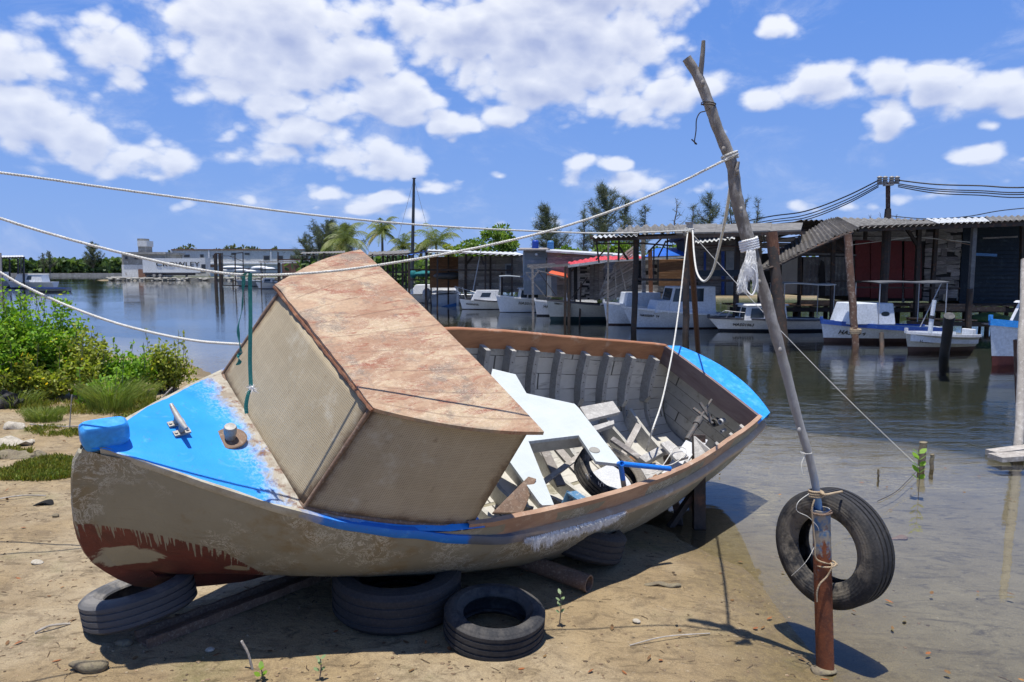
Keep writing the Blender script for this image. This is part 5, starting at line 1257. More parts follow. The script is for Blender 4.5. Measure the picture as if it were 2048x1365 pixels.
# right edge boat, rowboat, then along the row to the left
vessel('white cabin boat with bright blue gunwale at the right edge of the picture', (1984, 731), 8, 4.6, 1.7, .98, .70, 'pale_grey_paint', 'bottom_red', 'bright_blue_paint', boot=.20, rake=.12, cabins=[dict(x0=.75, x1=2.6, w=1.1, z0=.75, z1=1.30, fs=.22, roof='white_paint', win=[(.12, .48, .28, .82), (.56, .9, .28, .82)], fwin=[(.1, .9, .25, .85)], mat='white_paint')], txt='HA5120', txtpos=(.15, .56), txth=.19, txtshear=.15, railh=.13)
o, sec_, hp_ = vessel('small white open rowboat with a pale pipe standing in it, beside the black stump', (1816, 704), 12, 1.70, 1.05, .50, .42, 'cream_paint', 'bottom_brown', 'white_paint', boot=.13, rake=.10, openb=True, txt='HA5087', txtpos=(.12, .66), txth=.07, cat='rowboat', name='rowboat', deckmat='pale_grey_paint')
m = MB(); m.tube([(.58, 0, .2), (.63, 0, .85)], .055, 12); m.tube([(.63, 0, .85), (.68, 0, 1.27)], .048, 12); m.build('pipe_mast', 'tank_pale' if False else 'pale_grey_paint', parent=o, world=False, smooth=True, auto=40)
m = MB(); m.tube([(.625, 0, .80), (.64, 0, .88)], .068, 12); m.build('pipe_collar', 'bottom_black', parent=o, world=False)
m = MB(); m.box((1.62, -.12, .47), (.1, .35, .16)); m.build('stern_seat', 'white_paint', parent=o, world=False, bevel=.01)
o, sec_, hp_ = vessel('white boat with dark blue rail, oval porthole and a tattered grey awning', (1648, 684), 4, 3.3, 1.5, .62, .42, 'pale_grey_paint', 'bottom_brown', 'blue_boat_paint', boot=.12, rake=.12, cabins=[dict(x0=.42, x1=1.72, w=1.15, z0=.52, z1=1.10, fs=.16, bs=.06, port=(.78, .5, .12, .065), mat='pale_grey_paint')], txt='HA50874', txtpos=(.10, .56), txth=.13, txtshear=.35, txtmat='letter_grey', railh=.11)
awning(o, 1.15, 3.15, 1.3, 1.66, .5, 'grey_canvas', slope=.03); tubes_part(o, 'awning_pole', 'mast_metal', [[(2.45, -.5, .4), (2.95, -.6, 1.66)]], .014)
o, sec_, hp_ = vessel('white boat with low white wheelhouse, square windows, left of the leaning dark pile', (1440, 662), 3, 3.45, 1.45, .46, .40, 'white_paint', 'bottom_black', 'letter_dark', boot=.07, rake=.42, cabins=[dict(x0=.62, x1=2.05, w=1.1, z0=.36, z1=.86, fs=.10, roof='white_paint', ov=.08, win=[(.12, .44, .2, .82), (.60, .92, .2, .70)], fwin=[(.08, .45, .2, .85), (.55, .92, .2, .85)])], txt='HA501963', txtpos=(.13, .60), txth=.11, txtshear=.2, railh=.05)
awning(o, 1.85, 3.6, 1.2, 1.58, .35, 'white_canvas', slope=-.03)
tubes_part(o, 'bow_rail', 'mast_metal', [[(-.2, 0, .50), (.05, -.3, .68)], [(.05, -.3, .68), (.7, -.45, .62)], [(.1, -.25, .42), (.2, -.33, .66)]], .012)
vessel('pale blue-grey boat with tall wheelhouse and two dark side windows', (1266, 657), 6, 3.4, 1.5, .76, .50, 'pale_grey_paint', 'bottom_brown', 'white_paint', boot=.04, rake=.40, cabins=[dict(x0=.60, x1=1.55, w=1.05, z0=.55, z1=.98, fs=.12, bs=.0, mat='pale_grey_paint'), dict(x0=1.05, x1=2.75, w=1.15, z0=.5, z1=1.45, fs=.22, bs=.03, mat='pale_grey_paint', win=[(.04, .28, .46, .93), (.33, .72, .46, .93)], fwin=[(.1, .9, .5, .93)])], txt='HA50205F  74', txtpos=(.10, .70), txth=.08, txtmat='letter_grey')
vessel('short pale boat with a plain grey box cabin, tucked left of the wheelhouse boat', (1214, 650), 6, 2.9, 1.4, .85, .62, 'pale_grey_paint', 'bottom_brown', 'white_paint', boot=.05, rake=.15, cabins=[dict(x0=.55, x1=1.9, w=1.1, z0=.7, z1=1.2, fs=.08, mat='pale_grey_paint')])
vessel('long cream hull with thin black rail and teal bottom in the middle of the row', (1101, 642), 4, 3.25, 1.5, .84, .62, 'cream_paint', 'bottom_teal', 'letter_dark', boot=.17, rake=.16, cabins=[dict(x0=2.2, x1=2.9, w=.9, z0=.5, z1=.72, fs=.05, mat='tank_blue')], txt='HA50112', txtpos=(.07, .86), txth=.06, txtmat='letter_grey', railh=.04)
vessel('small white bow peeking out left of the long cream hull', (1074, 632), 6, 3.0, 1.3, .70, .5, 'white_paint', 'bottom_black', 'white_paint', boot=.06, rake=.12, cabins=[dict(x0=1.2, x1=2.6, w=.95, z0=.55, z1=1.0, fs=.1, mat='white_paint')], txt='HA50248', txtpos=(.10, .66), txth=.13)
o, sec_, hp_ = vessel('white boat with small white wheelhouse under a thin pale blue awning', (1000, 625), 4, 2.9, 1.4, .82, .60, 'pale_grey_paint', 'bottom_black', 'white_paint', boot=.02, rake=.20, cabins=[dict(x0=.85, x1=2.35, w=1.0, z0=.6, z1=1.12, fs=.10, roof='white_paint', ov=.08, win=[(.05, .25, .2, .88), (.30, .62, .2, .85)], mat='white_paint')], txt='HA50105F', txtpos=(.30, .66), txth=.15, txtshear=.2, txtmat='letter_grey')
awning(o, -.05, 1.35, 1.2, 1.72, .7, 'grey_siding')
o, sec_, hp_ = vessel('white sailing boat with raked coachroof, bow rail and a leaning mast', (925, 619), 4, 2.35, 1.3, .60, .42, 'white_paint', 'bottom_brown', 'letter_dark', boot=.03, rake=.18, cabins=[dict(x0=.42, x1=1.75, w=.95, z0=.45, z1=1.0, fs=.30, bs=-.12, win=[(.30, .68, .35, .75)], mat='white_paint')], txt='HASINPER', txtpos=(.10, .58), txth=.11, txtmat='letter_grey')
tubes_part(o, 'mast', 'mast_metal', [[(.45, 0, .5), (.98, 0, 3.1)]], .03); tubes_part(o, 'bow_rail', 'mast_metal', [[(-.15, -.1, .6), (-.35, -.1, 1.15)], [(.15, -.3, .55), (.0, -.3, 1.15)], [(-.4, 0, 1.18), (.75, -.4, .85)], [(.0, 0, .6), (-.35, 0, 1.2)]], .018)
o = thing('outboard_boat', gp(868, 611), 'low white stern-on boat with a grey-covered outboard motor', 'boat', 0, 'boats moored at the shacks')
m = MB(); m.hexa([V((-.1, 0, -.1)), V((1.25, .1, -.1)), V((1.25, 3, -.1)), V((-.1, 3, -.1))], [V((-.18, 0, .55)), V((1.32, .05, .68)), V((1.3, 3, .7)), V((-.15, 3, .6))]); m.build('hull', 'pale_grey_paint', parent=o, world=False, bevel=.04)
m = MB(); m.box((.55, 1.4, .75), (1.35, 2.6, .10)); m.build('deck', 'white_paint', parent=o, world=False, bevel=.02)
m = MB(); v_, f_ = bmsphere((-.38, -.25, .62), .30, (.85, .8, 1.25), 14, 9); m.add([p + V((noise.noise(p * 4), noise.noise(p * 5 + V((3, 3, 3))), noise.noise(p * 4 + V((9, 1, 1))))) * .07 for p in v_], f_); mo = m.build('outboard_motor', 'grey_cover', parent=o, world=False, smooth=True)
m = MB(); m.beam((-.38, -.25, .35), (-.38, -.3, -.4), .12, .16); m.build('motor_leg', 'letter_dark', parent=mo, world=False)
o, sec_, hp_ = vessel('big white motor yacht hull under the left shed roofs, with teal cover above it', (806, 606), 2, 5.0, 2.4, .62, .50, 'white_paint', 'bottom_black', 'letter_dark', boot=.03, rake=.3, cabins=[dict(x0=.5, x1=3.4, w=1.8, z0=.55, z1=1.12, fs=.35, bs=.35, mat='white_paint', win=[(.62, .72, .3, .45), (.84, .94, .3, .45)])])
m = MB(); m.hexa([V((0, 0, 0)), V((.75, .35, 0)), V((.78, 0, 0)), V((.1, -.14, 0))], [V((-.05, 0, .02)), V((.78, .35, .22)), V((.8, 0, .20)), V((.1, -.16, .03))]); o = m.build('blue_float', 'tank_pale'); o.location = gp(884, 614); tag(o, 'small light blue pointed float lying beside the outboard boat', 'float')
o, sec_, hp_ = vessel('small white cabin boat at the far left docks, nearest the twin dark piles', (518, 578), 5, 3.2, 1.6, .8, .6, 'white_paint', 'bottom_black', 'bottom_teal', boot=.05, cabins=[dict(x0=.4, x1=1.6, w=1.1, z0=.6, z1=1.15, fs=.2, win=[(.2, .8, .3, .8)], mat='white_paint')])
vessel('pale grey-green boat moored low behind the small white cabin boat', (478, 573), 3, 4.2, 1.6, .8, .7, 'grey_siding', 'bottom_black', 'white_paint', boot=.05)
vessel('dark-bottomed white boat half hidden by the cabin roof at the far docks', (546, 578), 4, 3.6, 1.6, 1.0, .7, 'white_paint', 'bottom_black', 'letter_dark', boot=.3)
o, sec_, hp_ = vessel('white cabin cruiser moored behind the left bush under the dock roof', (22, 577), 4, 4.8, 2.0, .8, .7, 'pale_grey_paint', 'bottom_black', 'white_paint', boot=.1, cabins=[dict(x0=.7, x1=3.8, w=1.7, z0=.7, z1=1.55, fs=.5, bs=.1, win=[(.45, .62, .3, .8)], roof='white_paint', mat='white_paint')])
vessel('low grey boat lying outside the white cruiser behind the bush', (60, 584), 2, 3.6, 1.4, .42, .35, 'grey_siding', 'bottom_black', 'blue_boat_paint', boot=.05)
vessel('white yacht edge seen at the far left picture border', (-45, 575), 4, 4.2, 1.8, 1.0, .8, 'white_paint', 'bottom_black', 'white_paint', boot=.1, cabins=[dict(x0=.8, x1=3.4, w=1.4, z0=.8, z1=1.8, fs=.3, win=[(.3, .8, .3, .8)], mat='white_paint')])

# ================================================================ shacks and sheds
def xz(px, py, D): p = at(px, py, D); return p
def planks_h(m, A, B, z0, z1a, z1b, pw=.14, th=.025, gap=.03, jit=.02, dark=.3, lmin=.6, lmax=2.4, miss=.03):
    """horizontal boards from plan point A to B"""
    A, B = V((A[0], A[1], 0)), V((B[0], B[1], 0)); L = (B - A).length; d = (B - A).normalized(); n = V((d.y, -d.x, 0)); z = z0
    while z < max(z1a, z1b) - .02:
        x = 0
        while x < L:
            l = min(ru(lmin, lmax), L - x); zt = min(z + pw, z1a + (z1b - z1a) * ((x + l / 2) / L)); g = ru(1 - dark, 1 + dark * .6)
            if zt > z + .03 and rnd() > miss:
                m.tint = (g, g * ru(.97, 1.02), g * ru(.94, 1.03)); a, b = ru(-jit, jit), ru(-jit, jit); o0 = ru(0, th * .6)
                p = A + d * x + n * o0; q = A + d * (x + l - .006) + n * ru(0, th * .6)
                m.hexa([p + V((0, 0, z + a)), q + V((0, 0, z + b)), q - n * th + V((0, 0, z + b)), p - n * th + V((0, 0, z + a))], [p + n * .006 + V((0, 0, zt - gap * pw + a)), q + n * .006 + V((0, 0, zt - gap * pw + b)), q - n * th + V((0, 0, zt + b)), p - n * th + V((0, 0, zt + a))])
            x += l
        z += pw
def planks_v(m, A, B, z0, z1a, z1b, pw=.16, th=.025, jit=.05, dark=.3, miss=.03):
    A, B = V((A[0], A[1], 0)), V((B[0], B[1], 0)); L = (B - A).length; d = (B - A).normalized(); n = V((d.y, -d.x, 0)); x = 0
    while x < L - .03:
        w = min(pw * ru(.8, 1.2), L - x); g = ru(1 - dark, 1 + dark * .6); m.tint = (g, g, g)
        if rnd() > miss:
            zt = z1a + (z1b - z1a) * x / L; o0 = n * ru(0, .02); t_ = ru(-jit, jit) * .4; p = A + d * x + o0; q = A + d * (x + w - .008) + o0; zz = z0 + ru(-jit, jit); zt += ru(-jit, jit) * .5
            m.hexa([p + V((0, 0, zz)), q + V((0, 0, zz)), q - n * th + V((0, 0, zz)), p - n * th + V((0, 0, zz))], [p + d * t_ + V((0, 0, zt)), q + d * t_ + V((0, 0, zt)), q + d * t_ - n * th + V((0, 0, zt)), p + d * t_ - n * th + V((0, 0, zt))])
        x += w
def corr(m, P00, P10, P01, P11, along=True, pitch=.09, amp=.016, nv=2, th=.006, warp=0.0):
    """corrugated sheet, ridges run from edge 0 to edge 1 (P00->P01)"""
    P00, P10, P01, P11 = map(V, (P00, P10, P01, P11)); L = (P10 - P00).length; n = max(6, int(L / pitch * 6)); nr = (P10 - P00).cross(P01 - P00).normalized()
    if abs(nr.z) > .3 and nr.z < 0: nr = -nr
    rows = []
    for j in range(nv + 1):
        b = j / nv; rows.append([P00.lerp(P10, i / n).lerp(P01.lerp(P11, i / n), b) + nr * (amp * math.sin(i / n * L / pitch * 2 * math.pi) + (warp * noise.noise(V((i / n * L * .7, b * 2, P00.x))) if warp else 0)) for i in range(n + 1)])
    m.loft(rows); m.loft([[p - nr * th for p in r] for r in rows], flip=True)
def wallP(px, D): p = at(px, 600, D); return (p.x, p.y)
def zz_(py, D): return at(1024, py, D).z
def backwall(m, A, B, z0, z1, d=.5):
    m.hexa([V((A[0], A[1] + .03, z0)), V((B[0], B[1] + .03, z0)), V((B[0], B[1] + d, z0)), V((A[0], A[1] + d, z0))], [V((A[0], A[1] + .03, z1)), V((B[0], B[1] + .03, z1)), V((B[0], B[1] + d, z1)), V((A[0], A[1] + d, z1))])
DW = 27.5
ZB = zz_(603, DW)
# ---- right row of lock-up shacks on a deck
def lockups():
    def seg(name, label, p0, p1, ytop, ybot, fn, mat, dpt=3.2, D=DW, back=True):
        A, B = wallP(p0, D), wallP(p1, D); o = thing(name, (A[0], A[1], zz_(ybot, D)), label, 'shack'); m = MB(); fn(m, A, B, zz_(ybot, D), zz_(ytop, D)); m.build('front_wall', mat, parent=o)
        if back: m = MB(); m.tint = (.9, .9, .9); backwall(m, A, B, zz_(ybot, D), zz_(ytop, D) , dpt); m.build('shack_body', 'dark_interior', parent=o)  # body box coloured near-black in place of the shade behind gaps
        return o, A, B
    o, A, B = seg('shack', 'shack with pale grey corrugated front and one dark damp streak, beneath the sagging roof', 1604, 1709, 514, 592, lambda m, A, B, a, b: corr(m, (A[0], A[1], a), (B[0], B[1], a), (A[0], A[1], b), (B[0], B[1], b), pitch=.16, amp=.022), 'asbestos')
    m = MB(); a = at(1646, 515, DW - .05); b = at(1646, 592, DW - .05)
    m.poly([at(1640, 592, DW - .045), at(1650, 592, DW - .045), at(1651, 560, DW - .045), at(1648, 524, DW - .045), at(1642, 520, DW - .045), at(1637, 550, DW - .045)], (0, .012, 0)); m.build('damp_streak', 'dark_interior', parent=o)
    m = MB(); planks_h(m, wallP(1597, DW + .1), wallP(1712, DW + .1), zz_(512, DW), zz_(452, DW), zz_(452, DW), .2, jit=.03); m.build('gable_boards', 'dark_wood', parent=o); m = MB(); m.beam(at(1600, 507, DW - .1), at(1712, 511, DW - .1), .05, .07); m.build('rail', 'asbestos', parent=o)
    o, A, B = seg('shack', 'shack front of a single smooth beige panel, between dark posts', 1562, 1600, 505, 588, lambda m, A, B, a, b: m.hexa([V((A[0], A[1], a)), V((B[0], B[1], a)), V((B[0], B[1] + .04, a)), V((A[0], A[1] + .04, a))], [V((A[0], A[1], b)), V((B[0], B[1], b)), V((B[0], B[1] + .04, b)), V((A[0], A[1] + .04, b))]), 'beige_panel')
    m = MB(); planks_h(m, wallP(1480, DW + .1), wallP(1606, DW + .1), zz_(505, DW), zz_(455, DW), zz_(452, DW), .18, jit=.03, miss=.2); m.build('gable_boards', 'old_wood', parent=o)
    # red double doors
    A, B = wallP(1710, DW - .1), wallP(1843, DW - .1); o = thing('shack', (A[0], A[1], ZB), 'shack with faded dark red double doors and a narrower red side door', 'shack')
    for (a, b, y0, y1) in ((1711, 1740, 481, 595), (1741.5, 1804, 482, 597), (1809, 1843, 483, 597)):
        m = MB(); P = [at(a, y1, DW - .1), at(b, y1, DW - .1), at(b, y0, DW - .1), at(a, y0, DW - .1)]; m.poly(P, (0, .04, 0)); d_ = m.build('door', 'red_paint', parent=o)
        m = MB(); m.beam(at(a + 1, y0 + 50, DW - .14), at(b - 1, y0 + 55, DW - .14), .03, .05); m.build('door_batten', 'red_paint', parent=d_)
    m = MB(); planks_h(m, wallP(1700, DW), wallP(1845, DW), zz_(482, DW), zz_(448, DW), zz_(446, DW), .17, jit=.03); planks_v(m, wallP(1804, DW - .02), wallP(1809, DW - .02), ZB, zz_(480, DW), zz_(480, DW)); m.build('frame_boards', 'old_wood', parent=o)
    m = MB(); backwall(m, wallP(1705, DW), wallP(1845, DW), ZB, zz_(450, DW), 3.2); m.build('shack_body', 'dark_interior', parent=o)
    o, A, B = seg('shack', 'shack clad in rough curling dark boards, right of the red doors', 1845, 1916, 450, 602, lambda m, A, B, a, b: (planks_h(m, A, B, a, b, b, .15, .04, .05, .045, .55, .3, .9, .06), planks_h(m, (A[0], A[1] - .04), (B[0], B[1] - .04), a + .1, b, b, .30, .03, .3, .05, .6, .2, .6, .65)), 'old_wood')
    m = MB(); planks_v(m, wallP(1886, DW - .15), wallP(1893, DW - .15), ZB, zz_(588, DW), zz_(586, DW), .1); m.build('loose_slat', 'pale_board', parent=o)
    def navy(m, A, B, a, b):
        z = a
        while z < b:
            m.hexa([V((A[0], A[1] - .04, z)), V((B[0], B[1] - .04, z)), V((B[0], B[1], z)), V((A[0], A[1], z))], [V((A[0], A[1] + .02, z + .15)), V((B[0], B[1] + .02, z + .15)), V((B[0], B[1] + .06, z + .15)), V((A[0], A[1] + .06, z + .15))]); z += .152
    o, A, B = seg('shack', 'blackish blue shack clad in horizontal lapped sheets at the right edge', 1918, 2140, 440, 608, navy, 'navy_metal')
    m = MB(); m.poly([at(1966, 592, DW - .07), at(1990, 590, DW - .07), at(1988, 480, DW - .07), at(1964, 480, DW - .07)], (0, .012, 0))
    m = MB(); m.beam(at(1952, 509, DW - .08), at(1994, 511, DW - .08), .02, .10); m.build('pale_board', 'tank_pale', parent=o); m = MB(); m.beam(at(1966, 477, DW - .15), at(2035, 474, DW - .15), .03, .06); m.build('batten', 'old_wood', parent=o)
lockups()
def shade_roofs():  # sheets added behind the front roofs to keep sun off the shack walls
    for (lab, a, b, D0, y0, D1) in (('long dark sheet roof added to shade the right hand lock-up shacks', 1600, 2200, 26.25, 441, 31.2), ('dark sheet roof added to shade the weathered shack with the pale blue door', 1376, 1602, 26.9, 462, 31.2)):
        m = MB(); z = at(1500, y0, D0).z; x0, x1 = at(a, y0, D0).x, at(b, y0, D0).x; corr(m, (x0, D0, z), (x1, D0, z), (x0, D1, z - .25), (x1, D1, z - .25), pitch=.18, amp=.03, nv=2); o = m.build('shack_roof', 'grey_corrugated'); tag(o, lab, 'roof')
shade_roofs()
def deck_platform():
    o = thing('deck_platform', at(1760, 605, 26), 'timber deck on piles running in front of the right hand shacks', 'deck'); z = zz_(612, 26)
    m = MB(); x0, x1 = at(1480, 610, 26).x, at(2150, 610, 26).x; x = x0
    while x < x1: g = ru(.7, 1.2); m.tint = (g, g, g); m.box((x, 26.9 + ru(-.05, .05), z + ru(-.008, .008)), (.145, 2.2 + ru(-.2, .2), .035)); x += .155
    m.build('deck_boards', 'deck_wood', parent=o)
    for (a, b, dy, dz, mt) in ((1600, 1700, 0, .12, 'deck_wood'), (1820, 1945, -.1, .0, 'deck_wood'), (1460, 1720, .05, -.12, 'dark_wood'), (1700, 2150, .1, -.14, 'dark_wood'), (1850, 2010, -.3, -.1, 'deck_wood')):
        m = MB(); g = ru(.8, 1.1); m.tint = (g, g, g); m.beam(at(a, 612, 25.85 + dy) + V((0, 0, dz)), at(b, 613, 25.85 + dy) + V((0, 0, dz)), .08, .16); m.build('bearer', mt, parent=o)
    for k in range(26):
        px = 1490 + k * 26 + ru(-6, 6); D = ru(25.9, 27.6); p = at(px, 612, D); m = MB(); m.tube([V((p.x + ru(-.05, .05), D, -.8)), V((p.x, D, z - .01))], ru(.05, .10), 7); m.build('pile', 'dark_wood', parent=o)
    o = thing('landing_stage', at(1880, 640, 24), 'low plank landing stage in front of the deck, beside the rowboat', 'jetty')
    m = MB(); 
    for k in range(4): g = ru(.8, 1.2); m.tint = (g, g, g); m.beam(at(1815, 636 + k, 24.2 + k * .16), at(1952, 641 + k * .5, 24.2 + k * .16), .15, .04)
    m.build('planks', 'deck_wood', parent=o); m = MB(); m.beam(at(1815, 646, 24.1), at(2000, 650, 24.1), .08, .14); m.build('edge_beam', 'dark_wood', parent=o)
    for px in (1822, 1850, 1895, 1935, 1975, 1992): p = at(px, 645, 24.2); m = MB(); m.tube([V((p.x, 24.25, -.8)), V((p.x + ru(-.04, .04), 24.25, p.z))], .07, 7); m.build('pile', 'dark_wood', parent=o)
    m = MB(); m.beam(at(1950, 646, 24.4), at(2012, 648, 24.4), .9, .05); m.build('side_planks', 'old_wood', parent=o)
    m = MB()
    for (px, py, r, sx, sz) in ((1966, 636, .42, 1.0, .42), (1992, 638, .46, 1.1, .40), (2006, 641, .30, 1, .5), (1950, 642, .28, 1.2, .45), (1980, 630, .30, 1.3, .45)):
        v_, f_ = bmsphere(at(px, py + 3, 24.5), r, (sx, .8, sz), 22, 12); m.add([p + (p - at(px, py, 24.5)).normalized() * .07 * noise.noise(p * 5) for p in v_], f_)
    tag(m.build('net_heap', 'net_green', smooth=True), 'crumpled green netting heaped on the end of the landing stage', 'netting')
deck_platform()
def shed(name, label, loc, posts=(), beams=(), roofs=(), cat='boat shed'):
    o = thing(name, loc, label, cat)
    for (x0, y0, x1, y1, D, w, mt) in posts:
        a, b = at(x0, y0, D), at(x1, y1, D); r = w / FPX * D / 2; m = MB(); g = ru(.85, 1.15); m.tint = (g, g, g); b = V((b.x, b.y, -1.0)) if y1 > 600 or b.z < .9 and D < 90 else b
        K = 8; P = [a.lerp(b, i / K) + V((noise.noise(V((i * .9, a.x, 1))), noise.noise(V((i * .9, a.x, 5))), 0)) * r * .35 for i in range(K + 1)]
        if w > 9: m.tube(P, r, 9, jit=.05)
        else: m.beam(a, b, r * 2, r * 2, up=(0, 1, 0))
        m.build('post', mt, parent=o)
    for (x0, y0, D0, x1, y1, D1, w, mt) in beams:
        m = MB(); r = w / FPX * D0; m.beam(at(x0, y0, D0), at(x1, y1, D1), r, r); m.build('beam', mt, parent=o)
    for (nm, P, mt, am, pt2) in roofs:
        m = MB(); corr(m, *[at(*q) for q in P], pitch=pt2, amp=am, nv=3, warp=.02); m.build(nm, mt, parent=o)
    return o
dk = 'dark_wood'
shed('boat_shed', 'long lean-to shed on thick blackened posts along the right hand shacks', at(1800, 640, 24),
 posts=[(1774, 458, 1764, 650, 24, 17, dk), (1667, 472, 1665, 625, 25, 7, dk), (1838, 455, 1832, 640, 25, 8, dk), (1873, 452, 1861, 618, 26, 7, dk), (1949, 448, 1940, 600, 23.5, 8, 'asbestos'), (1940, 578, 1938, 670, 23.4, 12, dk), (1600, 480, 1600, 615, 26, 6, dk), (2046, 448, 2046, 640, 25, 8, dk), (2110, 448, 2110, 640, 25, 8, dk), (1732, 455, 1730, 480, 26, 6, dk)],
 beams=[(1655, 563, 25.2, 1865, 562, 25.2, 3, dk), (1709, 575, 25.1, 1920, 577, 25.1, 3, dk), (1812, 455, 25, 1835, 492, 25, 6, dk), (1672, 490, 25, 1697, 508, 25, 5, dk), (1600, 500, 25.5, 1672, 505, 25.5, 5, dk), (1716, 458, 23.2, 2160, 443, 23.2, 11, dk), (1690, 447, 25.8, 2160, 440, 25.8, 9, dk), (1705, 490, 25.5, 1830, 474, 25, 1.5, 'rope_white'), (1830, 474, 25, 1940, 485, 25, 1.2, 'rope_white'), (1880, 478, 24, 1940, 490, 24, 1.2, 'deck_wood')],
 roofs=[('roof_sheet', ((1716, 455, 23), (1790, 453, 23), (1672, 435, 26.3), (1756, 438, 26.3)), 'asbestos', .03, .18), ('roof_sheet', ((1788, 452, 23), (1880, 449, 23), (1754, 437, 26.3), (1856, 440, 26.3)), 'asbestos', .03, .18), ('roof_sheet', ((1878, 448, 23), (1985, 444, 23), (1852, 438, 26.4), (1976, 435, 26.4)), 'white_roof', .03, .18), ('roof_sheet', ((1983, 443, 23), (2160, 436, 23), (1970, 434, 26.5), (2160, 428, 26.5)), 'asbestos', .03, .18)])
def sagging():
    E0 = [at(*q) for q in ((1720, 457, 22.8), (1685, 468, 22.7), (1640, 487, 22.6), (1590, 510, 22.5), (1552, 528, 22.4), (1512, 541, 22.3))]
    E1 = [at(*q) for q in ((1674, 435, 26.2), (1652, 440, 26.1), (1622, 458, 25.8), (1585, 482, 25.4), (1552, 505, 25), (1540, 518, 24.6))]
    E0 = smoothpath(E0, 16); E1 = smoothpath(E1, 16); rows = []
    for j in range(7):
        rows.append([a.lerp(b, j / 6) + V((0, 0, .035 * math.sin(i * 2.1) + .05 * noise.noise(V((i * .25, j * .5, 1))))) for i, (a, b) in enumerate(zip(E0, E1))])
    m = MB(); m.loft(rows); m.loft([[p - V((0, 0, .012)) for p in r] for r in rows], flip=True); o = m.build('collapsed_roof_sheet', 'grey_corrugated'); tag(o, 'collapsed corrugated roof sheet sagging down from the end of the long shed', 'roof sheet')
    m = MB(); m.tube([p - V((0, .02, .06)) for p in E0[8:-4]], .05, 6, jit=.3); m.build('rafter', 'dark_wood', parent=o)
sagging()
o = post_thing('leaning_pile', 'thick dark leaning pile with bare reddish head under the sagging sheet', at(1543, 468, 22.6), gp(1564, 675), .19, .15, 'dark_wood', kinks=.04)
m = MB(); m.tube([at(1543, 464, 22.55), at(1548, 512, 22.55)], [.165, .175], 10); m.build('bare_head', 'red_brown_wood', parent=o, smooth=True, auto=40)
# ---- middle shed
shed('boat_shed', 'middle shed of blackened posts under a jagged asbestos sheet roof', at(1370, 620, 25),
 posts=[(1273, 463, 1268, 618, 24.6, 12, dk), (1376, 472, 1371, 660, 23.6, 13, dk), (1476, 470, 1471, 620, 25, 9, dk), (1217, 482, 1215, 612, 26, 3.5, 'old_wood'), (1238, 476, 1237, 522, 25, 3.5, dk), (1192, 478, 1198, 526, 24.5, 3, dk), (1335, 476, 1334, 520, 26.5, 2.5, dk), (1308, 492, 1307, 560, 26, 2.5, dk), (1286, 480, 1288, 600, 27, 7, 'old_wood'), (1520, 470, 1520, 620, 26.5, 6, dk), (1300, 500, 1302, 600, 27.2, 7, 'red_brown_wood')],
 beams=[(1186, 480, 24, 1610, 466, 24, 6, dk), (1180, 476, 26.5, 1610, 462, 26.5, 6, dk), (1274, 559, 24.6, 1480, 562, 24.6, 4.5, dk), (1238, 494, 25, 1256, 520, 25, 4, dk), (1192, 488, 24.6, 1272, 487, 24.6, 2.5, dk), (1296, 505, 26, 1330, 470, 26, 3, dk), (1270, 486, 24.6, 1345, 492, 24.6, 3, dk), (1374, 548, 24.6, 1480, 546, 24.6, 12, 'navy_metal'), (1316, 515, 26, 1332, 482, 26, 2.5, dk), (1380, 490, 24.4, 1640, 500, 24.4, 2, 'rusty_steel'), (1400, 500, 24.5, 1600, 473, 24.5, 2, dk), (1470, 480, 24.5, 1400, 470, 24.5, 2, dk), (1210, 500, 25.5, 1192, 520, 25.5, 3, dk)],
 roofs=[('roof_sheet', ((1228, 466, 24.2), (1262, 467, 24.2), (1236, 458, 26.8), (1262, 457, 26.8)), 'asbestos', .05, .30), ('roof_sheet', ((1258, 468, 24.2), (1300, 467, 24.2), (1256, 453, 26.8), (1290, 452, 26.8)), 'asbestos', .05, .30), ('roof_sheet', ((1292, 467, 24.2), (1330, 466, 24.2), (1288, 452, 26.8), (1324, 451, 26.8)), 'asbestos', .05, .30), ('roof_sheet', ((1322, 466, 24.2), (1362, 465, 24.2), (1320, 451, 26.8), (1356, 449, 26.8)), 'asbestos', .05, .30), ('eave_sheet', ((1184, 476, 23.6), (1275, 472, 23.6), (1188, 472, 25), (1275, 468, 25)), 'white_roof', .03, .16), ('eave_sheet', ((1390, 486, 26.6), (1545, 470, 26.6), (1390, 478, 27.5), (1545, 460, 27.5)), 'white_roof', .03, .16)])
o = thing('gutter_roof', at(1480, 455, 24.5), 'pale grey smooth sheet roof behind the head of the crooked branch', 'roof')
for (a, b) in ((1352, 1430), (1428, 1540), (1538, 1602)):
    m = MB(); m.poly([at(a, 466 - (a - 1352) * .02, 24.0), at(b, 466 - (b - 1352) * .025, 24.0), at(b + 4, 448 - (b - 1352) * .01, 26.3), at(a + 2, 450 - (a - 1352) * .01, 26.3)], (0, 0, -.05)); m.build('roof_sheet', 'asbestos', parent=o)
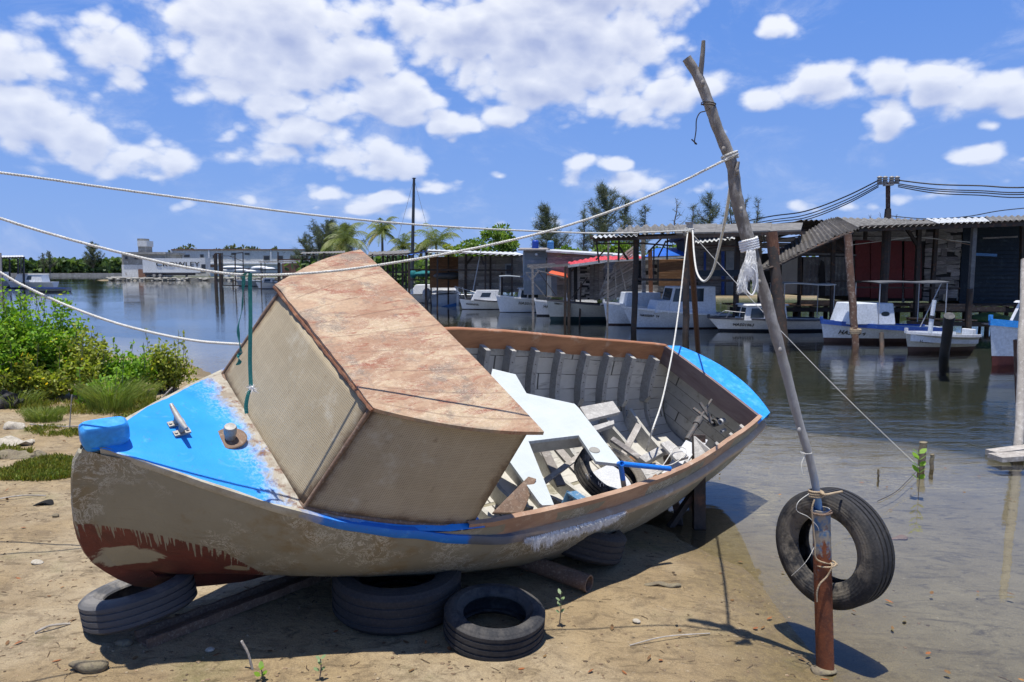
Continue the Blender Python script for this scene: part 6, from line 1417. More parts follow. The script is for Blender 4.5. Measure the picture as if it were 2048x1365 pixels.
def mids():
    def seg(name, label, p0, p1, ytop, ybot, fn, mat, D, dpt=2.5, yt2=None, body='dark_interior', cat='shack'):
        A, B = wallP(p0, D), wallP(p1, D); o = thing(name, (A[0], A[1], zz_(ybot, D)), label, cat); m = MB(); fn(m, A, B, zz_(ybot, D), zz_(ytop, D), zz_(yt2 or ytop, D)); m.build('front_wall', mat, parent=o)
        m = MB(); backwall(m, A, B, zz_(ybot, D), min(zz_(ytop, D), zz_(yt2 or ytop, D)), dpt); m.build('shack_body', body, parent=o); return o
    o = seg('shack', 'weathered grey plank shack with pale blue door behind the drooping rope', 1380, 1500, 478, 592, lambda m, A, B, a, b, c: planks_h(m, A, B, a, b, c, .16, jit=.01), 'old_wood', 28)
    for (a, b, y0, y1, mt) in ((1452, 1468, 503, 545, 'grey_siding'), (1452, 1468, 547, 590, 'grey_siding'), (1443, 1449, 503, 590, 'blue_boat_paint'), (1408, 1412, 505, 548, 'blue_boat_paint')):
        m = MB(); m.poly([at(a, y1, 27.93), at(b, y1, 27.93), at(b, y0, 27.93), at(a, y0, 27.93)], (0, .04, 0)); m.build('door' if b - a > 8 else 'door_frame', mt, parent=o)
    m = MB(); m.poly([at(1461 + 3.6 * math.cos(i * .52), 489 + 4 * math.sin(i * .52), 27.93) for i in range(12)], (0, .02, 0)); m.build('round_plate', 'old_wood', parent=o)
    seg('shack', 'shack end faced with orange-brown plywood under the blue roof', 1317, 1371, 519, 572, lambda m, A, B, a, b, c: planks_h(m, A, B, a, b, c, .5, jit=.0, dark=.1, lmin=1.2), 'plywood_brown', 27.6)
    seg('shack', 'dark open-slatted shack base between the plywood end and the water', 1270, 1400, 565, 606, lambda m, A, B, a, b, c: planks_h(m, A, B, a, b, c, .13, jit=.03, miss=.15, dark=.5), 'old_wood', 27.8)
    seg('shack', 'gap-boarded shack wall left of the plywood end', 1284, 1320, 520, 600, lambda m, A, B, a, b, c: planks_h(m, A, B, a, b, c, .12, jit=.03, miss=.15, dark=.5, lmin=.3, lmax=.8), 'old_wood', 28)
    # collapsed slanting siding
    D = 28.2; o = thing('collapsed_wall', at(1240, 600, D), 'collapsed grey board wall with boards lying aslant behind the box-cabin boat', 'wall'); m = MB()
    for k in range(17):
        y = 612 - k * 5.4; g = ru(.6, 1.3); m.tint = (g, g, g); L0 = 1205 + max(0, (k - 4)) * 2.2 + ru(-5, 5); m.beam(at(L0, y, D + ru(-.1, .1)), at(1276, y - 36 + ru(-2, 2), D - .1), .02, .085, up=(0, 1, 0)) if False else m.poly([at(L0, y, D), at(1276, y - 36, D), at(1276, y - 40.5, D + .02), at(L0, y - 4.6, D + .02)], (0, .03, 0))
    m.build('slanting_boards', 'driftwood', parent=o)
    for (a, b, c, d_) in ((1200, 590, 1216, 545), (1225, 560, 1205, 575), (1203, 540, 1222, 520), (1232, 600, 1230, 530), (1255, 600, 1238, 520)):
        m = MB(); m.beam(at(a, b, D - .3), at(c, d_, D - .3), .10, .05); m.build('loose_board', 'old_wood', parent=o)
    seg('shack', 'grey shack front of broken vertical planks and lath, under the red roof', 1143, 1208, 527, 600, lambda m, A, B, a, b, c: (planks_v(m, A, (A[0] + .35, A[1]), a, b, c, .12, miss=.2), planks_h(m, (A[0] + .3, A[1]), (A[0] + .75, A[1]), a, b, c, .08, jit=.02, miss=.35, dark=.5, lmin=.2, lmax=.4), planks_v(m, (A[0] + .7, A[1] - .02), B, a, b, c, .17, dark=.4)), 'old_wood', 29)
    # red roof and its white fascia
    o = thing('red_roof', at(1200, 520, 28), 'bright red sheet roof with a pale fascia over the broken grey shack', 'roof'); D = 27.6
    for P in (((1138, 531, D), (1200, 522, D), (1136, 525, 29.6), (1198, 513, 29.6)), ((1198, 522, D), (1290, 517, D), (1196, 513, 29.6), (1290, 512, 29.6))): m = MB(); corr(m, *[at(*q) for q in P], pitch=.2, amp=.02, nv=2); m.build('roof_sheet', 'red_roof', parent=o)
    m = MB(); m.beam(at(1136, 533, D - .05), at(1210, 523, D - .05), .03, .10); m.beam(at(1210, 523, D - .05), at(1384, 514, D - .05), .03, .07); m.build('fascia', 'white_roof', parent=o)
    m = MB(); m.beam(at(1060, 536, D + .1), at(1140, 530, D + .1), .12, .10); m.build('eave_beam', 'old_wood', parent=o)
    o = thing('blue_roof', at(1330, 505, 29), 'bright blue sheet roof between the middle shed posts', 'roof'); m = MB(); m.poly([at(1288, 514, 28.2), at(1368, 511, 28.2), at(1372, 495, 31), at(1312, 497, 31)], (0, 0, -.05)); m.build('roof_sheet', 'blue_roof', parent=o); m = MB(); m.beam(at(1286, 516, 28.1), at(1370, 513, 28.1), .04, .06); m.build('edge_trim', 'asbestos', parent=o)
    shed('boat_shed', 'grey timber frame of a small open berth left of the red roof', at(1090, 600, 30), posts=[(1065, 534, 1067, 610, 30, 4.5, 'old_wood'), (1131, 532, 1130, 604, 29, 4.5, dk), (1139, 530, 1138, 606, 29, 5.5, dk), (1150, 560, 1150, 600, 30, 3, 'old_wood'), (1162, 565, 1158, 600, 29, 3, dk)],
         beams=[(1055, 534, 30, 1135, 532, 30, 3.5, 'old_wood'), (1054, 531, 30.5, 1110, 528, 30.5, 3, 'old_wood'), (1066, 538, 30, 1130, 557, 30, 2.2, 'old_wood'), (1052, 546, 30, 1092, 595, 30, 1.5, 'old_wood'), (1052, 546, 30, 1098, 546, 30, 1.2, 'old_wood'), (1066, 557, 30, 1078, 541, 30, 3, 'old_wood'), (1078, 545, 30, 1112, 592, 30, 1.3, dk), (1140, 546, 29, 1150, 534, 29, 3, dk), (1144, 596, 29, 1175, 555, 29, 2, dk)])
    o = thing('orange_canopy', at(1115, 548, 31), 'faded orange canvas canopy beyond the grey berth frame', 'canopy'); m = MB(); m.poly([at(1094, 547, 31), at(1150, 556, 31), at(1146, 550, 33), at(1104, 541, 33)], (0, 0, -.06)); m.build('canvas', 'orange_canvas', parent=o); tubes = MB(); tubes.beam(at(1098, 548, 31.2), at(1098, 590, 31.2), .03, .03); tubes.build('canopy_pole', 'mast_metal', parent=o)
    # grey-blue clad house with tanks
    o = seg('siding_house', 'pale blue-grey clapboard house under the two blue water tanks', 1048, 1094, 500, 590, lambda m, A, B, a, b, c: planks_h(m, A, B, a, b, c, .16, jit=.0, dark=.06, lmin=3, lmax=4, miss=0), 'grey_siding', 34, 3.5, cat='house', body='grey_siding')
    m = MB(); m.poly([at(1036, 499, 33.6), at(1100, 499, 33.6), at(1098, 496, 38), at(1040, 496, 38)], (0, 0, -.06)); m.build('roof', 'old_wood', parent=o); m = MB(); v_, f_ = bmsphere(at(1073, 509, 33.8), .07); m.add(v_, f_); m.build('lamp', 'white_paint', parent=o)
    for (px, y0, y1, mt, D) in ((1070.5, 482, 498, 'tank_blue', 36), (1101, 483, 499, 'tank_pale', 36)):
        a, b = at(px, y1, D), at(px, y0, D); r = 6.8 / FPX * D; m = MB(); prof = [(0, a.z)] + [(r * (1 if i % 4 < 2 else .965), a.z + (b.z - a.z) * (.03 + .9 * i / 15)) for i in range(16)] + [(r * .6, b.z + .03), (0, b.z + .04)]
        m.lathe(prof, 20, Matrix.Translation((a.x, a.y, 0)), close=False); tag(m.build('water_tank', mt, smooth=True), 'dark blue water tank on the clapboard house roof' if mt == 'tank_blue' else 'lighter blue water tank, right hand one on the house roof', 'water tank')
    seg('shack', 'long dark plank shack wall with pale roof line behind the red roof', 1094, 1300, 503, 595, lambda m, A, B, a, b, c: planks_h(m, A, B, a, b, c, .18, jit=.01), 'old_wood', 33, 3.5, yt2=516)
    o = thing('roof_line', at(1200, 508, 33), 'long pale green-white roof edge sloping down toward the middle shed', 'roof'); m = MB(); m.poly([at(1092, 501, 32.8), at(1302, 515, 32.8), at(1302, 511, 37), at(1094, 498, 37)], (0, 0, -.08)); m.build('roof_sheet', 'white_roof', parent=o)
    m = MB(); m.poly([at(1094, 592, 32.5), at(1114, 592, 32.5), at(1114, 553, 32.5), at(1094, 553, 32.5)], (0, .05, 0)); o = m.build('pale_door', 'grey_siding'); tag(o, 'pale glazed door standing right of the clapboard house', 'door')
    m = MB(); m.beam(at(1090, 545, 33.5), at(1098, 497, 33.5), .12, .05); tag(m.build('leaning_plank', 'asbestos'), 'pale plank leaning against the corner of the clapboard house', 'plank')
    # long plank wall further left with window
    o = seg('shack', 'long purple-grey plank shack with one small window, under the pale flat roof', 917, 1049, 513, 585, lambda m, A, B, a, b, c: planks_h(m, A, B, a, b, c, .17, jit=.005, dark=.35), 'old_wood', 40)
    m = MB(); m.poly([at(1010, 551, 39.9), at(1026, 551, 39.9), at(1026, 528, 39.9), at(1010, 528, 39.9)], (0, .04, 0)); w_ = m.build('window', 'grey_siding', parent=o); m = MB(); m.poly([at(1013, 548, 39.86), at(1023, 548, 39.86), at(1023, 531, 39.86), at(1013, 531, 39.86)], (0, .03, 0)); m.build('pane', 'window_dark', parent=w_)
    seg('shack', 'brown panelled shack front between the sheds on the left', 860, 917, 514, 576, lambda m, A, B, a, b, c: planks_h(m, A, B, a, b, c, .6, jit=0, dark=.2, lmin=1.5), 'plywood_brown', 42)
    shed('boat_shed', 'open steel framed shed with flat pale roof, left of the clapboard house', at(930, 590, 38), posts=[(x, y0, x2, y1, D, w, dk) for x, y0, x2, y1, D, w in ((818, 508, 818, 600, 39, 4), (853, 505, 851, 604, 38, 4.5), (875, 505, 874, 604, 38, 3), (932, 508, 930, 600, 40, 5), (971, 508, 970, 600, 38, 3.5), (981, 508, 980, 600, 40, 3.5), (1024, 511, 1024, 606, 38, 3.5), (897, 507, 896, 600, 42, 3), (862, 507, 862, 600, 43, 3), (1004, 545, 1004, 590, 39, 4))],
         beams=[(815, 508, 38, 856, 503, 38, 3, dk), (852, 503, 38, 1052, 512, 38, 3, dk), (820, 540, 38.5, 1026, 541, 38.5, 3, dk), (932, 530, 40, 946, 513, 40, 4, dk), (968, 530, 38, 962, 512, 38, 4, dk), (818, 560, 39, 850, 560, 39, 2, dk)],
         roofs=[('roof_sheet', ((852, 505, 37.6), (1056, 512, 37.6), (856, 499, 43), (1030, 505, 43)), 'white_roof', .02, .3), ('roof_sheet', ((814, 511, 37.6), (853, 505, 37.6), (826, 507, 43), (856, 500, 43)), 'blue_roof', .02, .3)])
    shed('boat_shed', 'shed with sagging grey sheet roof, directly right of the cabin roof corner', at(780, 580, 45), posts=[(x, 508, x, 600, D, w, dk) for x, D, w in ((745, 46, 3), (766, 45, 4), (786, 46, 4), (805, 45, 4), (792, 50, 3), (775, 52, 3), (812, 50, 3))],
         beams=[(736, 512, 45, 822, 508, 45, 3, dk), (740, 545, 45, 822, 545, 45, 3, dk), (766, 530, 45, 780, 512, 45, 2, dk), (778, 514, 45, 790, 540, 45, 2, dk)], roofs=[('roof_sheet', ((734, 513, 44.5), (820, 510, 44.5), (738, 504, 52), (818, 500, 52)), 'asbestos', .03, .3)])
    m = MB(); v_, f_ = [], []
    for (px, py, r, sx, sz, mt) in ((827, 549, .28, .8, .9, 0), (850, 548, .55, 1.25, .32, 0)): a_, b_ = bmsphere(at(px, py, 44), r, (sx, 1, sz), 14, 8); m.add([p + V((0, 0, .08 * noise.noise(p * 3))) for p in a_], b_)
    tag(m.build('boat_cover', 'teal_canvas', smooth=True), 'teal canvas boat cover slung under the left steel framed shed', 'cover')
    m = MB(); a_, b_ = bmsphere(at(897, 552, 41), .75, (1.15, 1, .26), 16, 8); m.add([p + V((0, 0, .07 * noise.noise(p * 3))) for p in a_], b_); tag(m.build('boat_cover', 'grey_canvas', smooth=True), 'dark grey canvas boat cover next to the teal one', 'cover')
mids()

# ================================================================ utility pole and cables
def utility():
    D = 30; base = at(1775, 442, D); top = at(1776, 366, D); o = thing('utility_pole', (base.x, base.y, .7), 'thin rusty utility pole with short cross-arm and four insulators above the roof', 'utility pole')
    m = MB(); m.tube([V((base.x, base.y, .6)), base, at(1776, 418, D)], [.16, .15, .12], 8); m.build('pole_base', 'dark_wood', parent=o)
    m = MB(); m.tube([at(1776, 418, D), top], .09, 8); m.build('pole', 'rusty_post', parent=o)
    m = MB(); m.beam(at(1756, 368, D), at(1796, 366, D), .10, .08); m.beam(at(1768, 371, D - .1), at(1786, 370, D - .1), .2, .06); m.build('cross_arm', 'insulator', parent=o)
    for px in (1759, 1770, 1783, 1794):
        m = MB(); c = at(px, 366, D - .05); m.lathe([(.0, 0), (.09, .0), (.10, .06), (.07, .08), (.11, .13), (.07, .16), (.11, .21), (.06, .26), (.0, .27)], 10, Matrix.Translation(c), close=False); m.build('insulator', 'insulator', parent=o)
    def cab(label, P, r=.018, g='overhead cables on the utility pole'):
        m = MB(); m.tube(smoothpath(P, 6), r, 5); tag(m.build('power_cable', 'cable_black'), label, 'cable', g)
    for k, (y0, y1, y2, nm) in enumerate(((361, 372, 378, 'topmost'), (368, 382, 388, 'second highest'), (371, 386, 392, 'third highest'), (374, 391, 398, 'lowest'))):
        cab(f'{nm} black cable running right from the utility pole', [at(1796, y0, D), at(1870, y0 + (y1 - y0) * .75, D - 1), at(1960, y1, D - 2), at(2060, y2 - 3, D - 3), at(2300, y2 - 25, D - 6)], .022 if k else .028)
    for k, (y0, y1, nm) in enumerate(((361, 441, 'topmost'), (367, 449, 'second highest'), (371, 453, 'third highest'), (374, 458, 'lowest'))):
        cab(f'{nm} black cable sloping down left from the utility pole', [at(1757, y0, D), at(1690, y0 + 33 + k, D + 1), at(1610, y0 + 62 + k * 1.5, D + 2), at(1530, y1 - 6, D + 4), at(1400, y1 + 22, D + 8)], .022 if k else .028)
    m = MB(); m.tube(smoothpath([at(1779, 432, D), at(1850, 438, D - 1), at(1930, 434, D - 2), at(2000, 422, D - 3), at(2080, 414, D - 4)], 6), .018, 5); tag(m.build('loose_cable', 'cable_black'), 'single loose cable just above the roof of the long shed', 'cable')
utility()

# ================================================================ trees and vegetation
def basis(d):
    d = d.normalized(); x = d.cross(V((.3, .2, 1)));
    if x.length < 1e-3: x = V((1, 0, 0))
    x.normalize(); return x, d.cross(x)
def rdir(up=0.0):
    while True:
        v = V((ru(-1, 1), ru(-1, 1), ru(-1, 1)))
        if .05 < v.length < 1: v.normalize(); v.z += up; return v.normalized()
def casuarina(label, px, ytop, D, W_, zb=.6, dens=1.0, lean=0.0, n=26, group='feathery casuarina trees behind the shacks', mat='casuarina_needle', bare=0.0, name='casuarina_tree'):
    W_ *= 1.25; top = at(px, ytop, D); base = V((top.x - lean, D, zb)); H = top.z - zb; o = thing(name, base, label, 'tree', 0, group)
    m = MB(); P = [base.lerp(top, i / 8) + V((noise.noise(V((i * .6, px, 0))), noise.noise(V((i * .6, px, 5))), 0)) * H * .03 for i in range(9)]; m.tube(P, [H * .016 * (1 - .9 * i / 8) + .02 for i in range(9)], 7); br = []
    for i in range(n):
        t = .22 + .78 * (i + rnd()) / n; p = P[0].lerp(P[-1], t); a = ru(0, 6.283); L = W_ * (.28 + .9 * (1 - t)) * ru(.6, 1.15) * (1 if t < .8 else .8); d = V((math.cos(a), math.sin(a), ru(.5, 1.3)))
        q = p + d.normalized() * L; mid_ = p.lerp(q, .5) - V((0, 0, L * .08)); Q = smoothpath([p, mid_, q], 3); m.tube(Q, [.05 * L / 2 * (1 - .8 * k / 6) + .008 for k in range(len(Q))], 5); br.append((Q, L))
    m.build('trunk', 'bark', parent=o); c = MB()
    for Q, L in br:
        for k in range(int(34 * dens * (L / 2 + .5))):
            s = rnd() ** .7; p = Q[min(len(Q) - 1, int(s * (len(Q) - 1) + .5))] + V((ru(-1, 1), ru(-1, 1), ru(-1, 1))) * .16 * L ** .5
            g = ru(.6, 1.35); c.tint = (g, g * ru(.95, 1.05), g * .95)
            for _ in range(3):
                d = V((ru(-1, 1), ru(-1, 1), ru(-.5, 1.4))).normalized(); c.blade(p, p + d * ru(.22, .6) * (D / 60) ** .3, .026 * (D / 60))
    if dens > 0: c.build('crown', mat, parent=o)
    return o
def leafball(c, ctr, rad, n, L, W, mat_t=(.7, 1.3), squash=.75, lift=.4):
    for _ in range(n):
        d = rdir(); r = rad * (.55 + .45 * rnd() ** .5); p = ctr + V((d.x * r, d.y * r, d.z * r * squash)); g = ru(*mat_t) ; c.tint = (g, g, g * .95)
        c.leaf(p, (d + rdir() * .8 + V((0, 0, -.1))), rdir(lift), L * ru(.7, 1.3), W * ru(.7, 1.3))
def broadleaf(label, px, ytop, D, W_, zb=.6, nb=40, per=90, L=.30, mat='almond_leaf', group=None, name='broadleaf_tree', squash=.6):
    top = at(px, ytop, D); H = top.z - zb; base = V((top.x, D, zb)); o = thing(name, base, label, 'tree', 0, group); m = MB(); c = MB(); fork = base + V((0, 0, H * .35)); m.tube([base, fork], [H * .04, H * .03], 8)
    for i in range(nb):
        d = rdir(.25); r = rnd() ** .45; e = V((base.x + d.x * W_ / 2 * r, D + d.y * W_ / 2 * r, zb + H * (.55 + .42 * d.z * r) + .25 * W_ * .1)); rad = W_ * ru(.09, .15)
        if e.z > top.z - rad * .5: e.z = top.z - rad * .6
        if i % 2 == 0: Q = smoothpath([fork, fork.lerp(e, .5) + V((0, 0, .1 * H)), e], 3); m.tube(Q, [H * .018 * (1 - .85 * k / 6) for k in range(len(Q))], 5)
        leafball(c, e, rad, per, L, L * .55, squash=squash)
    m.build('trunk', 'bark', parent=o); c.build('crown', mat, parent=o); return o
def palm(label, px, ytop, D, R, zb=.6, nf=17, lean=0.0, group='coconut palms beyond the far sheds'):
    top = at(px, ytop, D); R *= 1.35; ctr = V((top.x, D, top.z - R * .38)); base = V((ctr.x - lean, D, zb)); o = thing('palm_tree', base, label, 'palm', 0, group); m = MB(); P = smoothpath([base, base.lerp(ctr, .5) + V((lean * .2, 0, 0)), ctr], 5); m.tube(P, [.20 - .07 * i / 10 for i in range(11)], 8); m.build('trunk', 'bark', parent=o)
    for i in range(nf):
        a = 2.399 * i + ru(-.2, .2); el = ru(-.15, 1.25) if i > 3 else ru(1.0, 1.4); m = MB(); Lf = R * ru(.9, 1.15); p = V(ctr); d = V((math.cos(a) * math.cos(el), math.sin(a) * math.cos(el), math.sin(el))); pts = [p]
        for k in range(12): d = (d + V((0, 0, -.13 - .03 * k * .5))).normalized(); p = p + d * Lf / 12; pts.append(p)
        g = ru(.75, 1.25); 
        if el < .1: m.tint = (1.5, 1.15, .8)
        else: m.tint = (g, g, g * .9)
        m.tube(pts, [.03 * (1 - .8 * k / 12) for k in range(13)], 4, cap=False)
        for k in range(1, 13):
            for s in range(3):
                q = pts[k - 1].lerp(pts[k], s / 3); dd = (pts[k] - pts[k - 1]).normalized(); sd = dd.cross(V((0, 0, 1))).normalized(); LL = R * .30 * math.sin(math.pi * min(.97, (k + s / 3) / 13 + .08)) + .05
                for sg in (-1, 1): m.blade(q, q + (sd * sg * .8 + dd * .45 + V((0, 0, -.55 + ru(-.2, .1)))).normalized() * LL, .055 * D / 90 * 1.2, side=dd + V((0, 0, .3)))
        m.build('frond', 'palm_leaf', parent=o)
casuarina('tall dark casuarina tree with the widest crown, left of the crooked branch', 1212, 380, 62, 2.9, n=44, dens=1.3)
casuarina('casuarina tree shaped like a leaning cone, behind the blue tanks', 1092, 420, 60, 2.0, n=40, dens=1.5, lean=-.9)
casuarina('shorter casuarina joined to the right side of the tallest one', 1250, 402, 64, 1.9, n=26)
casuarina('thin casuarina standing just right of the tall dark pair', 1290, 412, 66, 1.3, n=18, dens=.8)
casuarina('slim pale casuarina left of the tallest crown', 1168, 425, 60, 1.3, n=20, dens=.7)
casuarina('almost bare thin-twigged casuarina above the jagged roof', 1352, 402, 60, 1.3, n=20, dens=.14, name='casuarina_tree')
casuarina('greenish casuarina crown just left of the crooked branch, over the shed roof', 1420, 398, 62, 2.1, n=34, dens=1.1)
casuarina('slim casuarina at the far left of the group over the shed roof', 1385, 412, 60, 1.0, n=14, dens=.7)
casuarina('casuarina crown visible directly behind the crooked branch', 1462, 405, 62, 1.4, n=20, dens=.8)
casuarina('thin wispy casuarina just right of the crooked branch', 1492, 400, 60, 1.0, n=14, dens=.6)
casuarina('rightmost wispy casuarina above the grey sheet roof', 1516, 402, 60, 1.1, n=14, dens=.6)
casuarina('wide thin casuarina behind the far left docks', 655, 452, 120, 5.2, n=40, dens=1.2, lean=1.0)
casuarina('second thin casuarina behind the roof peak of the cabin', 690, 455, 118, 4.4, n=34, dens=1.2)
casuarina('low left branch-like casuarina at the end of the warehouse', 612, 478, 122, 3.4, n=24, dens=.8)
def bare_tree(label, px, ytop, D, W_, n=26):
    top = at(px, ytop, D); base = V((top.x, D, .6)); o = MB(); H = top.z - .6; fork = base.lerp(top, .5); o.tube([base, fork], [.12, .09], 6)
    def rec(p, d, L, r, k):
        q = p + d * L; o.tube([p, q], [r, r * .6], 4)
        if k:
            for _ in range(3): rec(q, (d + rdir() * .6 + V((0, 0, .15))).normalized(), L * ru(.55, .8), r * .6, k - 1)
    for i in range(8): a = i * .8; rec(fork.lerp(top, ru(-.3, .1)), V((math.cos(a) * .8, math.sin(a) * .4, 1)).normalized(), W_ * .30, .05, 3)
    tag(o.build('bare_tree', 'bark'), label, 'tree')
bare_tree('leafless twiggy tree behind the utility pole', 1768, 402, 50, 3.2)
bare_tree('small leafless tree top poking over the roof, right of the utility pole', 1838, 424, 50, 1.8)
palm('tallest coconut palm, standing clear left of the black mast', 764, 446, 95, 2.3, nf=20)
palm('large dark palm in front of the casuarinas behind the cabin roof', 688, 456, 100, 3.4, nf=20)
palm('short palm between the tall palm and the black mast', 805, 478, 92, 2.2, nf=12)
palm('broad low palm with drooping fronds right of the black mast', 872, 462, 92, 3.0, nf=18)
palm('small palm directly behind the black mast', 842, 482, 92, 2.0, nf=11)
broadleaf('bright green broad-leaved tree behind the pale flat roofed shed', 1004, 446, 60, 3.6, nb=46, L=.26)
broadleaf('low bushy green tree left of the bright broad-leaved tree', 946, 478, 66, 4.0, nb=36, L=.26, squash=.6)
broadleaf('dull olive rounded tree top at the left of the shed row trees', 905, 486, 70, 2.6, nb=22, L=.24, mat='olive_leaf')
broadleaf('green scrub tree showing above the red roof', 1230, 484, 54, 4.0, nb=36, L=.26)
broadleaf('low green scrub tree right of the blue tanks', 1140, 488, 56, 2.6, nb=26, L=.22)
broadleaf('small scrub tree on the far shore behind the middle shed', 1320, 488, 56, 3.0, nb=26, L=.22)
# black mast with stays
m = MB(); D = 60; m.tube([V((at(823, 540, D).x, D, .5)), at(828, 356, D)], [.16, .10], 8); o = m.build('lattice_mast', 'pole_metal'); tag(o, 'tall thin black mast rising above the palms', 'mast')
m = MB(); m.beam(at(819, 466, D), at(832, 466, D), .05, .05); m.beam(at(824, 357, D), at(832, 357, D), .06, .05); m.build('spreader', 'pole_metal', parent=o)
for s in (-1, 1): m = MB(); m.tube([at(828, 358, D), at(828 + s * 38, 500, D)], .012, 4); m.build('stay_wire', 'insulator', parent=o)
# far mangrove belt
def belt(name, P0, P1, hfun, n, mat, size, depth, label_kind=True):
    c = MB()
    for i in range(n):
        t = rnd(); p = V(P0).lerp(V(P1), t); h = hfun(t); k = rnd() ** .7; p = p + V((ru(-1, 1) * 2, ru(0, depth), 0)); z = h * k + .3
        g = ru(.6, 1.4); c.tint = (g, g, g * .9); s = size * ru(.6, 1.4)
        c.leaf(V((p.x, p.y, z)), rdir(.2), rdir(.6), s, s * .8)
    o = c.build(name, mat); tag(o, kind='stuff'); return o
def hf(t): x = t; return 4.8 + 1.6 * noise.noise(V((x * 22, 1, 0))) + 1.3 * noise.noise(V((x * 60, 5, 0)))
tag(belt('mangrove_belt', (-330, 262, 0), (-128, 262, 0), hf, 30000, 'far_foliage', 1.3, 9), 'far belt of dark green mangroves along the left horizon', 'trees')
m = MB(); m.beam((-340, 258.5, .35), (-128, 258.5, .35), 3, 1.3); o = m.build('far_bank', 'concrete'); tag(o, kind='structure')
tag(belt('treeline', (-128, 300, 0), (420, 300, 0), lambda t: 5.5 + 3 * noise.noise(V((t * 30, 2, 0))), 26000, 'far_foliage', 1.7, 12), 'low distant treeline behind the shacks', 'trees')
tag(belt('scrub', (-20, 72, 0), (70, 60, 0), lambda t: 2.6 + 1.2 * noise.noise(V((t * 20, 2, 0))), 16000, 'far_foliage', .5, 5), 'green scrub on the land behind the sheds', 'scrub')
casuarina('tall dark casuarina rising from the far mangrove belt', 184, 489, 262, 4.2, n=46, dens=.55, group='casuarinas on the far shore')
casuarina('thin twiggy tree in the far mangroves near the dock roof', 98, 505, 258, 2.6, n=24, dens=.3, group='casuarinas on the far shore')
casuarina('second thin twiggy tree, leftmost in the far mangroves', 86, 508, 260, 2, n=16, dens=.3, group='casuarinas on the far shore')
for i, px in enumerate((350, 377, 430, 444, 455, 468, 492, 508, 552)):
    broadleaf(['round', 'low', 'small', 'ragged', 'dark', 'tiny', 'spiky', 'stubby', 'lonely'][i] + ' tree top over the warehouse parapet, ' + ['leftmost of all', 'second from left', 'third from left', 'fourth from left', 'in the exact middle', 'sixth from left', 'tallest of the row', 'second from right', 'rightmost'][i], px, (494, 492, 494, 492, 494, 492, 491, 495, 495)[i], 232, ru(3.5, 7), nb=14, per=36, L=1.0, mat='casuarina_needle', group='tree tops over the warehouse', name='distant_tree')

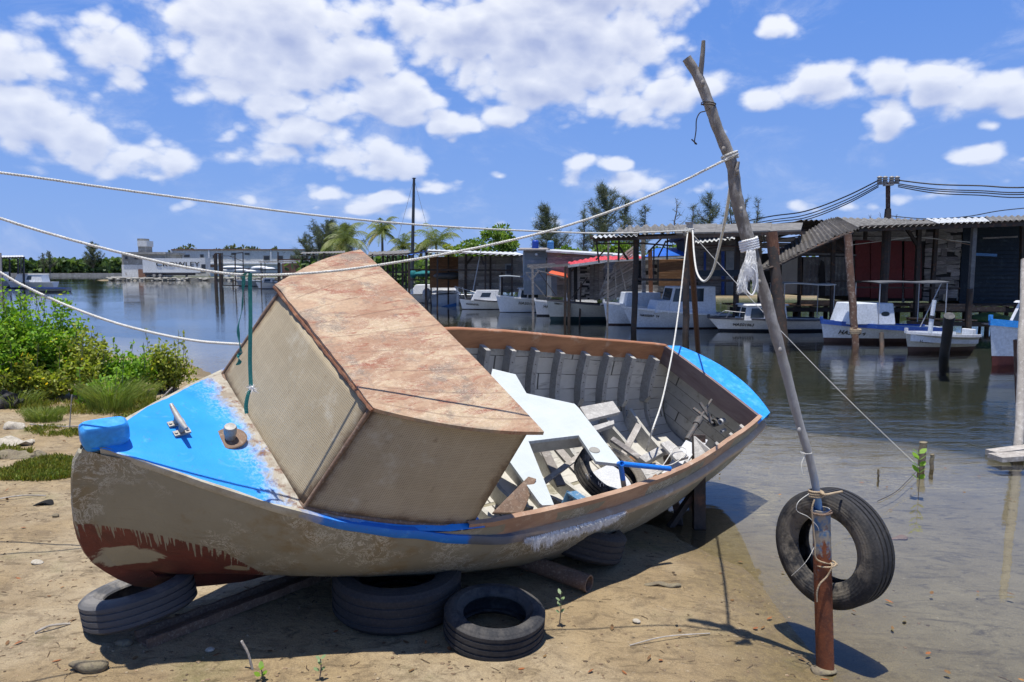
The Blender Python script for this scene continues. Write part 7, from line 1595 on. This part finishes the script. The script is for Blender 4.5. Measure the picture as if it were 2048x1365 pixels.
# ================================================================ far shore buildings
def farshore():
    D = 150
    m = MB(); m.hexa([at(222, 561, 144), at(640, 563, 144), at(640, 553, 170), at(222, 553, 170)], [p + V((0, 0, .55)) for p in (at(222, 561, 144), at(640, 563, 144), at(640, 553, 170), at(222, 553, 170))])
    m.v = [(x, y, z if i > 3 else -1.2) for i, (x, y, z) in enumerate(m.v)]; m.v = [(x, y, .55 if i > 3 else z) for i, (x, y, z) in enumerate(m.v)]; tag(m.build('quay', 'concrete'), kind='structure')
    m = MB()
    for i in range(260): p = at(ru(215, 640), 560, 143.6 + ru(-.8, 1.0)); v_, f_ = bmsphere((p.x, p.y, ru(0, .55)), ru(.15, .38), (1.4, 1, .6), 6, 4); m.add(v_, f_)
    tag(m.build('riprap', 'concrete'), 'rubble stones along the far quay', 'rubble', kind='stuff')
    # pump house with tower
    def bx(o, name, mat, x0, x1, y0, y1, D0, dep):
        a, b = at(x0, y1, D0), at(x1, y0, D0); m = MB(); m.hexa([V((a.x, D0, a.z)), V((b.x, D0, a.z)), V((b.x, D0 + dep, a.z)), V((a.x, D0 + dep, a.z))], [V((a.x, D0, b.z)), V((b.x, D0, b.z)), V((b.x, D0 + dep, b.z)), V((a.x, D0 + dep, b.z))]); return m.build(name, mat, parent=o)
    o = thing('pump_house', at(285, 556, D), 'old grey-white waterside building with a small square tower', 'building')
    bx(o, 'lower_wall', 'white_wall', 244.5, 290, 530, 558, D, 8); bx(o, 'upper_wall', 'concrete', 244, 330, 509, 530.3, D + .05, 8); bx(o, 'roof_slab', 'concrete', 243, 331, 504.5, 509, D - .4, 9)
    bx(o, 'rear_wall', 'white_wall', 289.8, 420, 535, 557, D + 2, 6)
    for (a, b, c, d_) in ((250, 254, 514, 519), (269, 275, 514, 519)): bx(o, 'window', 'window_dark', a, b, c, d_, D - .1, .5)
    bx(o, 'door', 'grime_brown', 277, 290, 539, 556, D - .1, .5)
    bx(o, 'tower_base', 'concrete', 276.5, 293, 493, 505, D + 1.2, 2.4); bx(o, 'tower_cabin', 'white_wall', 275, 293, 482, 493.4, D + 1.0, 2.8); bx(o, 'tower_cap', 'concrete', 274.5, 288, 477.5, 482.2, D + 1.2, 2.2)
    # trailer
    D1 = 146; o = thing('trailer', at(345, 550, D1), 'long white box trailer with big dark lettering parked by the old building', 'trailer')
    a, b = at(286, 546.5, D1), at(400, 517, D1); m = MB(); m.hexa([V((a.x, D1, a.z)), V((b.x, D1, a.z)), V((b.x, D1 + 2.5, a.z)), V((a.x, D1 + 2.5, a.z))], [V((a.x, D1, b.z)), V((b.x, D1, b.z)), V((b.x, D1 + 2.5, b.z)), V((a.x, D1 + 2.5, b.z))]); body = m.build('box', 'trailer_white', parent=o)
    bx(o, 'front_panel', 'white_wall', 400, 410, 516, 543, D1 - .1, 2.4); bx(o, 'reefer_unit', 'window_dark', 403, 409.5, 529, 541, D1 - .4, .4); bx(o, 'lower_rail', 'letter_dark', 286, 402, 545.6, 547.4, D1 - .06, 2.3)
    bx(o, 'chassis', 'letter_dark', 290, 385, 547.4, 551, D1 + .5, 1.4); bx(o, 'landing_gear', 'letter_dark', 371, 374, 548, 555, D1 + .2, .3)
    for px in (309, 321):
        c = at(px, 551.5, D1 + .1); m = MB(); m.lathe([(.0, -.15), (.35, -.15), (.50, -.12), (.50, .12), (.35, .15), (.0, .15)], 18, Matrix.Translation(c) @ Matrix.Rotation(math.pi / 2, 4, 'X'), close=False); w_ = m.build('wheel', 'letter_dark', parent=o); m = MB(); m.lathe([(.0, 0), (.28, 0), (.28, .04), (0, .04)], 14, Matrix.Translation(c - V((0, .17, 0))) @ Matrix.Rotation(math.pi / 2, 4, 'X'), close=False); m.build('rim', 'concrete', parent=w_)
    text_part('lettering', 'CROWLEY', o, 'letter_dark', at(311.5, 533.3, D1 - .06), (1, 0, 0), (0, 0, 1), .92, 0, 1.42, .05)
    # warehouse
    D2 = 196; o = thing('warehouse', at(480, 556, D2), 'very long low white warehouse with small grey windows across the water', 'building')
    bx(o, 'wall', 'white_wall', 343, 660, 501, 556, D2, 14); bx(o, 'parapet', 'grime_brown', 342, 661, 498.6, 501, D2 - .3, 14.6); bx(o, 'ledge', 'white_paint', 400, 660, 526.5, 529, D2 - .5, .6)
    for (a, b, c, d_) in ((351, 364, 509.5, 515), (367, 379, 509.5, 515), (400, 407, 509, 516), (425, 433, 510.5, 517), (462, 472, 506, 510.5), (489, 499, 506, 510.5), (527, 539, 511.5, 520.5), (554, 566, 511.5, 520), (580, 592, 512, 520), (604, 616, 512, 520), (628, 640, 512, 520)):
        f = bx(o, 'window', 'concrete', a, b, c, d_, D2 - .12, .3); bx(f, 'pane', 'window_dark', a + .8, b - .8, c + .8, d_ - .8, D2 - .2, .1)
    for px in (343, 417, 541, 610): bx(o, 'pilaster', 'white_paint', px, px + 1.6, 501, 527, D2 - .25, .5)
    bx(o, 'stained_base', 'grime_brown', 405, 432, 530, 556, D2 - .15, .3)
    # upturned white hulls on the quay
    for i, (px, py, w, h) in enumerate(((465, 535, 44, 6), (478, 541, 40, 5), (520, 536, 36, 7), (508, 543, 42, 6), (452, 541, 26, 4), (455, 553, 14, 4), (475, 553, 12, 4), (536, 538, 30, 6))):
        D3 = 128; c = at(px, py, D3); v_, f_ = bmsphere(c, 1, (w / 2 / FPX * D3, .9, h / 2 / FPX * D3 * 1.1), 14, 8); v_ = [V((p.x, p.y, max(p.z, c.z - .12))) for p in v_]; m = MB(); m.add(v_, f_)
        tag(m.build('upturned_hull', 'white_paint', smooth=True), ['upturned white hull highest on the left rack', 'long upturned hull below the highest left one', 'upturned white hull highest on the right rack', 'long low white hull under the right rack top', 'short hull at the left end of the rack', 'tiny white hull on the quay edge, left', 'tiny white hull on the quay edge, right', 'upturned hull at the right end, near the red shed'][i], 'boat hull', 'upturned hulls on the far quay')
    m = MB()
    for (a, b, y) in ((440, 500, 538), (440, 500, 545), (488, 560, 540), (488, 560, 547)): m.beam(at(a, y, 128.5), at(b, y, 128.5), .12, .12)
    for px in (442, 470, 498, 525, 556): m.beam(at(px, 536, 128.6), at(px, 556, 128.6), .14, .14)
    tag(m.build('storage_rack', 'dark_wood'), 'timber rack carrying the upturned white hulls', 'rack')
    # dock frames and the little red shed
    shed('dock_gantry', 'pair of thick black piles joined at the top, standing in open water', gp(438, 575), posts=[(431, 508, 432, 576, 86, 5, dk), (440, 507, 442, 577, 85, 5, dk)], beams=[(430, 507.5, 86, 443, 507.5, 86, 2, dk)], cat='dock')
    shed('dock_gantry', 'thin black gantry frame on a low jetty right of the twin piles', gp(478, 575), posts=[(445, 506, 446, 572, 92, 1.4, dk), (470, 507, 471, 572, 90, 1.8, dk), (486, 506, 487, 570, 94, 1.6, dk), (466, 560, 466, 574, 88, 2, dk)], beams=[(470, 507, 90, 486, 505.5, 92, 1.6, dk), (446, 512, 92, 470, 513, 91, 1, dk), (457, 512, 92, 487, 524, 92, 1, dk), (444, 571, 88, 500, 572, 88, 2, dk)], cat='dock')
    shed('boat_shed', 'low ramshackle jetty roofs seen just left of the cabin roof', gp(560, 578), posts=[(x, y0, x, 575, D_, w, dk) for x, y0, D_, w in ((522, 526, 80, 1.5), (530, 526, 82, 1.2), (556, 505, 78, 2), (559, 526, 76, 3), (585, 525, 78, 2), (605, 508, 74, 2), (628, 508, 74, 3), (648, 506, 72, 3))],
         beams=[(518, 524.5, 78, 660, 524, 74, 2, 'old_wood'), (556, 520, 76, 620, 519, 74, 2.2, 'rusty_steel'), (600, 512, 74, 680, 510, 72, 2, 'old_wood')], roofs=[('roof_sheet', ((516, 525, 76), (600, 525, 76), (520, 523, 82), (600, 522, 82)), 'asbestos', .02, .3), ('roof_sheet', ((600, 508, 72), (690, 506, 72), (604, 505, 80), (690, 502, 80)), 'asbestos', .02, .3)])
    D4 = 76; o = thing('red_shed', at(585, 560, D4), 'little rusty red-brown shed on the jetty left of the cabin roof', 'shed'); A, B = wallP(566, D4), wallP(604, D4); m = MB(); planks_v(m, A, B, zz_(562, D4), zz_(527, D4), zz_(527, D4), .3, dark=.5); m.build('wall', 'grime_brown', parent=o); m = MB(); backwall(m, A, B, zz_(562, D4), zz_(527, D4), 3); m.build('shed_body', 'dark_interior', parent=o)
    shed('boat_shed', 'white roofed dock shelter on black posts at the far left edge', gp(20, 576), posts=[(x, y0, x, 580, D_, w, 'letter_dark') for x, y0, D_, w in ((47, 516, 82, 2.6), (36, 518, 84, 2.4), (42, 518, 90, 1.5), (19, 518, 84, 2.4), (2, 516, 80, 3.4), (-30, 514, 80, 3))], beams=[(-60, 517, 82, 49, 515.5, 82, 3.5, 'letter_dark')], roofs=[('roof_sheet', ((-60, 516, 80), (49, 514, 80), (-60, 512, 88), (46, 511, 88)), 'white_roof', .02, .3)])
    post_thing('dock_pile', 'dark pile at the extreme left edge, in front of the yacht', at(1, 508, 60), gp(3, 605), .06, .08, 'letter_dark')
farshore()

# ================================================================ left bank plants, litter, stones
def bush(label, px, pyb, ytop, Wpx, n, mat, nb=26, L=.06, name='mangrove_bush', group='mangrove bushes on the left bank', spread=.9):
    b = gg(px, pyb); D = b.y; H = at(px, ytop, D).z - b.z; Wd = Wpx / FPX * D; o = thing(name, b, label, 'bush', 0, group); m = MB(); c = MB(); per = n // nb
    for i in range(nb):
        a = ru(0, 6.283); r = rnd() ** .6; e = b + V((math.cos(a) * Wd / 2 * r, math.sin(a) * Wd * .35 * r, H * ru(.22, .98) * (1 - .45 * r * r)))
        Q = smoothpath([b + V((math.cos(a) * .12, math.sin(a) * .1, 0)), b.lerp(e, .5) + V((0, 0, H * .08)), e], 3); m.tube(Q, [.014 * (1 - .8 * k / 6) for k in range(len(Q))], 5)
        for k in range(per):
            s = ru(.30, 1.02) ** .7; p = Q[min(len(Q) - 1, int(s * (len(Q) - 1)))] + V((ru(-1, 1), ru(-1, 1), ru(-1, 1))) * .13 * spread; g = ru(.62, 1.35); c.tint = (g * ru(.9, 1.1), g, g * .9)
            if rnd() < .012: c.tint = (2.6, 1.5, .6)
            c.leaf(p, (rdir(.35)), rdir(.7), L * ru(.7, 1.25), L * .55 * ru(.8, 1.2))
    # a few shoots out of the top
    for k in range(int(nb / 4)):
        p0_ = b + V((ru(-.4, .4) * Wd, ru(-.2, .2) * Wd, H * ru(.6, .85))); q = p0_ + V((ru(-.08, .08), 0, ru(.18, .34))); m.tube([p0_ - V((0, 0, .2)), q], .004, 4)
        for j in range(9): c.tint = (1, 1, 1); c.leaf(p0_.lerp(q, j / 8), rdir(.5), rdir(.5), L, L * .55)
    m.build('stems', 'bark', parent=o); c.build('foliage', mat, parent=o)
bush('tallest bright green mangrove bush at the left edge', 45, 792, 535, 210, 8000, 'mangrove_leaf', 34)
bush('second tall green mangrove bush, right behind the tallest', 112, 790, 572, 160, 5000, 'mangrove_leaf', 26)
bush('bright green bush cut by the left picture border', -40, 800, 545, 200, 4200, 'mangrove_leaf', 26)
bush('olive-yellow mangrove bush in the middle of the left thicket', 175, 796, 655, 150, 4200, 'olive_leaf', 26)
bush('dense green-olive bush with yellow leaves, second from the right', 250, 792, 690, 150, 4200, 'mangrove_leaf', 26)
bush('rightmost mangrove bush, leaning out over the water', 335, 785, 668, 130, 3600, 'olive_leaf', 22)
bush('small shoot-like bush filling the thicket front, left of centre', 70, 800, 700, 170, 3400, 'olive_leaf', 22)
bush('low leafy plant at the foot of the middle bushes', 205, 812, 760, 110, 1500, 'mangrove_leaf', 12, L=.07)
def grass(label, px, pyb, Hm, Wm, n, mat='grass_blade', name='grass_tuft', group='grass tufts on the left bank', arch=.5):
    b = gg(px, pyb); m = MB()
    for i in range(n):
        a = ru(0, 6.283); r = Wm / 2 * rnd() ** .5; p = b + V((math.cos(a) * r, math.sin(a) * r * .7, -.01)); h = Hm * ru(.45, 1.0); d = V((math.cos(a) * arch * ru(.1, 1), math.sin(a) * arch * ru(.1, 1), 1)); q = p + d.normalized() * h * .6; e = q + (d + V((math.cos(a) * .6, math.sin(a) * .6, -.35))).normalized() * h * .45
        g = ru(.7, 1.3); m.tint = (g * ru(.9, 1.25), g, g * .9); m.blade(p, q, .006); m.blade(q, e, .0045)
    tag(m.build(name, mat), label, 'grass', group)
grass('tall wispy grass clump in front of the bushes, with long thin stalks', 222, 822, .55, .55, 900)
grass('rounded tuft of long pale grass on the bare sand', 88, 842, .22, .42, 900)
grass('green grass clump nearest to the blue foredeck edge', 268, 800, .35, .6, 700)
grass('grass clump at the far left foot of the bushes', 30, 812, .28, .7, 600)
def ground_cover():
    m = MB()
    def patch(pxc, pyc, rx, ry, n, hh=.05):
        for i in range(n):
            a = ru(0, 6.283); r = rnd() ** .5; p = gg0(pxc + math.cos(a) * rx * r, pyc + math.sin(a) * ry * r)
            if noise.noise(V((p.x * 2.2, p.y * 2.2, 4))) < -.16: continue
            g = ru(.6, 1.4); m.tint = (g * ru(.85, 1.35), g, g * .8)
            for _ in range(3): m.leaf(p + V((ru(-.02, .02), ru(-.02, .02), ru(0, .015))), V((ru(-.7, .7), ru(-.7, .7), 1)), rdir(), hh * ru(.5, 1.2), .009)
    def gg0(px, py): p = gp(px, py, .2); z = gz(p.x, p.y, True); q = gp(px, py, z); return V((q.x, q.y, gz(q.x, q.y, True) - .004))
    patch(60, 938, 130, 26, 5200); patch(215, 868, 90, 16, 1500, .06); patch(110, 864, 60, 10, 500); patch(300, 835, 70, 10, 500); patch(-60, 930, 80, 40, 1200); patch(150, 820, 180, 12, 1600, .09); patch(15, 905, 60, 8, 300); patch(320, 806, 60, 8, 600, .1)
    tag(m.build('ground_cover', 'succulent'), 'low olive and red-green succulent mats on the sand at left', 'plants', kind='stuff')
    # fine litter, pebbles and leaves
    m = MB()
    for i in range(6500):
        y = 2.6 + 12 * rnd() ** 1.8; x = ru(-1, 1) * (y * .85 + .6) if rnd() < .75 else ru(-6, 0); z = gz(x, y, True)
        if z < -.03 or (z < .0 and rnd() > .3): continue
        k = rnd(); p = V((x, y, z))
        if k < .8:
            r = ru(.003, .011); g = ru(.5, 1.8); m.tint = (g, g * .96, g * .88); v_, f_ = bmsphere(p, r, (ru(.8, 1.6), ru(.7, 1.3), .6), 5, 3); m.add(v_, f_)
        else:
            g = ru(.4, 1.2); m.tint = (g, g * .9, g * .8); d = V((ru(-1, 1), ru(-1, 1), 0)).normalized() * ru(.015, .065); m.tube([p + V((0, 0, .003)), p + d * .5 + V((ru(-.01, .01), ru(-.01, .01), .006)), p + d + V((0, 0, .002))], ru(.0008, .0022), 4)
    tag(m.build('beach_litter', 'litter'), 'twigs, grit and pebbles strewn over the sand', 'litter', kind='stuff')
    m = MB()
    for i in range(260):
        y = 2.7 + 9 * rnd() ** 1.6; x = ru(-1, 1) * (y * .8 + .6); z = gz(x, y, True)
        if z < -.12: continue
        k = rnd(); m.tint = (1.2, 1.0, .6) if k < .12 else ((.8, .5, .4) if k < .4 else (.5, .47, .43)); m.leaf(V((x, y, max(z, .003 if z < 0 else z) + .006)), V((ru(-1, 1), ru(-1, 1), ru(-.1, .2))), V((ru(-.3, .3), ru(-.3, .3), 1)), ru(.025, .055), ru(.012, .026))
    tag(m.build('fallen_leaves', 'dead_leaf'), 'scattered dead leaves on sand and shallows', 'leaves', kind='stuff')
ground_cover()
def stone(label, px, py, r, mat, sc=(1, .8, .5), name='stone', cat='stone'):
    p = gg(px, py); v_, f_ = bmsphere((0, 0, 0), r, sc, 16, 10); m = MB(); m.add([V(q) + V((noise.noise(V(q) * 9 + p), noise.noise(V(q) * 11 + p + V((5, 5, 5))), noise.noise(V(q) * 10 + p + V((9, 2, 1))))) * r * .55 + V((0, 0, r * sc[2] * .5)) for q in v_], f_); o = m.build(name, mat, smooth=True, auto=60); o.location = p; tag(o, label, cat)
stone('mossy crumbled stone at the bottom left, below the bow tyre', 178, 1340, .055, 'stone_dark', (1.3, .9, .5))
stone('small mossy stone right under the end of the channel beam', 248, 1290, .035, 'stone_dark', (1.1, .8, .6))
stone('flat angular pale stone on the open sand left of the bow', 74, 1128, .032, 'stone_pale', (1.2, .9, .45))
stone('white stone on the left bank beside the grass tuft', 28, 858, .09, 'stone_pale', (1.3, .8, .5))
stone('pale bleached slab of coral lying below the white stone', 20, 890, .14, 'stone_pale', (1.9, .8, .28))
stone('dark lump of seaweed drying on the sand left of the bow', 42, 916, .13, 'stone_dark', (2.2, .7, .32), 'seaweed_lump', 'seaweed')
stone('dark flat object like a sole lying left of the bow', 88, 1010, .05, 'hole_black', (1.6, .6, .25), 'flat_debris', 'debris')
stone('small brown clod on the sand, left of the red bow paint', 112, 1035, .025, 'stone_dark')
stone('mossy stones clustered at the foot of the rusty pipe', 1648, 1344, .06, 'stone_dark', (1.3, .8, .35))
stone('half-buried round stone in the boat shadow, left of the middle', 418, 1302, .022, 'stone_pale')
stone('little ochre stone near the open sand, right of the right-hand tyre', 1272, 1246, .022, 'stone_pale')
stone('brown driftwood chip lying in the shallows right of the hanging tyre', 1796, 1079, .05, 'rusty_brown_metal', (1.6, .6, .3), 'driftwood_chip', 'driftwood')
stone('crumbled bark lump on wet sand under the stern', 1328, 1172, .05, 'stone_dark', (2.2, .6, .3), 'bark_lump', 'debris')
stone('black rubber lump at the left edge below the bushes', 10, 815, .20, 'tyre_rubber', (1, .8, .7), 'rubber_lump', 'debris')
p = gg(40, 780); m = MB(); m.box((0, 0, .05), (1.0, .35, .04)); o = m.build('pale_board', 'pale_board', bevel=.005); o.location = p; o.rotation_euler = (.06, -.05, .12); tag(o, 'pale sandy board lying in the grass at the left edge', 'board')
def sticks():
    for (label, P, r) in (('thin pale stick lying flat on the sand left of the bow', ((-20, 1003), (40, 998), (92, 993)), .006), ('forked dry twig standing between grass and blue foredeck', ((139, 862, 0), (141, 825, .0), (144, 790, .0)), .006), ('long bent branch lying behind the foredeck edge', ((110, 868), (180, 862), (245, 858), (300, 818), (345, 775)), .009), ('crooked dry branch on the bank beside the forked twig', ((60, 850), (130, 858), (215, 850)), .008), ('short stick beside the bow tyre on the sand', ((70, 1268), (100, 1262), (140, 1250)), .006), ('dead root sticking up in the boat shadow at the bottom', ((505, 1340), (497, 1310), (483, 1282)), .006), ('thin dark root on wet sand leading to the hanging tyre', ((1260, 1292), (1330, 1282), (1420, 1268)), .003)):
        Q = []
        for i, q in enumerate(P):
            if len(q) == 3: b = gg(P[0][0], P[0][1]); Q.append(at(q[0], q[1], b.y))
            else: Q.append(gg(q[0], q[1]) + V((0, 0, r + (.02 if i == 1 else 0))))
        if 'bent branch' in label: b = gg(245, 858); Q[3] = at(300, 818, b.y + .1); Q[4] = at(345, 775, b.y + .2)
        if 'dead root' in label: b = gg(505, 1340); Q = [b, at(497, 1310, b.y), at(483, 1282, b.y)]
        m = MB(); m.tube(smoothpath(Q, 6), r, 6, jit=.15); tag(m.build('stick', 'driftwood'), label, 'stick')
sticks()
def seedling(label, px, py, hpx, pairs, mat='seedling_leaf', L=.03):
    b = gg(px, py); b.z = max(b.z, -.1); t_ = at(px + 3, py - hpx, b.y); o = thing('mangrove_seedling', b, label, 'seedling', 0, 'mangrove seedlings'); m = MB(); mid_ = b.lerp(t_, .5) + V((.006, 0, 0)); Q = smoothpath([b, mid_, t_], 4); m.tube(Q, .0028, 6); m.build('stem', 'bark', parent=o)
    for i in range(pairs):
        p = b.lerp(t_, .45 + .55 * i / max(1, pairs - 1)); a = i * 1.57 + .3
        for s in (0, math.pi):
            m = MB(); d = V((math.cos(a + s), math.sin(a + s) * .7, .65)); m.leaf(p, d, V((0, 0, 1)).cross(d).cross(d) * -1 + V((0, -.6, .3)), L * ru(.85, 1.15), L * .62); m.build('leaf', mat, parent=o)
seedling('green mangrove seedling standing in the shallows beside the stakes', 1836, 1000, 92, 5, L=.085, mat='mangrove_leaf')
seedling('pale seedling in the sand right of the small dark tyre', 1118, 1255, 66, 4)
seedling('tiny seedling in the boat shadow at the bottom centre', 638, 1362, 44, 3)
seedling('small weed seedling at the bottom in the boat shadow, left', 520, 1362, 22, 2, mat='mangrove_leaf', L=.04)
